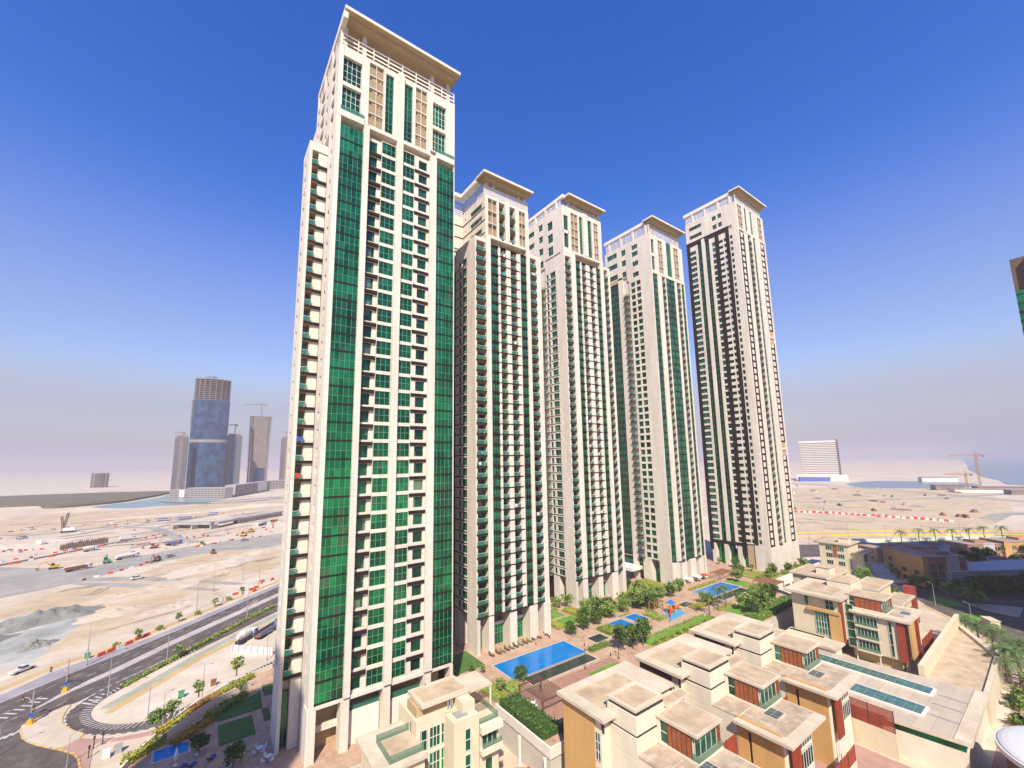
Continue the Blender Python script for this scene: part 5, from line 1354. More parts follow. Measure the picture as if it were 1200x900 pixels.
person(171.2, 98.8, .02, 1.2, 'cloth_white', 'cloth_white', 'person in white by the far pool edge')
person(131.2, 104.8, .02, .2, 'cloth_red', 'cloth_dark', 'person in red walking along the promenade')
def bollard(x, y, z, label, h=1.0, m='frame_dark'):
    b = MB(); b.tube([(x, y, z), (x, y, z + h * .8), (x, y, z + h)], [.12, .12, .09], m, 8); b.tube([(x, y, z + h * .82), (x, y, z + h * .88)], .135, 'metal_white', 8)
    tag(b.build('bollard_light', None, (x, y, z)), label, 'bollard', 'bollard lights on the deck')
for x, y in ((88.5, 79.6), (92, 84.9), (87.6, 88), (112.2, 105.6), (118, 105.2), (150.2, 83.6), (137.6, 84.2)): bollard(x, y, .02, 'short dark bollard light on the garden paving')
def lamp_post(x, y, z, h, label, group=None, arm=0.0, ang=0.0, cat='street lamp', nm='street_lamp', m='metal_grey'):
    rt = empty(nm, (x, y, z), label, cat, group)
    b = MB(); b.tube([(x, y, z - .1), (x, y, z + h * .5), (x, y, z + h)], [h * .011 + .03, h * .008 + .03, .045], m, 7); b.tube([(x, y, z - .1), (x, y, z + .5)], h * .012 + .07, m, 7); b.build('pole', rt)
    b = MB(); ca, sa = math.cos(ang), math.sin(ang)
    if arm:
        b.tube([(x, y, z + h - .05), (x + ca * arm * .5, y + sa * arm * .5, z + h + .15), (x + ca * arm, y + sa * arm, z + h + .2)], [.045, .04, .035], m, 6)
    b.obox((x + ca * (arm + .25), y + sa * (arm + .25)), ang, .75, .26, z + h + .12, z + h + .26, m)
    b.build('lamp_head', rt)
    return rt
mat('metal_grey', (0.36, 0.36, 0.35), .5, .1, 2)
for x, y, lb in ((104.2, 81.0, 'thin garden lamp beside the front lawn'), (88.8, 77.2, 'thin garden lamp behind the second villa'), (121.2, 84.0, 'thin garden lamp left of the playground'), (132.5, 102.6, 'thin garden lamp below the fourth tower'), (151.4, 84.2, 'thin garden lamp at the far pool corner'), (78.2, 78.6, 'thin garden lamp beside the dark basin of the largest pool')):
    lamp_post(x, y, .02, 4.2, lb, None, .0, 0, 'garden lamp', 'garden_lamp', 'frame_dark')

# cloths hung over balcony rails
mat('cloth_turquoise', (0.05, 0.40, 0.40), .9); mat('cloth_bright_red', (0.60, 0.04, 0.03), .9); mat('cloth_deep_blue', (0.04, 0.08, 0.45), .9)
rc = random.Random(77)
def cloth(x0, x1, y, z, m, label, group=None):
    b = MB(); b.box(x0, x1, y - .05, y - .01, z + .25, z + 1.12, m); b.box(x0, x1, y - .05, y + .16, z + 1.1, z + 1.14, m); b.box(x0, x1, y + .12, y + .16, z + .6, z + 1.12, m)
    tag(b.build('hung_cloth', None, ((x0 + x1) / 2, y, z)), label, 'cloth', group)
for tn, bays, yy, z0, n in (('second', ((69.7, 71.7), (73.5, 75.8), (81.4, 84.2), (61.2, 64.3)), 100.0, 9.4, 35), ('third', ((116.0, 118.0), (120.6, 122.4)), 110.0, 9.2, 39)):
    for i in range(13):
        a, c = rc.choice(bays); x = rc.uniform(a, c - 1.1); k = rc.choice((('cloth_turquoise', 'turquoise'), ('cloth_white', 'white'), ('cloth_deep_blue', 'blue'), ('cloth_white', 'white')))
        cloth(x, x + rc.uniform(.6, 1.1), yy, z0 + 3.05 * rc.randint(1, n - 1), k[0], k[1] + ' cloth hung over a balcony rail of the %s tower' % tn, k[1] + ' cloths on the %s tower' % tn)
cloth(14.2, 14.9, 89.74, 12.4 + 3.5 * 10, 'cloth_bright_red', 'bright red cloth on a corner balcony of the nearest tower'); cloth(14.2, 15.0, 89.74, 12.4 + 3.5 * 12, 'cloth_deep_blue', 'blue cloth on a corner balcony of the nearest tower')
# ------------------------------------------------------------------ villas and the club house
mat('villa_white', (0.79, 0.705, 0.545), .85, .07, .5, stretch=(1, 1, .3)); mat('villa_cream', (0.72, 0.62, 0.43), .85, .07, .5, stretch=(1, 1, .3))
mat('villa_orange', (0.60, 0.36, 0.13), .85, .08, .4, stretch=(1, 1, .3), bump=.02, bscale=5)
grid_lines('roof_tile', (0.54, 0.42, 0.30), (0.72, 0.70, 0.68), 1.0, 1.0, .03, .9, .22, .5)
sandmat('roof_screed', (0.50, 0.375, 0.235), (0.70, 0.56, 0.385), .35, .1, 3)
sandmat('roof_edge', (0.66, 0.56, 0.41), (0.78, 0.69, 0.53), .3, .05, 3)
def woodmat():
    m = mat('wood_slats', (0.30, 0.085, 0.025), .55, .25, 1.2, coords='World')
    n, l = m.node_tree.nodes, m.node_tree.links; p = n["Principled BSDF"]
    g = n.new("ShaderNodeNewGeometry"); w = n.new("ShaderNodeTexWave"); w.wave_type = 'BANDS'; w.bands_direction = 'Z'; w.inputs['Scale'].default_value = 2.6
    l.new(g.outputs['Position'], w.inputs['Vector'])
    b = n.new("ShaderNodeBump"); b.inputs['Strength'].default_value = .7; b.inputs['Distance'].default_value = .05
    l.new(w.outputs[1], b.inputs['Height']); l.new(b.outputs[0], p.inputs['Normal'])
woodmat()
mat('wood_red', (0.33, 0.055, 0.025), .6, .2, 1.5, stretch=(1, 1, .2)); mat('wood_dark', (0.09, 0.035, 0.025), .6, .2, 1)
glassmat('villa_glass', (0.03, 0.12, 0.075), .06, .5, (.9, 2.8), .4); mat('skylight_glass', (0.13, 0.17, 0.16), .12, .25, .8, metal=.5)
mat('skylight_green', (0.10, 0.19, 0.16), .15, .3, 1.0, metal=.4)
mat('rail_glass', (0.16, 0.27, 0.18), .1, metal=.2, alpha=.55)

def flat_roof(x0, x1, y0, y1, z0, z1, tray=None, inner='roof_screed', rim='roof_edge', rh=.28):
    """roof slab with an upstand rim round a sunken tray, two-step fascia"""
    b = MB(); b.box(x0, x1, y0, y1, z0 + .22, z1, rim); b.box(x0 + .25, x1 - .25, y0 + .25, y1 - .25, z0, z0 + .218, rim)
    t = tray or (x0 + .35, x1 - .35, y0 + .35, y1 - .35); a, c, d, e = t
    b.box(x0, a, y0, y1, z1 + .001, z1 + rh, rim); b.box(c, x1, y0, y1, z1 + .001, z1 + rh, rim); b.box(a, c, y0, d, z1 + .001, z1 + rh, rim); b.box(a, c, e, y1, z1 + .001, z1 + rh, rim)
    b.box(a, c, d, e, z1 + .002, z1 + .03, inner)
    return b

def win_s(x0, x1, y, z0, z1, nc, nr=1, gm='villa_glass', fm='metal_white', dep=.12):
    b = MB(); b.box(x0, x1, y, y + dep, z0, z1, gm)
    for i in range(nc + 1): q = x0 + (x1 - x0) * i / nc; b.box(q - .05, q + .05, y - .05, y + .02, z0, z1, fm)
    for i in range(nr + 1): q = z0 + (z1 - z0) * i / nr; b.box(x0 + .05, x1 - .05, y - .045, y + .015, q - .05, q + .05, fm)
    return b
def win_w(x, y0, y1, z0, z1, nc, nr=1, gm='villa_glass', fm='metal_white', dep=.12):
    b = MB(); b.box(x, x + dep, y0, y1, z0, z1, gm)
    for i in range(nc + 1): q = y0 + (y1 - y0) * i / nc; b.box(x - .05, x + .02, q - .05, q + .05, z0, z1, fm)
    for i in range(nr + 1): q = z0 + (z1 - z0) * i / nr; b.box(x - .045, x + .015, y0 + .05, y1 - .05, q - .05, q + .05, fm)
    return b

def wood_box(rt, x0, x1, y0, y1, z0, z1):
    """cantilevered upper room: wooden shutters to the west, glazed balcony to the south"""
    b = MB(); b.box(x0 + .4, x1 - .1, y0 + .9, y1, z0 + .45, z1 - .5, 'villa_white')
    b.box(x0, x1, y0 - .1, y1, z0, z0 + .42, 'villa_white'); b.box(x0, x0 + .55, y1 - .5, y1 + .01, z0 + .42, z1 - .5, 'villa_white'); b.build('wall', rt)
    b = flat_roof(x0 - .15, x1 + .2, y0 - .15, y1 + .1, z1 - .5, z1 - .05, rh=.15, inner='roof_screed'); b.build('roof', rt)
    b = MB(); b.box(x0 + .12, x0 + .3, y0 + 1.0, y1 - 1.75, z0 + .42, z1 - .5, 'wood_slats')
    n = 5
    for i in range(n + 1): q = y0 + 1.0 + (y1 - 1.75 - y0 - 1.0) * i / n; b.box(x0 + .08, x0 + .13, q - .05, q + .05, z0 + .43, z1 - .51, 'wood_dark')
    b.build('shutter', rt)
    win_w(x0 + .2, y1 - 1.7, y1 - .5, z0 + .42, z1 - .5, 1, 2).build('window', rt)
    b = win_s(x0 + .5, x1 - .3, y0 + .75, z0 + .45, z1 - .55, 4, 1, dep=.1); b.build('window', rt)
    b = MB(); b.box(x0 + .1, x1 - .1, y0 - .08, y0 - .03, z0 + .42, z0 + 1.35, 'rail_glass'); b.box(x0 + .06, x0 + .11, y0 - .02, y0 + .9, z0 + .42, z0 + 1.35, 'rail_glass'); b.build('balustrade', rt)
    b = MB(); b.box(x1 - .25, x1 - .05, y0 + .2, y0 + .85, z0 + .43, z1 - .5, 'wood_slats'); b.build('shutter', rt)

def villa(X, Y, label, first=False):
    rt = empty('villa', (X + 9, Y + 46, Z0), label, 'villa')
    b = MB()
    b.box(X + 1.0, X + 16.8, Y + 50.4, Y + 58.8, Z0, 10.3, 'villa_white')
    b.box(X + 3.0, X + 14.4, Y + 40.85, Y + 50.6, Z0, 6.75, 'villa_white')
    b.box(X + 3.35, X + 14.2, Y + 34.2, Y + 40.84, Z0, 6.5, 'villa_white')
    b.build('wall', rt)
    b = MB(); b.box(X + .72, X + .998, Y + 51.6, Y + 58.6, Z0, 9.9, 'villa_orange' if first else 'wood_dark'); b.build('wall_panel', rt)
    b = MB(); b.box(X + 2.9, X + 3.34, Y + 34.0, Y + 38.7, Z0, 7.2, 'villa_orange'); b.box(X + 2.9, X + 3.34, Y + 39.2, Y + 41.0, Z0, 7.2, 'villa_orange'); b.box(X + 2.9, X + 3.34, Y + 38.7, Y + 39.2, 5.4, 7.2, 'villa_orange'); b.box(X + 2.9, X + 3.34, Y + 38.7, Y + 39.2, Z0, -.5, 'villa_orange'); b.build('wall_panel', rt)
    b = MB(); b.box(X + 3.2, X + 3.32, Y + 38.72, Y + 39.18, -.5, 5.4, 'frame_dark'); b.build('window', rt)
    flat_roof(X, X + 18.2, Y + 48.9, Y + 59.4, 10.3, 10.75, (X + 2.2, X + 13.0, Y + 51.0, Y + 57.6)).build('roof', rt)
    flat_roof(X + 12.4, X + 19.2, Y + 46.3, Y + 48.85, 9.6, 9.95, rh=.12).build('roof', rt)
    b = MB(); b.box(X + 12.6, X + 18.0, Y + 46.8, Y + 50.3, 6.76, 9.58, 'villa_white'); b.build('wall', rt)
    # tower room with shadow joints
    b = MB()
    for z0, z1 in ((Z0, 6.1), (6.5, 9.15), (9.55, 12.1)): b.box(X + 3.0 - .02, X + 10.0, Y + 45.2, Y + 50.7, z0, z1, 'villa_white')
    for z0, z1 in ((6.1, 6.5), (9.15, 9.55), (12.1, 12.5)): b.box(X + 3.3, X + 9.9, Y + 45.3, Y + 50.5, z0 - .01, z1 + .01, 'frame_dark')
    b.build('stair_tower', rt)
    flat_roof(X + 2.9, X + 10.1, Y + 45.1, Y + 50.8, 12.5, 12.85, (X + 3.6, X + 9.4, Y + 45.8, Y + 50.1), rh=.2).build('roof', rt)
    wood_box(rt, X + 7.8, X + 14.4, Y + 38.5, Y + 45.15, 7.06, 11.0)
    # terrace and the lower roof with its skylight
    b = MB(); b.box(X + 3.02, X + 14.5, Y + 40.86, Y + 45.1, 6.76, 7.0, 'roof_tile'); b.box(X + 1.6, X + 14.8, Y + 32.0, Y + 40.84, 6.52, 6.98, 'roof_edge'); b.box(X + 3.5, X + 14.4, Y + 33.6, Y + 40.6, 6.981, 7.03, 'roof_tile'); b.build('terrace', rt)
    b = MB(); b.box(X + 6.6, X + 9.8, Y + 36.0, Y + 38.5, 7.03, 7.3, 'roof_edge'); b.box(X + 6.85, X + 9.55, Y + 36.2, Y + 38.3, 7.301, 7.34, 'skylight_glass')
    for i in range(1, 4): b.box(X + 6.85 + 2.7 * i / 4 - .03, X + 6.85 + 2.7 * i / 4 + .03, Y + 36.2, Y + 38.3, 7.341, 7.37, 'metal_grey')
    b.box(X + 6.85, X + 9.55, Y + 37.22, Y + 37.28, 7.342, 7.375, 'metal_grey'); b.build('skylight', rt)
    # south front under the eaves
    b = MB(); b.box(X + 4.6, X + 7.4, Y + 33.3, Y + 33.5, -1.5, 6.5, 'wood_red')
    for i in range(8): b.box(X + 4.62 + i * .36, X + 4.78 + i * .36, Y + 33.2, Y + 33.29, -1.5, 6.5, 'wood_red')
    b.build('shutter', rt)
    for z in (3.0, -.4): win_s(X + 8, X + 13.6, Y + 34.05, z, z + 2.7, 6).build('window', rt)
    win_w(X + .9, Y + 50.5, Y + 51.5, 4.2, 8.2, 2, 3).build('window', rt); win_w(X + .9, Y + 50.5, Y + 51.5, -.8, 3.2, 2, 3).build('window', rt)
    b = MB(); b.box(X + 1.2, X + 1.4, Y + 50.0, Y + 51.5, 8.3, 10.28, 'wood_dark'); b.build('shutter', rt)
    for i in range(3):
        b = MB(); b.tube([(X + 4.7 + i * 1.0, Y + 33.35, Z0), (X + 4.7 + i * 1.0, Y + 33.35, -1.5)], .09, 'metal_white', 6); b.build('column', rt)
    return rt
villa(51.6, -.4, 'flat-roofed villa nearest the viewer in the row, orange west wall at its corner', True)
villa(72.8, 0, 'middle flat-roofed villa of the row of three with wooden shutters')
villa(93.8, .8, 'flat-roofed villa of the row furthest from the viewer, beside the long skylit roof')
# slatted fences and the courts between the villas
def slat_fence(x0, y0, x1, y1, z0, z1, label):
    d = Vector((x1 - x0, y1 - y0)); a = math.atan2(d.y, d.x); b = MB(); c = ((x0 + x1) / 2, (y0 + y1) / 2); n = max(2, int((z1 - z0) / .28))
    for i in range(n): z = z0 + (z1 - z0) * i / n; b.obox(c, a, d.length, .06, z, z + .22, 'wood_red')
    k = max(1, int(d.length / 3))
    for i in range(k + 1): p = Vector((x0, y0)) + d * (i / k); b.obox((p.x, p.y), a, .12, .16, z0 - .3, z1, 'wood_dark')
    b2 = MB(); b2.obox(c, a, d.length + .3, .3, Z0, z0 - .02, 'villa_cream'); b.v += []; 
    base = len(b.v); b.v += b2.v; b.f += [tuple(base + i for i in f) for f in b2.f]; b.m += b2.m
    tag(b.build('slatted_fence', None, (c[0], c[1], Z0)), label, 'fence')
slat_fence(66.5, 41.2, 75.6, 41.2, 1.0, 4.4, 'dark red slatted fence between the nearest and the middle villa')
slat_fence(87.4, 41.6, 96.4, 41.6, 0.2, 3.6, 'dark red slatted fence between the middle and the furthest villa of the row')
slat_fence(108.6, 40, 108.6, 28.5, -1.5, 2.4, 'dark red slatted fence between furthest villa and the long skylit building')
slat_fence(87, 31.5, 96.8, 31.5, -3.0, -.5, 'low red slatted fence under the furthest villa eaves')
slat_fence(172.5, 40.5, 190.5, 40.5, -1.5, 2.6, 'long red slatted fence behind the stepped villa, by the street')
slat_fence(160.8, 33.8, 172, 33.8, -2.5, .9, 'red slatted fence beside the stepped villa base')
struct('service_court', MB().sheet([(40, 10), (108, 10), (108, 60), (52, 61), (40, 60)], Z0 + .03, 'pink_paving'))

# the long skylit club building
rt = empty('club_building', (122, 38, Z0), 'long low club building with two green skylight strips in its pale roof', 'building')
Pc = [(111.0, 18.8), (136.9, 19.4), (134.2, 41.5), (133.2, 54.0), (108.9, 54), (108.9, 34.5)]
def inset(poly, d):
    cx = sum(p[0] for p in poly) / len(poly); cy = sum(p[1] for p in poly) / len(poly); out = []
    for x, y in poly:
        v = Vector((x - cx, y - cy)); out.append((x - v.x / v.length * d, y - v.y / v.length * d))
    return out
b = MB(); b.prism(inset(Pc, .9), Z0 - 4, -1.5, 'villa_white'); b.build('wall', rt)
grid_lines('club_roof_sheet', (0.60, 0.50, 0.38), (0.8, 0.78, 0.75), 60, 2.4, .08, .75, .08, .3)
b = MB(); b.prism(Pc, -.1, .42, 'roof_edge', 'club_roof_sheet'); b.build('roof', rt)
b = MB(); b.prism(inset(Pc, 1.1), -1.495, -.11, 'glass_green'); b.build('clerestory_window', rt)
b = MB(); b.prism([(111.1, 18.9), (136.7, 19.5), (136.5, 21.4), (110.8, 21)], .425, .6, 'roof_edge'); b.build('roof_border', rt)
def skylight_strip(x0, x1, y0, y1):
    b = MB(); b.box(x0, x1, y0, y1, .425, .75, 'render_white'); b.box(x0 + .5, x1 - .5, y0 + .4, y1 - .4, .751, .84, 'skylight_green'); n = int((y1 - y0) / 1.5)
    for i in range(1, n): q = y0 + (y1 - y0) * i / n; b.box(x0 + .5, x1 - .5, q - .07, q + .07, .841, .9, 'mullion')
    b.box((x0 + x1) / 2 - .08, (x0 + x1) / 2 + .08, y0 + .4, y1 - .4, .843, .905, 'mullion'); return b
skylight_strip(114.9, 119.9, 25.6, 50).build('skylight', rt); skylight_strip(125.8, 130.2, 26.2, 52).build('skylight', rt)
b = MB()
for x in (117.4, 128.0, 123.0): b.box(x - .15, x + .15, 21.2, 25.6, .425, .56, 'metal_grey')
b.build('roof_rib', rt)
# walled terrace to the right of it
rt = empty('walled_terrace', (160, 25, Z0), 'raised paved terrace with a cream wall along its back, right of the club roof', 'terrace')
Tp = [(136.6, 29.6), (187.6, 30.4), (166.0, 20.6), (137.2, 19.6)]
b = MB(); b.prism(Tp, Z0, -.6, 'villa_cream', 'roof_screed'); b.build('base', rt)
b = MB(); b.prism([(136.0, 29.0), (187.5, 30.3), (187.5, 31.2), (136.0, 30.0)], Z0, 2.6, 'villa_cream'); b.build('wall', rt)
b = MB(); b.prism([(187.6, 30.4), (166.0, 20.6), (164.6, 21.2), (184.4, 30.2)], -.598, .1, 'roof_edge'); b.prism([(166.0, 20.6), (137.2, 19.6), (137.2, 20.4), (165.4, 21.4)], -.598, .05, 'roof_edge'); b.build('coping', rt)

# stepped villa (mid ground)
rt = empty('villa', (156, 46, Z0), 'stepped villa in the middle right with three rows of balcony windows', 'villa')
b = MB()
b.box(148, 163, 47.6, 59.6, -1, 9.9, 'villa_cream'); b.box(151.6, 164.5, 35.4, 47.5, -3.0, 6.6, 'villa_cream'); b.box(153, 163, 36.6, 47, Z0, -3.0, 'recess_tan'); b.box(146.8, 160, 52, 61, Z0, -1, 'villa_cream'); b.box(160, 170, 47, 58, Z0, 6, 'villa_cream')
b.build('wall', rt)
flat_roof(146, 164.5, 46.5, 60.9, 9.9, 10.5, (148.5, 161, 49.5, 58)).build('roof', rt)
flat_roof(150.6, 165.6, 33.6, 46.4, 6.62, 7.1, (153.5, 163, 35.6, 45.8), 'roof_tile').build('roof', rt)
b = MB(); b.box(159.8, 168.5, 48.0, 54, 9.9, 12.0, 'villa_white'); b.build('stair_tower', rt); flat_roof(159.7, 168.6, 47.9, 54.1, 12.0, 12.3, rh=.2).build('roof', rt)
wood_box(rt, 152.6, 159.4, 38.6, 47.2, 7.45, 11.2)
b = MB(); b.box(157, 160, 34.8, 37.2, 7.12, 7.4, 'roof_edge'); b.box(157.2, 159.8, 35, 37, 7.401, 7.44, 'skylight_glass'); b.build('skylight', rt)
win_w(147.86, 50.4, 53.8, -.2, 6.4, 5, 4).build('window', rt); win_w(147.86, 55.2, 56.2, 7.0, 9.6, 1, 1).build('window', rt); win_w(147.86, 49.0, 51.0, 6.9, 9.4, 2, 2).build('window', rt)
b = MB(); b.box(147.3, 147.98, 47.4, 50.2, -1.2, 6.4, 'villa_orange'); b.box(147.0, 147.98, 47.6, 55.4, 6.0, 6.8, 'villa_orange'); b.build('wall_panel', rt)
b = MB(); b.box(147.5, 147.95, 46.8, 47.4, -1, 9.8, 'wood_red'); b.build('shutter', rt)
win_w(151.4, 45.6, 47.4, -2.5, 8.6, 1, 5).build('window', rt)
for z in (3.8, .6, -2.6):
    win_w(151.5, 40.6, 45.2, z, z + 2.3, 6).build('window', rt)
    b = MB(); b.box(150.9, 151.58, 40.4, 45.4, z - .5, z - .05, 'villa_white'); b.box(150.92, 150.97, 40.4, 45.4, z - .05, z + .8, 'rail_glass'); b.build('balcony', rt)
win_w(151.5, 37.6, 38.3, -2.5, 6.3, 1, 3).build('window', rt)
b = MB(); b.box(151.2, 151.58, 35.0, 36.6, -3.2, 6.6, 'wood_red'); b.build('shutter', rt)
b = MB(); b.box(152, 156, 33.9, 34.2, -2.6, 6.6, 'villa_orange'); b.build('wall_panel', rt)
b = MB(); b.box(157.5, 158.0, 33.5, 35.4, -3.5, 6.9, 'wood_red'); b.build('shutter', rt)
for x, y in ((152, 35.6), (154, 35.6), (156, 35.6), (152, 41), (152, 46)):
    b = MB(); b.tube([(x, y, Z0), (x, y, -3)], .15, 'metal_white', 6); b.build('column', rt)
b = MB(); b.box(140.5, 147.9, 47.2, 60.8, -1.6, -1.0, 'roof_edge'); b.box(141.5, 147, 48, 60, Z0, -1.6, 'villa_white'); b.build('lower_terrace', rt)
win_w(141.4, 52, 55, -5, -2, 3, 1).build('window', rt)
# villas behind it
def small_villa(x0, x1, y0, y1, h, label, wood=True, tower=True):
    rt = empty('villa', ((x0 + x1) / 2, (y0 + y1) / 2, Z0), label, 'villa')
    b = MB(); b.box(x0, x1, y0, y1, Z0, h, 'villa_cream'); b.box(x0 + 2, x1 - 1, y0 - 5, y0 - .01, Z0, h - 3.4, 'villa_cream'); b.build('wall', rt)
    flat_roof(x0 - .8, x1 + .8, y0 - .8, y1 + .8, h, h + .5).build('roof', rt); flat_roof(x0 + 1, x1, y0 - 6, y0 - .85, h - 3.4, h - 2.95, inner='roof_tile').build('roof', rt)
    if tower:
        b = MB(); b.box(x0 + 4, x0 + 9, y0 + 1, y0 + 5, h + .5, h + 2.6, 'villa_white'); b.build('stair_tower', rt); flat_roof(x0 + 3.8, x0 + 9.2, y0 + .8, y0 + 5.2, h + 2.6, h + 2.9, rh=.15).build('roof', rt)
    for z in (h - 2.9, h - 6.3, h - 9.7):
        for q in (.15, .55): win_w(x0 - .08, y0 + (y1 - y0) * q, y0 + (y1 - y0) * (q + .22), z, z + 2.0, 3).build('window', rt)
    if wood:
        b = MB(); b.box(x0 - .15, x0 - .01, y0 + (y1 - y0) * .39, y0 + (y1 - y0) * .53, h - 6, h - .4, 'wood_slats'); b.build('shutter', rt)
    b = MB(); b.box(x0 + 3, x0 + 7, y0 - 5.2, y0 - 5.02, h - 7, h - 3.5, 'wood_red'); b.build('shutter', rt)
    return rt
small_villa(174, 190, 58, 69, 9.0, 'cream flat-roofed villa directly behind the stepped villa')
small_villa(176, 192, 46.5, 52, 7.4, 'low cream villa with red end wall right behind the stepped villa', True, False)
small_villa(256, 270, 76, 88, 7.2, 'cream villa with a red glazed bay standing alone right of the tallest tower')
b = MB(); b.box(192.05, 194.2, 40.6, 43.4, -4, 7.2, 'wood_red'); 
rt = empty('screen_tower', (193, 42, Z0), 'tall red slatted screen at the end of the villas behind', 'screen'); b.build('panel', rt); b = MB(); b.box(191.9, 194.3, 40.5, 43.5, Z0, -4, 'villa_cream'); b.build('base', rt)

# villa below the nearest tower
rt = empty('villa', (37, 70, Z0), 'cream villa in the foreground below the nearest tower, grey roof panel and glass terrace', 'villa')
b = MB()
b.box(30.2, 40, 68.5, 76, Z0, 8.7, 'villa_cream'); b.box(35.2, 39.9, 65.2, 68.6, Z0, 8.7, 'villa_cream'); b.box(39.95, 44.4, 66.2, 75.8, Z0, 6.2, 'villa_cream')
b.box(30.2, 30.5, 68.5, 76, 8.7, 9.1, 'villa_cream'); b.box(30.5, 35.2, 68.5, 68.8, 8.7, 9.1, 'villa_cream'); b.box(30.9, 39.6, 70.2, 74, 8.7, 10.2, 'recess_tan')
b.box(37.6, 39.9, 66.6, 69.4, 8.7, 10.3, 'villa_cream'); b.build('wall', rt)
flat_roof(31.3, 40.2, 68.9, 74.8, 10.2, 10.75, (31.9, 39.7, 69.5, 74.3), 'roof_screed').build('roof', rt)
b = MB(); b.box(40.25, 44.9, 68.8, 74.7, 10.2, 10.5, 'roof_edge'); b.build('roof', rt)
b = MB()
for i in range(6): b.box(40.4 + i * .4, 40.55 + i * .4, 66.6, 68.7, 9.9, 10.05, 'lounger_wood')
b.build('trellis', rt)
for x, y in ((44.6, 69.0), (44.6, 74.4)):
    b = MB(); b.box(x - .12, x + .12, y - .12, y + .12, 6.2, 10.2, 'render_white'); b.build('post', rt)
b = MB(); b.box(22.6, 30.18, 64.2, 74.8, 6.2, 6.7, 'roof_edge'); b.box(23.4, 30.15, 65, 74, Z0, 6.2, 'villa_cream'); b.box(25.0, 30.1, 65.6, 71.3, 6.701, 6.74, 'roof_screed'); b.build('terrace', rt)
b = MB(); b.box(24.8, 24.86, 65.4, 71.5, 6.7, 7.8, 'rail_glass'); b.box(24.86, 30.15, 65.4, 65.46, 6.7, 7.8, 'rail_glass'); b.box(24.86, 30.15, 71.44, 71.5, 6.7, 7.8, 'rail_glass'); b.build('balustrade', rt)
b = MB(); b.box(44.34, 44.39, 66.3, 75.7, 6.2, 7.2, 'rail_glass'); b.box(40.1, 44.3, 66.22, 66.27, 6.2, 7.2, 'rail_glass'); b.build('balustrade', rt)
for x0, x1, nc in ((31.0, 32.0, 1), (32.5, 34.3, 3), (34.45, 35.05, 1)):
    for z in (4.6, .8, -3.0): win_s(x0, x1, 68.38, z, z + 3.0, nc, 2, gm='glass_green').build('window', rt)
b = MB()
for x in (30.6, 32.25, 34.37): b.box(x - .13, x + .13, 68.1, 68.5, Z0, 8.0, 'villa_white')
for z in (4.2, .4): b.box(30.7, 35.1, 68.15, 68.49, z - .2, z + .2, 'villa_white')
b.build('frame', rt)
for z in (4.0, .2): win_s(37.2, 38.2, 65.1, z, z + 3.2, 1, 2, gm='glass_green').build('window', rt)
b = MB(); b.box(40.4, 44.5, 65.0, 66.19, 2.0, 2.6, 'villa_white'); b.box(40.4, 44.5, 65.0, 65.12, 2.6, 3.1, 'villa_white'); b.box(40.5, 44.4, 65.02, 65.07, 3.1, 3.9, 'rail_glass'); b.box(40.4, 44.6, 65.0, 66.18, 5.2, 6.3, 'villa_white'); b.build('balcony', rt)
win_s(41, 44, 66.08, 2.7, 5.1, 3).build('window', rt); win_s(41.6, 43, 66.08, -2, .8, 1).build('window', rt)
win_w(30.1, 70.2, 70.8, 6.8, 8.5, 1, 1).build('door', rt)
b = MB()
for i, (x, y) in enumerate(((36.2, 69.2), (36.7, 69.1), (37.1, 69.3))): b.tube([(x, y, 8.7), (x, y, 10.9 - .2 * i)], .11, 'metal_grey', 7)
b.build('flue', rt)
b = MB(); b.box(36.2, 38.2, 66.0, 67.8, 8.71, 8.9, 'metal_grey'); b.build('roof_hatch', rt)
b = MB(); b.tube([(34.4, 74.6, 10.9), (34.4, 74.6, 12.6)], .05, 'metal_grey', 5); b.box(34.2, 34.6, 74.4, 74.8, 11.0, 11.2, 'metal_grey'); b.build('antenna', rt)
mat('roof_red', (0.40, 0.09, 0.06), .7, .1, 1)
b = MB(); b.box(44.8, 48.5, 59.5, 63.2, Z0, -2.2, 'villa_cream'); b.box(44.5, 48.8, 59.2, 63.5, -2.2, -1.8, 'roof_red'); rt = empty('gatehouse', (46.6, 61.3, Z0), 'small gatehouse with a red flat roof at the bottom edge', 'gatehouse'); b.build('wall', rt)
# columns carrying the deck edge, round paving below
for x, y, lb in ((52.9, 62.6, 'white round column under the corner of the pool deck'), (52.9, 70, 'white round column under the west edge of the pool deck')):
    b = MB(); b.tube([(x - 1.2, y, Z0), (x - 1.2, y, -1.2)], .3, 'render_white', 10); tag(b.build('deck_column', None, (x - 1.2, y, Z0)), lb, 'column')
struct('circle_paving', MB().sheet([(49 + 4.2 * math.cos(t * .262), 66 + 4.2 * math.sin(t * .262)) for t in range(24)], Z0 + .05, 'pink_paving'))
struct('pavement', MB().sheet([(100, -20), (170, -20), (175, 12), (160, 17.5), (137, 18.6), (111, 18), (100, 10)], Z0 + .05, 'pink_paving'))
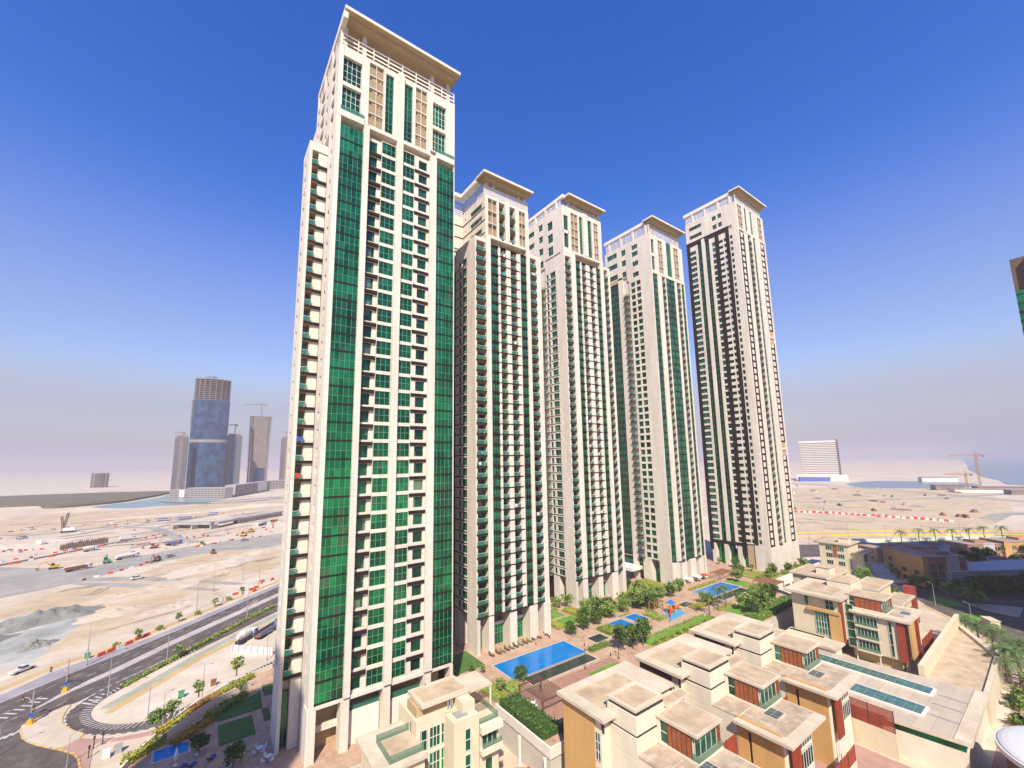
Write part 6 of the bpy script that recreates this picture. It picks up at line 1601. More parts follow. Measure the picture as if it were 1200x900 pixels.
# white domed pavilion in the corner
rt = empty('round_pavilion', (113, 6.0, Z0), 'round white roofed pavilion cut by the lower right corner', 'pavilion')
b = MB(); n = 48; rows = []
for j in range(9):
    t = j / 8; rr = 10 * math.cos(t * math.pi / 2 * .92); z = 2.8 + 1.3 * math.sin(t * math.pi / 2)
    rows.append([(113 + rr * math.cos(2 * math.pi * i / n), 6.0 + rr * math.sin(2 * math.pi * i / n), z) for i in range(n)])
for j in range(8):
    for i in range(n): b.face([rows[j][i], rows[j][(i + 1) % n], rows[j + 1][(i + 1) % n], rows[j + 1][i]], 'metal_white')
b.face([p for p in rows[8]], 'metal_white')
o = b.build('roof', rt, None, True)
b = MB(); b.prism([(113 + 10.2 * math.cos(2 * math.pi * i / n), 6.0 + 10.2 * math.sin(2 * math.pi * i / n)) for i in range(n)], 2.1, 2.8, 'metal_white'); b.build('fascia', rt)
b = MB(); b.prism([(113 + 9.2 * math.cos(2 * math.pi * i / n), 6.0 + 9.2 * math.sin(2 * math.pi * i / n)) for i in range(n)], Z0, 2.09, 'wood_dark'); b.build('wall', rt)

# tower at the right edge of the picture, and an unseen one added to shade the brown houses
mat('stone_brown', (0.12, 0.068, 0.045), .8, .15, .5)
def brown_tower(x0, x1, y0, y1, zt, label):
    T = Tower('office_tower', ((x0 + x1) / 2, (y0 + y1) / 2, Z0), label)
    T.wall.box(x0, x1, y0, y1, Z0, zt, 'stone_brown')
    Wr = west(x0); L = y1 - y0
    T.curt(Wr, y0 + 2, y1 - .1, -2, zt - 14, 3.6, d=2.0, glass='glass_green', bh=.4)
    n = int(L / 8)
    for k in range(n):
        b = MB(); wb(b, Wr, y1 - 6 - k * 8, y1 - 4.6 - k * 8, 0, 2.4, -6, zt, 'stone_brown'); T.part('pier', b)
    def sl(mb, z): wb(mb, Wr, y1 - 4.5, y1, 1.9, 2.8, z, z + .3, 'trim_brown')
    T.add('ledge', sl, frange(1.6, int((zt - 20) / 3.6), 3.6))
    T.finish()
brown_tower(262, 286, -32, 11.3, 129, 'brown and green glass tower just entering the picture at the right edge')
brown_tower(190, 258, -66, -20, 122, 'brown tower out of view on the right whose shadow covers the brown houses')
# the block the viewer stands on (its shaded front shows in the green glass)
T = Tower('apartment_block', (0, -20, Z0), 'cream apartment block directly behind and below the viewer')
T.wall.box(-16, 18, -36, -4.5, Z0, 46.5, 'render_cream'); T.wall.box(-16.4, 18.4, -36.4, -4.1, 46.5, 47.2, 'roof_edge')
for fz in range(14):
    for q in range(6):
        b = MB(); wb(b, north(-4.5), -14 + q * 5.4, -10.6 + q * 5.4, -.1, .06, Z0 + 3 + fz * 3.5, Z0 + 5.4 + fz * 3.5, 'glass_dark'); T.part('window', b)
T.finish()
# unseen block added behind the viewer on the left to shade the tower garden
T = Tower('apartment_block', (-54, 13, Z0), 'plain cream apartment block out of view on the left, added to shade the garden')
T.wall.box(-60, -42, 2, 24, Z0, 116, 'render_cream'); T.wall.box(-60.4, -41.6, 1.6, 24.4, 116, 117, 'roof_edge')
for fz in range(32):
    for q in range(5): 
        b = win_s(-59 + q * 3.2, -57.2 + q * 3.2, 1.9, Z0 + 3 + fz * 3.3, Z0 + 5 + fz * 3.3, 2)
        if fz > 12: T.part('window', b)
T.finish()
# ------------------------------------------------------------------ brown town houses and streets on the right
mat('town_brown', (0.30, 0.165, 0.10), .85, .1, .3); mat('town_orange', (0.56, 0.30, 0.13), .85, .08, .3); mat('town_grey', (0.50, 0.48, 0.47), .85, .08, .3); mat('town_roof', (0.36, 0.27, 0.23), .9, .2, .3)
def town_house(c, ang, lx, ly, h, label, main='town_brown', end='town_orange', white=True, glass=False):
    rt = empty('town_house', (c[0], c[1], Z0), label, 'house')
    ca, sa = math.cos(ang), math.sin(ang); P = lambda x, y: (c[0] + ca * x - sa * y, c[1] + sa * x + ca * y)
    b = MB(); b.obox(c, ang, lx, ly, Z0, h, main); b.obox(P(-lx / 2 + .9, 0), ang, 2.2, ly + .3, Z0, h + .5, end); b.build('wall', rt)
    b = MB(); b.obox(c, ang, lx + .6, ly + .6, h, h + .35, 'town_roof'); b.obox(P(lx * .15, 0), ang, lx * .3, ly * .5, h + .35, h + 1.6, main); b.build('roof', rt)
    if white:
        b = MB(); b.obox(P(lx * .18, -ly / 2), ang, lx * .28, .6, Z0, h + .6, 'town_grey'); b.build('wall_panel', rt)
    for q in (-.28, -.1, .38):
        for z in (Z0 + 1.0, Z0 + 4.3, Z0 + 7.6):
            if z + 2 < h:
                b = MB(); b.obox(P(lx * q, -ly / 2 - .05), ang, lx * .09, .14, z, z + 2.0, 'skylight_green' if glass else 'frame_dark'); b.obox(P(lx * q, -ly / 2 - .13), ang, .1, .06, z, z + 2.0, 'metal_white'); b.build('window', rt)
    for q in (-.25, .2):
        for z in (Z0 + 1.2, Z0 + 4.6): 
            b = MB(); b.obox(P(-lx / 2 - .22, ly * q), ang, .14, ly * .16, z, z + 1.8, 'frame_dark'); b.build('window', rt)
    return rt
A0 = -.62
town_house((267, 49.6), A0, 19, 13, 6.3, 'brown and orange town house with a tall white panel, nearest the street')
town_house((288, 60), A0, 17, 12, 4.2, 'lower brown town house behind the one with the white panel')
town_house((306, 74), A0, 20, 12, .8, 'low orange-ended town house at the left of the far terrace', white=True)
town_house((328, 62), A0, 22, 12, 1.0, 'brown town house in the middle of the far shaded terrace')
town_house((350, 48), A0, 22, 12, 1.6, 'brown town house with a white gable in the far terrace')
town_house((374, 34), A0, 24, 12, 2.2, 'sunlit town house with green glass bays at the right edge', glass=True, main='town_orange')
town_house((318, 36), A0, 14, 9, -1.0, 'small brown house with terracotta roof behind the long white wall', white=False)
town_house((342, 22), A0, 16, 9, -.4, 'small terracotta house at the right edge behind the long white wall', white=False)
rt = empty('garage_building', (290, 31, Z0), 'long low white building with a ribbon of windows facing the shaded trees', 'building')
b = MB(); b.prism([(262, 42.5), (292, 24.5), (330, 6), (338, 16), (300, 36), (268, 54)], Z0, .4, 'town_grey'); b.build('wall', rt)
b = MB(); b.obox((302.5, 18.6), -.45, 34, .2, -3.4, -1.2, 'frame_dark'); b.build('window', rt)
for x, y in ((264.4, 41.0), (278.6, 32.4)):
    b = MB(); b.obox((x, y), -.54, 2.6, .3, Z0, -2.8, 'frame_dark'); b.build('door', rt)
b = MB(); b.prism([(261.6, 42.4), (292, 24.1), (330, 5.5), (338.5, 16), (300, 36.4), (267.8, 54.4)], .4, .8, 'town_grey'); b.build('roof', rt)
patch('lawn', [(229.4, 39.9), (235.1, 35.2), (240.1, 40.0), (240.1, 46), (233.2, 45.6)], Z0 + .1, 'lawn'); patch('lawn', [(218.2, 30.8), (223.2, 29.6), (227.6, 31.6), (223.0, 35.4)], Z0 + .1, 'lawn'); patch('lawn', [(236, 56), (256, 66), (250, 72), (232, 60)], Z0 + .1, 'lawn')
for i, (x, y, sc, lb) in enumerate(((189.6, 29.6, .95, 'beside the terrace tip, furthest from the viewer'), (187.0, 26.8, .9, 'second along the terrace edge'), (184.6, 24.0, .95, 'third along the terrace edge'), (180.2, 21.6, 1.0, 'fourth along the terrace edge'), (176.0, 18.6, .95, 'in the cluster at the right edge, rear'), (172.4, 16.2, 1.0, 'in the cluster at the right edge, front'), (178.6, 16.4, .9, 'in the cluster at the right edge, right'), (166.2, 20.0, 1.0, 'leaning over the terrace corner'), (163.6, 17.6, 1.05, 'in front of the terrace corner'), (167.6, 14.8, 1.0, 'in front of the terrace, at the picture edge'), (159.6, 18.6, .9, 'lowest one below the terrace wall'), (170.2, 20.0, .9, 'just below the terrace coping'))):
    tree('tall_palm', x, y, Z0, 'green palm ' + lb, sc * 1.2)
for i, (x, y, lb) in enumerate(((150, 17.2, 'dark hedge bush against the terrace wall, left'), (155, 17.6, 'dark hedge bush against the terrace wall, middle'), (141, 16.4, 'dark hedge bush against the terrace wall, nearest the club'), (147, 13.5, 'bush beside the round pavilion'))):
    tree('bush', x, y, Z0, lb, 1.5)
tree('round_mid', 164, 15.6, Z0, 'round bright bush tree at the foot of the palms', .95)
for i, (x, y) in enumerate(((366.7, 80), (380.9, 74.5), (388.7, 67.9), (396.4, 61.4), (407.1, 55.2), (424, 50.5), (434.4, 43.8))):
    tree('tall_palm', x, y, Z0, 'palm in the row along the boulevard, number %d from the left' % (i + 1) if False else ('leftmost palm of the boulevard row' if i == 0 else 'rightmost palm of the boulevard row' if i == 6 else 'boulevard palm standing %s from the left end of the row' % ('second', 'third', 'fourth', 'fifth', 'sixth')[i - 1]), 1.25)
r = random.Random(3)
dk = [(262, 36), (268, 32), (274, 29), (280, 25), (286, 21), (292, 18), (298, 14), (258, 40), (276, 25), (284, 17), (292, 12), (300, 22), (320, 46), (312, 42), (330, 38), (338, 44), (356, 38), (366, 28), (330, 30), (253, 47), (250, 53), (244, 42), (238, 34), (242, 36), (262, 60), (246, 68), (238, 66), (230, 58), (224, 54), (218, 52), (212, 50), (206, 52)]
pl = ['before the long white building', 'at the lower end of the white building', 'in the shaded grove before the white building', 'in the far terrace gardens', 'on the street lawn', 'between the stepped villas and brown houses']
for k in range(26):
    t = k / 25; dk.append((258 + 50 * t + r.uniform(-4, 4), 36 - 27 * t + r.uniform(-4, 4)))
for i, (x, y) in enumerate(dk):
    kd = 'round_dark' if i < 12 or i >= 32 else 'tall_dark' if i < 19 else 'round_mid'
    lb = ('dark tree in the shaded grove along the long white building', 'dark trees along the white building') if i < 12 or i >= 32 else ('dark tall tree in the gardens of the far brown terrace', 'trees in the far terrace gardens') if i < 19 else ('green tree between the cream villas and the brown houses', 'trees between villas and brown houses')
    tree(kd, x + r.uniform(-1, 1), y + r.uniform(-1, 1), Z0, lb[0], r.uniform(1.0, 1.5), lb[1])
rt = empty('kiosk', (214.5, 27.4, Z0), 'small cream kiosk between the street lanes on the right', 'kiosk'); b = MB(); b.obox((214.5, 27.4), .6, 4.4, 2.4, Z0, -3.8, 'villa_cream'); b.build('wall', rt); b = MB(); b.obox((214.5, 27.4), .6, 4.8, 2.8, -3.8, -3.6, 'roof_edge'); b.build('roof', rt)
for x, y, h, lb in ((227.4, 42.6, 8, 'street lamp on the sunlit lawn by the red fence'), (252, 36, 8, 'street lamp in front of the shaded white building'), (206, 30.5, 8, 'street lamp beside the yellow kerb of the side street')):
    lamp_post(x, y, Z0, h, lb, None, 1.2, 1.0)
# garden wall with dark openings below the tallest tower
rt = empty('retaining_wall', (212, 83.5, Z0), 'white retaining wall with dark openings below the tallest tower garden', 'wall')
b = MB(); b.box(193, 238, 82.2, 82.9, Z0, 1.1, 'render_white'); b.build('wall', rt)
for k in range(5):
    b = MB(); b.box(199 + k * 7, 203.5 + k * 7, 82.12, 82.21, -4.6, -2.2, 'frame_dark'); b.build('opening', rt)

# ------------------------------------------------------------------ road furniture, vehicles and building site on the left
for x, y, h, lb in ((-6.7, 133.1, 7.4, 'lamp post on the sand lot inside the bend of the slip road'), (3.3, 135.0, 7.6, 'lamp post on the sand lot near the garden wall'), (-15.7, 150.2, 9.5, 'lamp post at the start of the bend of the slip road'), (-23.8, 176.4, 11.5, 'lamp post on the far verge of the highway, left one'), (-5.2, 165.6, 9, 'lamp post beside the green hedge of the highway'), (16.4, 190.6, 11.5, 'lamp post on the near highway edge by the tower'), (6.8, 240.4, 12, 'lamp post on the far sand beyond the highway, right of the spur road'), (18.8, 253.7, 12, 'lamp post at the end of the spur road'), (23.6, 229.3, 11, 'lamp post on the far verge near the tower'), (1.1, 214.5, 11, 'lamp post on the far verge in mid highway'), (18.4, 147.7, 8, 'lamp post beside the parked trailer')):
    lamp_post(x, y, Z0, h, lb, None, 1.6, -.7)
lamp_post(-3.7, 127.5, Z0, 6, 'twin-headed lamp post on the outer edge of the bend', None, 1.2, .6)
lamp_post(-29.4, 133.6, Z0, 6, 'lamp post with bright head at the lower left road', None, 1.4, .4)
lamp_post(-17.4, 121.0, Z0, 5.5, 'lamp post at the bottom edge beside the side road', None, 1.2, .4)
mat('signal_yellow', (0.75, 0.42, 0.02), .5); mat('sign_blue', (0.02, 0.10, 0.45), .5); mat('lens_red', (0.3, 0.02, 0.02), .3); mat('lens_green', (0.02, 0.2, 0.05), .3)
def traffic_light(x, y, h, arm, ang, label):
    rt = empty('traffic_light', (x, y, Z0), label, 'traffic light'); ca, sa = math.cos(ang), math.sin(ang)
    b = MB(); b.tube([(x, y, Z0), (x, y, Z0 + h)], [.2, .12], 'metal_grey', 8); b.build('pole', rt)
    b = MB(); b.tube([(x, y, Z0 + h * .62), (x + ca * arm * .4, y + sa * arm * .4, Z0 + h * .75), (x + ca * arm, y + sa * arm, Z0 + h * .77)], [.1, .08, .06], 'metal_grey', 6); b.build('arm', rt)
    b = MB(); b.prism([(x + .8 * math.cos(t * 1.047), y + .8 * math.sin(t * 1.047)) for t in range(6)], Z0, Z0 + .5, 'signal_yellow'); b.prism([(x + .55 * math.cos(t * 1.047), y + .55 * math.sin(t * 1.047)) for t in range(6)], Z0 + .5, Z0 + .95, 'signal_yellow'); b.build('base', rt)
    for (px, py, pz) in ((x + ca * arm, y + sa * arm, Z0 + h * .77 - 1.0), (x + .25, y - .25, Z0 + 2.6)):
        b = MB(); b.box(px - .2, px + .2, py - .16, py + .16, pz, pz + 1.15, 'frame_dark')
        for i, m in enumerate(('lens_green', 'signal_yellow', 'lens_red')): b.box(px - .13, px + .13, py - .19, py - .162, pz + .1 + i * .35, pz + .34 + i * .35, m)
        b.build('signal_head', rt)
    b = MB(); b.box(x - .3, x + .3, y - .3, y - .24, Z0 + 1.6, Z0 + 2.4, 'sign_blue'); b.build('sign', rt)
traffic_light(-24.95, 160.04, 7.6, 4.0, 2.6, 'traffic light on a yellow base at the tip of the highway median')
traffic_light(-27.7, 145.4, 7.0, 2.6, 2.4, 'traffic light on a yellow base at the corner of the sandy island')
# vehicles
mat('car_white', (0.70, 0.70, 0.70), .3); mat('car_silver', (0.40, 0.42, 0.45), .3, metal=.5); mat('car_dark', (0.04, 0.04, 0.05), .3); mat('machine_yellow', (0.70, 0.40, 0.03), .5, .1, 1); mat('tyre', (0.02, 0.02, 0.02), .9); mat('trailer_blue', (0.12, 0.22, 0.42), .5); mat('tarp_blue', (0.05, 0.13, 0.50), .6); mat('rust', (0.25, 0.10, 0.05), .9, .3, 1); mat('red_plastic', (0.60, 0.06, 0.03), .5); mat('orange_plastic', (0.68, 0.20, 0.05), .5); mat('green_paint', (0.06, 0.24, 0.10), .6); mat('concrete', (0.42, 0.39, 0.36), .9, .15, .2); mat('concrete_dark', (0.19, 0.145, 0.12), .9, .2, .1)
def wheels(rt, pts, r, w):
    for x, y in pts:
        b = MB(); b.tube([(x - w / 2, y, Z0 + r), (x + w / 2, y, Z0 + r)], r, 'tyre', 10); b.build('wheel', rt, None)
def car(x, y, ang, m, label, kind='car', sc=1.0):
    rt = empty('parked_car' if kind == 'car' else 'pickup_truck', (x, y, Z0), label, kind if kind == 'car' else 'pickup')
    def prof(pts, w, mm, nm):
        b = MB(); n = len(pts)
        b.face([(x - w / 2, y + p[0], Z0 + p[1]) for p in pts], mm); b.face([(x + w / 2, y + p[0], Z0 + p[1]) for p in pts[::-1]], mm)
        for i in range(n):
            p, q = pts[i], pts[(i + 1) % n]; b.face([(x - w / 2, y + q[0], Z0 + q[1]), (x - w / 2, y + p[0], Z0 + p[1]), (x + w / 2, y + p[0], Z0 + p[1]), (x + w / 2, y + q[0], Z0 + q[1])], mm)
        b.build(nm, rt)
    if kind == 'car':
        prof([(-2.2, .35), (-2.25, .75), (-1.9, .95), (1.2, .98), (2.1, .85), (2.25, .6), (2.2, .35)], 1.8, m, 'body')
        prof([(-1.75, .96), (-1.3, 1.42), (.2, 1.45), (.95, .985)], 1.6, 'car_dark', 'window'); prof([(-1.25, 1.43), (.15, 1.46), (.1, 1.5), (-1.2, 1.49)], 1.5, m, 'roof')
        wheels(rt, [(x + s * .82, y + q) for s in (-1, 1) for q in (-1.4, 1.4)], .33, .22)
    else:
        prof([(-2.7, .55), (-2.7, 1.1), (-.7, 1.1), (-.6, 1.15), (1.0, 1.15), (2.5, 1.05), (2.6, .55)], 1.85, m, 'body')
        prof([(-.65, 1.152), (-.4, 1.75), (.6, 1.78), (1.2, 1.152)], 1.65, 'car_dark', 'window'); prof([(-.4, 1.76), (.6, 1.79), (.55, 1.84), (-.35, 1.82)], 1.6, m, 'roof')
        wheels(rt, [(x + s * .85, y + q) for s in (-1, 1) for q in (-1.7, 1.7)], .4, .25)
    rt.rotation_euler = (0, 0, ang); rt.scale = (sc, sc, sc)
    return rt
def truck(x, y, ang, cabm, label, load, L=8.0):
    rt = empty('truck', (x, y, Z0), label, 'truck')
    b = MB(); b.box(x - 1.2, x + 1.2, y + L / 2 - 2.0, y + L / 2, Z0 + .6, Z0 + 2.7, cabm); b.build('cab', rt)
    b = MB(); b.box(x - 1.22, x + 1.22, y + L / 2 - 1.0, y + L / 2 + .03, Z0 + 1.6, Z0 + 2.4, 'car_dark'); b.build('window', rt)
    b = MB(); b.box(x - .5, x + .5, y - L / 2, y + L / 2 - 2.0, Z0 + .6, Z0 + .95, 'car_dark'); b.build('chassis', rt)
    b = MB()
    if load == 'tank': b.tube([(x, y - L / 2, Z0 + 2.0), (x, y + L / 2 - 2.3, Z0 + 2.0)], 1.1, 'metal_white', 12)
    elif load == 'mixer': b.tube([(x, y - L / 2, Z0 + 2.6), (x, y - L / 4, Z0 + 2.5), (x, y + L / 8, Z0 + 2.3), (x, y + L / 2 - 2.3, Z0 + 2.0)], [.6, 1.2, 1.2, .5], 'metal_white', 12)
    elif load == 'box': b.box(x - 1.25, x + 1.25, y - L / 2, y + L / 2 - 2.2, Z0 + 1.0, Z0 + 3.4, 'metal_white')
    else:
        b.box(x - 1.2, x + 1.2, y - L / 2, y + L / 2 - 2.2, Z0 + .96, Z0 + 1.1, 'rust'); 
        for s in (-1, 1): b.box(x + s * 1.2 - .05, x + s * 1.2 + .05, y - L / 2, y + L / 2 - 2.2, Z0 + 1.1, Z0 + 2.2, load)
        b.box(x - 1.15, x + 1.15, y + L / 2 - 2.3, y + L / 2 - 2.21, Z0 + 1.1, Z0 + 2.3, load)
    b.build('load_body', rt)
    wheels(rt, [(x + s * 1.0, y + q) for s in (-1, 1) for q in (L / 2 - 1.1, -L / 2 + 1.0, -L / 2 + 2.2)], .5, .35)
    rt.rotation_euler = (0, 0, ang); return rt
def excavator(x, y, ang, m, label):
    rt = empty('excavator', (x, y, Z0), label, 'excavator')
    for s in (-1, 1):
        b = MB(); b.box(x + s * 1.1 - .3, x + s * 1.1 + .3, y - 1.9, y + 1.9, Z0, Z0 + .9, 'tyre'); b.build('track', rt)
    b = MB(); b.box(x - 1.3, x + 1.3, y - 2.0, y + 1.2, Z0 + 1.0, Z0 + 2.1, m); b.box(x - 1.3, x + 1.3, y - 2.6, y - 1.6, Z0 + 1.0, Z0 + 2.3, m); b.build('body', rt)
    b = MB(); b.box(x - 1.25, x - .2, y - .3, y + 1.15, Z0 + 2.1, Z0 + 3.4, 'car_dark'); b.box(x - 1.3, x - .15, y - .35, y + 1.2, Z0 + 3.4, Z0 + 3.5, m); b.build('cab', rt)
    b = MB(); b.tube([(x + .4, y + 1, Z0 + 1.8), (x + .4, y + 3.2, Z0 + 4.4), (x + .4, y + 5.2, Z0 + 4.0)], [.35, .3, .25], m, 6); b.build('boom', rt)
    b = MB(); b.tube([(x + .4, y + 5.2, Z0 + 4.0), (x + .4, y + 6.2, Z0 + 1.4)], [.25, .2], m, 6); b.build('stick', rt)
    b = MB(); b.prism([(x - .2, y + 5.6), (x + 1.0, y + 5.6), (x + 1.0, y + 6.8), (x - .2, y + 6.8)], Z0 + .5, Z0 + 1.4, 'rust'); b.build('bucket', rt)
    rt.rotation_euler = (0, 0, ang); return rt
def roller(x, y, ang, m, label):
    rt = empty('road_roller', (x, y, Z0), label, 'road roller')
    b = MB(); b.tube([(x - 1, y + 1.6, Z0 + .75), (x + 1, y + 1.6, Z0 + .75)], .75, 'rust', 12); b.build('drum', rt)
    b = MB(); b.box(x - .95, x + .95, y - 2, y + .6, Z0 + .8, Z0 + 1.7, m); b.build('body', rt)
    b = MB(); b.box(x - .8, x + .8, y - .6, y + .6, Z0 + 1.7, Z0 + 2.9, 'car_dark'); b.box(x - .9, x + .9, y - .7, y + .7, Z0 + 2.9, Z0 + 3.0, m); b.build('cab', rt)
    wheels(rt, [(x - .8, y - 1.3), (x + .8, y - 1.3)], .7, .4); rt.rotation_euler = (0, 0, ang)
car(-37.7, 182.5, -.75, 'car_white', 'white pickup parked on the pale track left of the traffic light', 'pickup', .95)
truck(-35.9, 361, -.9, 'metal_white', 'silver tanker truck on the dusty road', 'tank', 12)
truck(-53.7, 339, -.95, 'car_white', 'white lorry with a dark load at the dusty crossroads', 'rust', 11)
car(-24.1, 292, -1.2, 'car_white', 'white car on the upper spur road', 'car', 1.25)
car(-14.1, 347.5, -.8, 'car_silver', 'silver car near the dirt heap on the dusty road', 'car', 1.25)
truck(21.6, 171.0, -.7, 'car_dark', 'lorry with a pale blue trailer parked by the nearest tower', 'trailer_blue', 13)
truck(14.6, 168.2, -.7, 'car_white', 'mixer lorry beside the blue trailer near the nearest tower', 'mixer', 8)
truck(48, 470, -.6, 'trailer_blue', 'blue lorry on the sand right of the concrete underpass', 'trailer_blue', 10)
car(28, 384, -1.2, 'car_silver', 'silver car on the grey road near the yellow machines', 'car', 1.25)
truck(-97, 470, .6, 'car_white', 'white lorry alone on the middle sands', 'box', 9)
truck(-46, 452, -1.2, 'car_white', 'white lorry by the end of the dark trench', 'box', 9)
truck(-60, 410, -.9, 'car_white', 'white lorry at the edge of the dark trench', 'mixer', 8)
car(-98, 366, -.8, 'car_white', 'white car near the left edge below the trench', 'car', 1.25); car(-130, 590, 1.2, 'car_white', 'white car far out beside the mangrove shore', 'car', 1.5); car(-118, 520, 1.2, 'car_silver', 'silver car on the distant sand track at left', 'car', 1.5)
excavator(-66, 352, 1.8, 'machine_yellow', 'yellow excavator left of the dusty crossroads')
excavator(-44, 352, .3, 'green_paint', 'green machine between trench and dusty road')
excavator(28.8, 409.2, .8, 'machine_yellow', 'yellow excavator among the red barriers'); excavator(35.5, 428, 2, 'machine_yellow', 'yellow excavator furthest right on the sands'); roller(1.7, 382.5, -.8, 'machine_yellow', 'yellow road roller on the grey road')
excavator(-25.5, 393, 1.4, 'rust', 'rusty brown excavator beside the blue shelter'); truck(-15, 402, -1.2, 'tarp_blue', 'lorry with a blue cab and orange bed on the sands', 'orange_plastic', 10); excavator(-20, 338, 2.8, 'rust', 'dark rusty excavator at the corner of the dusty road'); roller(8, 342, .4, 'rust', 'rusty roller on the near verge of the grey road')
truck(60, 492, -.6, 'machine_yellow', 'yellow lorry at the tower edge of the far sands', 'machine_yellow', 9)
# plastic barriers
bm = {}
def barrier(x, y, ang, m, label, group):
    if m not in bm:
        b = MB(); n = 1
        b.v = []; L = 2.0
        pts = [(-.3, 0), (.3, 0), (.22, .35), (.1, .9), (-.1, .9), (-.22, .35)]
        b.face([(-L / 2, p[0], p[1]) for p in pts[::-1]], m); b.face([(L / 2, p[0], p[1]) for p in pts], m)
        for i in range(6): p, q = pts[i], pts[(i + 1) % 6]; b.face([(-L / 2, p[0], p[1]), (-L / 2, q[0], q[1]), (L / 2, q[0], q[1]), (L / 2, p[0], p[1])][::-1], m)
        bm[m] = b.mesh('road_barrier')
    o = bpy.data.objects.new('road_barrier', bm[m]); COL.objects.link(o); o.location = (x, y, Z0 + .02); o.rotation_euler = (0, 0, ang); o.scale = (1.05, 1.1, 1.1)
    tag(o, label, 'barrier', group)
mat('plastic_red2', (0.62, 0.07, 0.03), .5); mat('plastic_white2', (0.72, 0.70, 0.68), .5)
rb = random.Random(8)
for i in range(6): barrier(-21.6 + i * 1.9, 182.5 + i * 1.9 + (1.2 if i > 3 else 0), .8, 'plastic_red2' if i != 2 else 'plastic_white2', ('red' if i != 2 else 'white') + ' plastic barrier on the far shoulder of the highway', 'barriers on the highway shoulder ' + ('red' if i != 2 else 'white'))
def barrier_run(pts, n, lab, jit=1.5):
    P = resample(pts, sum((Vector(b) - Vector(a)).length for a, b in zip(pts, pts[1:])) / n)
    for i, p in enumerate(P):
        w = i % 3 == 1
        barrier(p.x + rb.uniform(-jit, jit), p.y + rb.uniform(-jit, jit), rb.uniform(.2, 1.2), 'plastic_white2' if w else 'plastic_red2', ('white' if w else 'red') + ' plastic barrier ' + lab, ('white' if w else 'red') + ' barriers ' + lab)
barrier_run([(16, 226), (24, 236), (30, 246)], 9, 'in the cluster on the far verge by the tower', 2.5)
barrier_run([(-46, 306), (-38, 316), (-30, 326), (-20, 340)], 7, 'along the corner of the dusty crossroads', 1)
barrier_run([(-98, 376), (-76, 402), (-58, 430), (-40, 440)], 15, 'along the near side of the dark trench', 2.5)
barrier_run([(-100, 392), (-80, 416), (-62, 440)], 10, 'along the far side of the dark trench', 2.5)
barrier_run([(0, 378), (14, 386), (26, 396), (40, 400)], 10, 'around the yellow machines on the sand', 4)
barrier_run([(-40, 455), (-20, 430), (0, 420), (30, 440)], 12, 'scattered over the middle of the building site', 10)
barrier_run([(-120, 450), (-90, 440)], 8, 'in the row on the left sands', .5)
barrier_run([(30, 420), (50, 440), (60, 470)], 6, 'scattered near the right end of the site', 5)
for i in range(46):
    a = Vector((503, 190)); c = Vector((519, 80)); p = a + (c - a) * (i / 45) + Vector((6 * math.sin(i / 45 * 3.1), 0))
    barrier(p.x, p.y, 1.72, 'plastic_white2' if i % 2 else 'plastic_red2', ('white' if i % 2 else 'red') + ' barrier in the long chequered line across the far right sands', ('white' if i % 2 else 'red') + ' barriers of the chequered line')
for o in list(bpy.data.objects):
    if o.name.startswith('road_barrier') and o.location.x > 450: o.scale = (1.4, 2, 1.7 + .8 * rb.random()); o.location.x += rb.uniform(-3, 3); o.location.y += rb.uniform(-.6, .6)
# hedges and verge planting of the highway
for i, (x0, y0, x1, y1, lb) in enumerate(((-13.6, 153.6, -5.4, 163.6, 'curved bright green hedge in the bend of the slip road'), (-4.6, 164.6, 5.6, 176.6, 'green hedge strip along the highway, middle length'), (6.4, 177.4, 16.4, 189.4, 'green hedge strip along the highway, next to the far lamp'), (17.2, 190.4, 26, 199.4, 'green hedge strip along the highway ending at the tower'))):
    L = math.hypot(x1 - x0, y1 - y0); hedge((x0 + x1) / 2 - L / 2, (x0 + x1) / 2 + L / 2, (y0 + y1) / 2 - .75, (y0 + y1) / 2 + .75, Z0, .8 if i else .6, ['leaf_mid', 'leaf_yellow', 'leaf_light'], lb, leaf=.3, dens=7, seed=i, ang=math.atan2(y1 - y0, x1 - x0))
for i, (x, y) in enumerate(((-14, 191.5), (-9, 197.5), (-4, 203), (1.5, 208), (7, 215), (12, 221), (17, 227.5), (-19, 187.5))):
    tree('yellow_bush' if i % 2 else 'sapling', x, y, Z0, 'scruffy %s on the dry verge beyond the highway' % ('orange-green bush' if i % 2 else 'young tree'), 1.1, 'verge %s beyond the highway' % ('bushes' if i % 2 else 'young trees'))
tree('sapling', -2.6, 166.0, Z0, 'green young tree at the end of the bend hedge', 1.2)
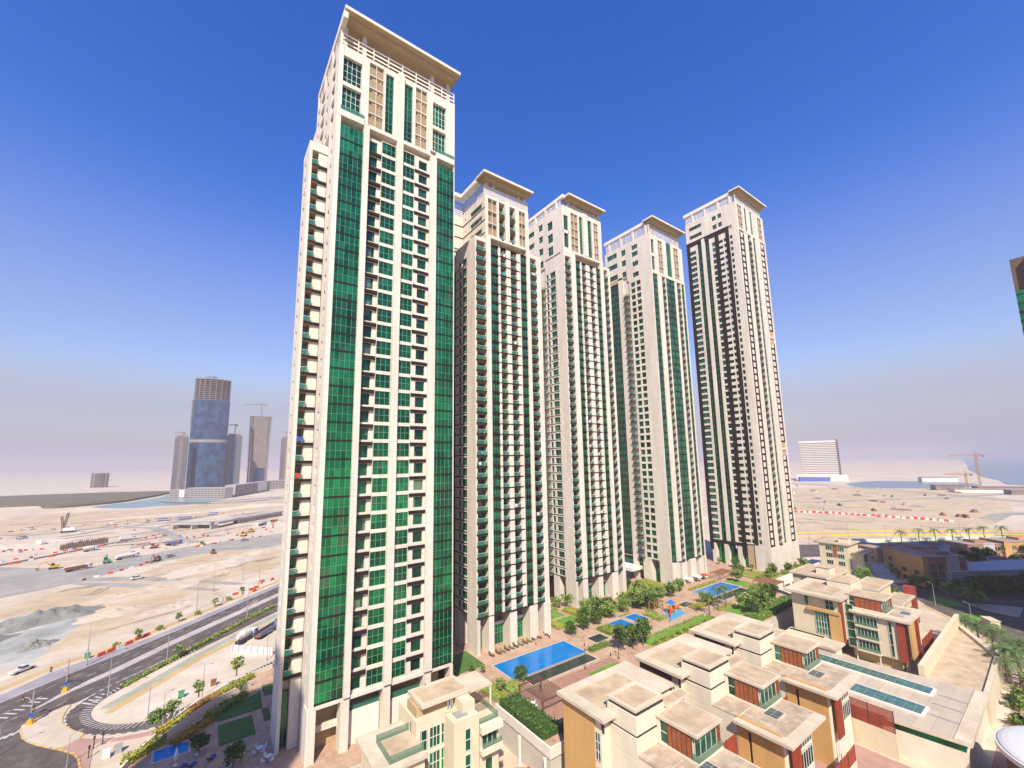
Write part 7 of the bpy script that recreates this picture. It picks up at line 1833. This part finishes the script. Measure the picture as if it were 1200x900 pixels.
# white hoarding by the tower, cabinets on the sand
b = MB(); b.obox((15.4, 156), -.79, 14, .5, Z0, Z0 + 2.0, 'metal_white')
for i in range(7): b.obox((10.8 + i * 1.5, 160.6 - i * 1.5), -.79, .3, .9, Z0, Z0 + 2.05, 'median')
tag(b.build('hoarding', None, (15.4, 156, Z0)), 'long white hoarding on the sand lot beside the nearest tower', 'hoarding')
for x, y, m, lb in ((-10.2, 120.6, 'metal_grey', 'grey electrical cabinet at the bottom edge of the pavement'), (-11.8, 119.8, 'metal_white', 'white electrical cabinet left of the grey one'), (5.6, 140.2, 'rust', 'brown cabinet on the sand lot by the slip road'), (-24.6, 182.4, 'green_paint', 'green cabinet on the verge left of the highway'), (-.9, 138.2, 'green_paint', 'green pump box on the sand lot')):
    rt = empty('utility_cabinet', (x, y, Z0), lb, 'cabinet'); b = MB(); b.box(x - .6, x + .6, y - .35, y + .35, Z0 + .12, Z0 + 1.5, m); b.box(x - .66, x + .66, y - .41, y + .41, Z0 + 1.5, Z0 + 1.58, m); b.build('body', rt); b = MB(); b.box(x - .62, x + .62, y - .37, y + .37, Z0, Z0 + .119, 'concrete'); b.build('plinth', rt)
for x, y, lb in ((-14.6, 121.8, 'short dark post at the bottom edge of the pavement'), (-14.4, 125.2, 'thin sign post on the pink pavement, left one'), (-13.2, 126.0, 'thin sign post on the pink pavement, right one')):
    b = MB(); b.tube([(x, y, Z0), (x, y, Z0 + 2.4)], .09, 'frame_dark', 6); b.box(x - .16, x + .16, y - .05, y + .05, Z0 + 1.7, Z0 + 2.4, 'frame_dark'); tag(b.build('sign_post', None, (x, y, Z0)), lb, 'post')
FX = {'sky': (1.8, 1149.5, 34.5, 22, 247), 't2': (-44, 1119, 11, 11, 111), 't3': (51, 1179, 15, 12, 120), 't4': (107.7, 1245, 21.5, 14, 176), 't5': (201, 1486, 12, 12, 134), 'circ': (-252, 1731, 20.7, 20, 37),
      'ang': 0.0, 'hotel': (1240, 404), 'hang': -1.25, 'hsz': (76, 95),
      'low': [((-43, 994), (-19, 970), 15, 'low concrete block at the water end of the far row'), ((-17, 968), (36.6, 912.5), 18, 'long low concrete block with a white end in front of the blue skyscraper'), ((40, 939), (114, 1112), 21, 'long low concrete block below the bare brown tower'), ((125, 1176), (167, 1186), 20, 'low concrete block beside the nearest cream tower on the horizon')],
      'q': [(-60, 917), (-19, 845), (25, 838), (114, 866)]}
# ------------------------------------------------------------------ building site further out, far towers, cranes
r7 = random.Random(4)
for i in range(22):
    t = i / 21; x = -78 + 20 * t; y = 428 + 14 * t
    for k in range(2):
        b = MB(); h = 3.4 + r7.uniform(-.6, .6); b.tube([(x + k * 1.2, y + 5 * k, Z0), (x + k * 1.2, y + 5 * k, Z0 + h)], .55, 'concrete_dark', 7); b.tube([(x + k * 1.2, y + 5 * k, Z0 + h), (x + k * 1.2, y + 5 * k, Z0 + h + .8)], .3, 'rust', 5)
        tag(b.build('concrete_pile', None, (x + k * 1.2, y + 5 * k, Z0)), 'bare concrete pile in the cluster beyond the dark trench', 'pile', 'concrete piles beyond the trench')
rt = empty('underpass_bridge', (20, 500, Z0), 'grey concrete underpass with dark openings in the middle of the sands', 'bridge')
pb = [(-26, 493), (-18, 501), (10, 478), (28.5, 503), (73, 545)]
b = MB(); 
for a, c in zip(pb[1:], pb[2:]):
    d = Vector(c) - Vector(a); b.obox(((a[0] + c[0]) / 2, (a[1] + c[1]) / 2 + 4), math.atan2(d.y, d.x), d.length + 1, 9, Z0 + 3.6, Z0 + 5.2, 'concrete')
b.build('deck', rt)
b = MB(); b.obox((-4, 494), math.atan2(-23, 28), 36, 1, Z0, Z0 + 3.6, 'concrete_dark'); b.obox((50, 524), math.atan2(42, 44), 60, 6, Z0, Z0 + 3.6, 'concrete_dark'); b.build('wall', rt)
for q in (0, .5, 1):
    x, y = -18 + 28 * q, 499 - 23 * q; b = MB(); b.obox((x, y), -.7, 1.4, 8, Z0, Z0 + 3.6, 'concrete'); b.build('pier', rt)
def tarp(x, y, lx, ly, ang, m, label):
    rt = empty('site_shelter', (x, y, Z0), label, 'shelter'); b = MB(); b.obox((x, y), ang, lx, ly, Z0 + 2.2, Z0 + 2.6, m); b.build('roof', rt)
    ca, sa = math.cos(ang), math.sin(ang)
    for sx in (-1, 1):
        for sy in (-1, 1): 
            px, py = x + ca * sx * lx * .45 - sa * sy * ly * .45, y + sa * sx * lx * .45 + ca * sy * ly * .45
            b = MB(); b.box(px - .15, px + .15, py - .15, py + .15, Z0, Z0 + 2.2, 'metal_grey'); b.build('post', rt)
tarp(-33, 584, 13, 7, -.6, 'tarp_blue', 'leftmost blue-roofed shelter on the sands'); tarp(-15.6, 585, 14, 7, -.6, 'tarp_blue', 'middle blue-roofed shelter on the sands'); tarp(11, 614, 9, 6, -.6, 'tarp_blue', 'small blue-roofed shelter right of the other two'); tarp(-16, 396, 7, 4, -.8, 'tarp_blue', 'blue-roofed shelter next to the rusty excavator'); tarp(1, 520, 16, 3, -.6, 'concrete_dark', 'long grey roofed store beside the underpass')
for i in range(60):
    x, y = r7.uniform(-140, 60), r7.uniform(380, 620)
    m = r7.choice(['rust', 'concrete', 'concrete_dark', 'metal_white', 'orange_plastic'])
    b = MB(); a = r7.uniform(0, 3)
    L = r7.uniform(1.5, 4.5); b.obox((x, y), a, L, r7.uniform(.8, 1.8), Z0, Z0 + .45, m); b.obox((x + .1, y), a + .06, L * .8, .7, Z0 + .4, Z0 + r7.uniform(.6, 1.1), m)
    tag(b.build('material_stack', None, (x, y, Z0)), {'rust': 'rusty brown', 'concrete': 'pale grey', 'concrete_dark': 'dark grey', 'metal_white': 'white', 'orange_plastic': 'orange'}[m] + ' stack of materials lying on the building site', 'materials', m.split('_')[0] + ' material stacks on the site')
mat('crane_yellow', (0.42, 0.25, 0.09), .6); mat('crane_red', (0.34, 0.19, 0.16), .6)  # paint muted and darkened, with distance haze put into the colour
def lattice(mb, a, c, w, n, m, t=.12):
    a = Vector(a); c = Vector(c); d = (c - a).normalized(); u = d.cross(Vector((0, 0, 1)) if abs(d.z) < .9 else Vector((1, 0, 0))).normalized(); v = d.cross(u)
    C = [u * w + v * w, u * w - v * w, -u * w - v * w, -u * w + v * w]
    for q in C: mb.tube([a + q, c + q], t, m, 4, False)
    for i in range(n):
        p, q = a + (c - a) * (i / n), a + (c - a) * ((i + 1) / n)
        for k in range(4): mb.tube([p + C[k], q + C[(k + 1) % 4]], t * .7, m, 3, False)
def tower_crane(x, y, z, h, jib, ang, m, label, w=.9, t=.16):
    rt = empty('tower_crane', (x, y, z), label, 'crane'); ca, sa = math.cos(ang), math.sin(ang)
    b = MB(); lattice(b, (x, y, z), (x, y, z + h), w, max(6, int(h / 3)), m, t); b.build('mast', rt)
    b = MB(); lattice(b, (x, y, z + h), (x + ca * jib, y + sa * jib, z + h), w * .7, 12, m, t * .8); lattice(b, (x, y, z + h), (x - ca * jib * .3, y - sa * jib * .3, z + h), w * .7, 5, m, t * .8); b.build('jib', rt)
    b = MB(); b.tube([(x, y, z + h), (x, y, z + h + jib * .14)], [w * .6, .15], m, 4); b.tube([(x, y, z + h + jib * .14), (x + ca * jib * .7, y + sa * jib * .7, z + h)], t * .6, m, 3); b.tube([(x, y, z + h + jib * .14), (x - ca * jib * .28, y - sa * jib * .28, z + h)], t * .6, m, 3); b.build('apex', rt)
    b = MB(); b.box(x - ca * jib * .28 - 1.6, x - ca * jib * .28 + 1.6, y - sa * jib * .28 - 1.6, y - sa * jib * .28 + 1.6, z + h - 3, z + h - .6, 'concrete_dark'); b.build('counterweight', rt)
    b = MB(); b.box(x - w * 1.5, x + w * 1.5, y - w * 1.5, y + w * 1.5, z + h - 2.4, z + h - .3, m); b.build('cab', rt)
mat('low_grey', (0.42, 0.39, 0.38), .9)
# far high-rises under construction
glassmat('tower_blue_glass', (0.05, 0.10, 0.24), .12, .5, (3, 4), .12); mat('tower_slate', (0.08, 0.09, 0.105), .5, .1, .02); mat('slab_grey', (0.25, 0.21, 0.20), .9, .1, .05)
def ell(cx, cy, a, b_, n=32, rot=0): return [(cx + a * math.cos(t) * math.cos(rot) - b_ * math.sin(t) * math.sin(rot), cy + a * math.cos(t) * math.sin(rot) + b_ * math.sin(t) * math.cos(rot)) for t in [2 * math.pi * i / n for i in range(n)]]
def frames_block(rt, poly_fn, z0, z1, fh, colm='concrete_dark', slabm='slab_grey', core=True):
    b = MB(); z = z0; k = 0
    while z < z1: b.prism(poly_fn(k, z), z, z + .9, slabm); z += fh; k += 1
    b.build('floor_slabs', rt)
    P = poly_fn(0, z0); b = MB(); step = max(1, len(P) // 14)
    cx = sum(p[0] for p in P) / len(P); cy = sum(p[1] for p in P) / len(P)
    for p in P[::step]: q = (cx + (p[0] - cx) * .93, cy + (p[1] - cy) * .93); b.box(q[0] - .8, q[0] + .8, q[1] - .8, q[1] + .8, z0, z1, colm)
    b.build('columns', rt)
    b = MB(); b.prism([(cx + (p[0] - cx) * .62, cy + (p[1] - cy) * .62) for p in P], z0, z1 - 1, colm); b.build('core', rt)
D = 1.0
def far(px, dist):  # bearing helper kept as plain numbers below
    pass
rt = empty('high_rise', (FX['sky'][0], FX['sky'][1], Z0), 'tallest far skyscraper, curved blue glass with a bare concrete top', 'skyscraper')
sx, sy, sw, sd, szt = FX['sky']; SA = FX['ang']
lean = lambda z: 1 - .0006 * (z - Z0)
b = MB(); zg = Z0 + (szt - Z0) * .80
b.prism(ell(sx, sy, sw, sd, 36, SA), Z0, zg, 'tower_blue_glass')
b.build('curtain_wall', rt)
b = MB(); b.prism(ell(sx, sy, sw * 1.004, sd * 1.01, 36, SA), Z0 + (szt - Z0) * .43, Z0 + (szt - Z0) * .455, 'slab_grey'); b.build('plant_floor', rt)
frames_block(rt, lambda k, z: ell(sx, sy, sw * .985, sd * .985, 36, SA), zg + .5, szt, 4.2)
b = MB(); ca, sa = math.cos(SA), math.sin(SA)
z = Z0 + (szt - Z0) * .58
while z < zg: b.obox((sx - ca * sw * .98, sy - sa * sw * .98), SA, sw * .12, sd * .7, z, z + .9, 'slab_grey'); z += 4.2
b.build('floor_slabs', rt)
def hi(key, label, m, slabs=True, flare=0.0, podm=None):
    x, y, w, d, zt = FX[key]; rt = empty('high_rise', (x, y, Z0), label, 'skyscraper')
    if slabs:
        frames_block(rt, lambda k, z: [(x + ca * p - sa * q, y + sa * p + ca * q) for p, q in ((-w * (1 + flare * (z - Z0) / (zt - Z0)), -d), (w * (1 + flare * (z - Z0) / (zt - Z0)), -d), (w * (1 + flare * (z - Z0) / (zt - Z0)), d), (-w * (1 + flare * (z - Z0) / (zt - Z0)), d))], Z0, zt, 4.2)
        b = MB(); b.obox((x, y), SA, w * 1.5, d * 1.96, Z0, zt - 2, 'concrete_dark'); b.build('wall', rt)
        if podm: b = MB(); b.obox((x + w * .1, y), SA, w * 1.1, d * 2.06, Z0, Z0 + (zt - Z0) * .28, podm); b.build('curtain_wall', rt)
    else:
        b = MB(); b.obox((x, y), SA, w * 2, d * 2, Z0, zt, m); b.build('wall', rt)
        b = MB(); z = Z0 + 4
        while z < zt: b.obox((x, y), SA, w * 2.02, d * 2.02, z, z + 1.1, 'concrete_dark'); z += 4.2
        b.build('floor_bands', rt)
        b = MB(); b.obox((x, y), SA, w * .5, d * 2.06, Z0, zt - 3, 'tower_blue_glass' if podm else 'concrete_dark'); b.build('curtain_wall', rt)
        b = MB(); b.obox((x, y), SA, w * 1.6, d * 1.6, zt, zt + 5, 'concrete_dark'); b.build('roof', rt)
    return rt
hi('t2', 'slim grey-green tower left of the blue glass skyscraper', 'tower_slate', False)
hi('t3', 'slate tower with a blue strip right of the blue glass skyscraper', 'tower_slate', False, podm=True)
hi('t4', 'bare brown concrete tower flaring towards its top', 'concrete_dark', True, .14, 'tower_blue_glass')
hi('t5', 'slim hazy tower half hidden by the nearest cream tower', 'tower_slate', False)
for key, h, jib, ang, m, lb in (('t2', 14, 16, 2.6, 'crane_red', 'red crane on the slim grey-green tower'), ('t3', 30, 14, 2.8, 'concrete_dark', 'dark crane rising beside the slate tower'), ('t4', 34, 40, 2.7, 'crane_red', 'pale red crane with a long jib on the bare brown tower'), ('t5', 24, 20, 2.6, 'crane_red', 'red crane on the half hidden hazy tower'), ('sky', 8, 16, 2.6, 'concrete_dark', 'small crane on top of the blue glass skyscraper')):
    x, y, w, d, zt = FX[key]; tower_crane(x, y, zt - 3, h, jib, ang, m, lb, 1.0, .3)
x, y, w, d, zt = FX['circ']; rt = empty('round_building', (x, y, Z0), 'round unfinished brown building on the far left horizon', 'building'); frames_block(rt, lambda k, z: ell(x, y, w * (.94 + .06 * k / 8), d, 24, 0), Z0, zt, 4.4)
for i, (a, c, h, lb) in enumerate(FX['low']):
    rt = empty('apartment_building', ((a[0] + c[0]) / 2, (a[1] + c[1]) / 2, Z0), lb, 'building'); dd = Vector(c) - Vector(a); an = math.atan2(dd.y, dd.x); cc = ((a[0] + c[0]) / 2, (a[1] + c[1]) / 2)
    b = MB(); b.obox(cc, an, dd.length, 16, Z0, Z0 + h - .8, 'concrete_dark'); b.build('wall', rt)
    b = MB(); nf = max(3, int(h / 3.4))
    for k in range(nf + 1): b.obox(cc, an, dd.length + .8, 18, Z0 + h * k / nf - .7, Z0 + h * k / nf + .7, 'low_grey')
    n = max(3, int(dd.length / 7))
    for k in range(n + 1): p = Vector(a) + dd * (k / n); b.obox((p.x, p.y), an, .9, 17.6, Z0, Z0 + h, 'concrete')
    b.build('concrete_frame', rt)
    if i % 2 == 0: b = MB(); p = Vector(a) + dd * .75; b.obox((p.x, p.y), an, dd.length * .3, 18.6, Z0 + 2, Z0 + h - .2, 'render_white'); b.build('wall_panel', rt)
struct('quay', strip([FX['q'][0], FX['q'][1], FX['q'][2], FX['q'][3]], 10, Z0 + 1.2, 'concrete'))
# hotel slab on the right horizon
hx, hy = FX['hotel']; rt = empty('hotel_building', (hx, hy, Z0), 'wide white slab hotel alone on the right horizon', 'building'); HA = FX['hang']
hw_, hz = FX['hsz']
b = MB(); b.obox((hx, hy), HA, hw_, 22, Z0, Z0 + hz, 'slab_grey'); b.build('wall', rt)
b = MB(); n = 22
for k in range(n): b.obox((hx, hy), HA, hw_ * .99, 24, Z0 + hz * (k + .25) / n, Z0 + hz * (k + .72) / n, 'render_white')
b.obox((hx, hy), HA, hw_ + 1, 24.6, Z0 + hz - 2.5, Z0 + hz + 1.5, 'render_white'); b.build('floor_bands', rt)
ca2, sa2 = math.cos(HA), math.sin(HA)
b = MB(); b.obox((hx + ca2 * hw_ * .5, hy + sa2 * hw_ * .5), HA, 3, 27, Z0, Z0 + hz + 4, 'tower_slate'); b.build('end_wall', rt)
b = MB(); b.obox((hx - sa2 * -30, hy + ca2 * -30), HA, hw_ * 1.3, 40, Z0, Z0 + 14, 'render_white'); b.build('podium', rt)
tower_crane(1015.5, 115.8, Z0, 56, 40, 2.45, 'crane_yellow', 'tall yellow tower crane on the right shore', 1.2, .32)
tower_crane(1004, 129, Z0, 26, 30, 2.4, 'crane_yellow', 'short yellow crane left of the tall yellow one', 1.1, .3)
for i, (x, y, L, h, m, lb) in enumerate(((1020, 96, 60, 6, 'town_brown', 'brown unfinished building below the yellow cranes'), (960, 100, 90, 5, 'render_white', 'long white shed on the right shore'), (940, 60, 50, 6, 'concrete_dark', 'dark grey shed at the right edge of the shore'), (990, 150, 36, 8, 'concrete_dark', 'dark scaffolded block left of the yellow cranes'), (1300, 210, 60, 9, 'render_white', 'white buildings on the far spit'), (1180, 400, 60, 9, 'tarp_blue', 'blue shed left of the slab hotel'))):
    rt = empty('site_shed', (x, y, Z0), lb, 'shed'); b = MB(); b.obox((x, y), 2.15, L, 16, Z0, Z0 + h, m); b.build('wall', rt); b = MB(); b.obox((x, y), 2.15, L + 1.5, 17.5, Z0 + h, Z0 + h + .8, 'slab_grey'); b.build('roof', rt)
for i in range(34):
    x, y = r7.uniform(540, 1000), 0; t = r7.uniform(0.12, .42); x, y = x, x * t
    b = MB(); a = r7.uniform(0, 3); m = r7.choice(['rust', 'concrete', 'concrete_dark', 'render_white'])
    L = r7.uniform(4, 12); b.obox((x, y), a, L, r7.uniform(2, 4), Z0, Z0 + 1.2, m); b.obox((x + .3, y), a + .05, L * .7, 1.8, Z0 + 1.1, Z0 + r7.uniform(1.6, 3), m)
    tag(b.build('material_stack', None, (x, y, Z0)), {'rust': 'rusty brown', 'concrete': 'pale grey', 'concrete_dark': 'dark grey', 'render_white': 'white'}[m] + ' heap of site materials on the distant right sands', 'materials', m + ' heaps on the right sands')
struct('dusty_road', strip([(1000, 60), (800, 130), (640, 210), (560, 300)], 12, Z0 + .08, 'asphalt_dusty')); struct('dusty_road', strip([(700, 10), (620, 60), (560, 62)], 14, Z0 + .08, 'asphalt_dusty')); struct('dusty_road', strip([(1075, 420), (1000, 300), (900, 160), (800, 60), (760, 0)], 14, Z0 + .1, 'asphalt_dusty'))
# hoardings along the boulevard on the right
mat('hoard_yellow', (0.72, 0.48, 0.10), .6, .1, .2); mat('hoard_green', (0.60, 0.72, 0.55), .6, .1, .2); mat('hoard_blue', (0.30, 0.36, 0.50), .6)
def long_fence(pts, h, m, band, label):
    rt = empty('hoarding', (pts[0][0], pts[0][1], Z0), label, 'hoarding'); b = MB(); c = MB()
    for a, e in zip(pts, pts[1:]):
        d = Vector(e) - Vector(a); an = math.atan2(d.y, d.x); mid = ((a[0] + e[0]) / 2, (a[1] + e[1]) / 2); b.obox(mid, an, d.length, .3, Z0, Z0 + h, m); c.obox(mid, an, d.length, .36, Z0 + h * .35, Z0 + h * .62, band)
    b.build('panel', rt); c.build('band', rt)
long_fence([(345, 135), (394, 104), (452, 53), (480, 20)], 3.2, 'hoard_yellow', 'hoard_blue', 'long yellow hoarding on the far side of the boulevard')
long_fence([(346, 106), (383, 79), (425, 52), (441, 38), (470, 10)], 2.2, 'hoard_green', 'render_white', 'long pale green hoarding behind the boulevard palms')
for i, (x, y) in enumerate(((361.2, 106.1), (389.0, 93.0), (407.2, 77.4), (425.6, 61.7), (454.5, 48.0), (325.1, 117.0))):
    lamp_post(x, y, Z0, 12, 'boulevard street lamp standing %s' % ('second from the left end', 'third from the left end', 'fourth from the left end', 'fifth from the left end', 'at the right end', 'at the left end by the tower')[i], None, 2.0, 2.2)
for i in range(4):
    b = MB(); x, y = 500 + i * 9, 214 - i * 4; b.obox((x, y), 1.2, 7, 2.6, Z0, Z0 + 2.8, 'red_plastic' if i < 2 else 'rust'); tag(b.build('shipping_container', None, (x, y, Z0)), ('red' if i < 2 else 'brown') + ' container at the left end of the chequered barrier line', 'container', ('red' if i < 2 else 'brown') + ' containers by the barrier line')
# crawler crane on the left sands
rt = empty('crawler_crane', (-96, 543, Z0), 'crawler crane with upright lattice boom on the left sands', 'crane'); x, y = -96, 543
b = MB(); b.box(x - 4, x + 4, y - 3, y + 3, Z0, Z0 + 1.4, 'tyre'); b.build('track', rt); b = MB(); b.box(x - 3, x + 5, y - 2, y + 2, Z0 + 1.4, Z0 + 4, 'metal_white'); b.build('body', rt)
b = MB(); lattice(b, (x - 3, y, Z0 + 2), (x - 1, y + 1, Z0 + 17), .6, 9, 'concrete_dark', .3); lattice(b, (x - 3, y, Z0 + 2), (x - 4.5, y - 1, Z0 + 14), .5, 8, 'concrete_dark', .25); b.build('boom', rt)
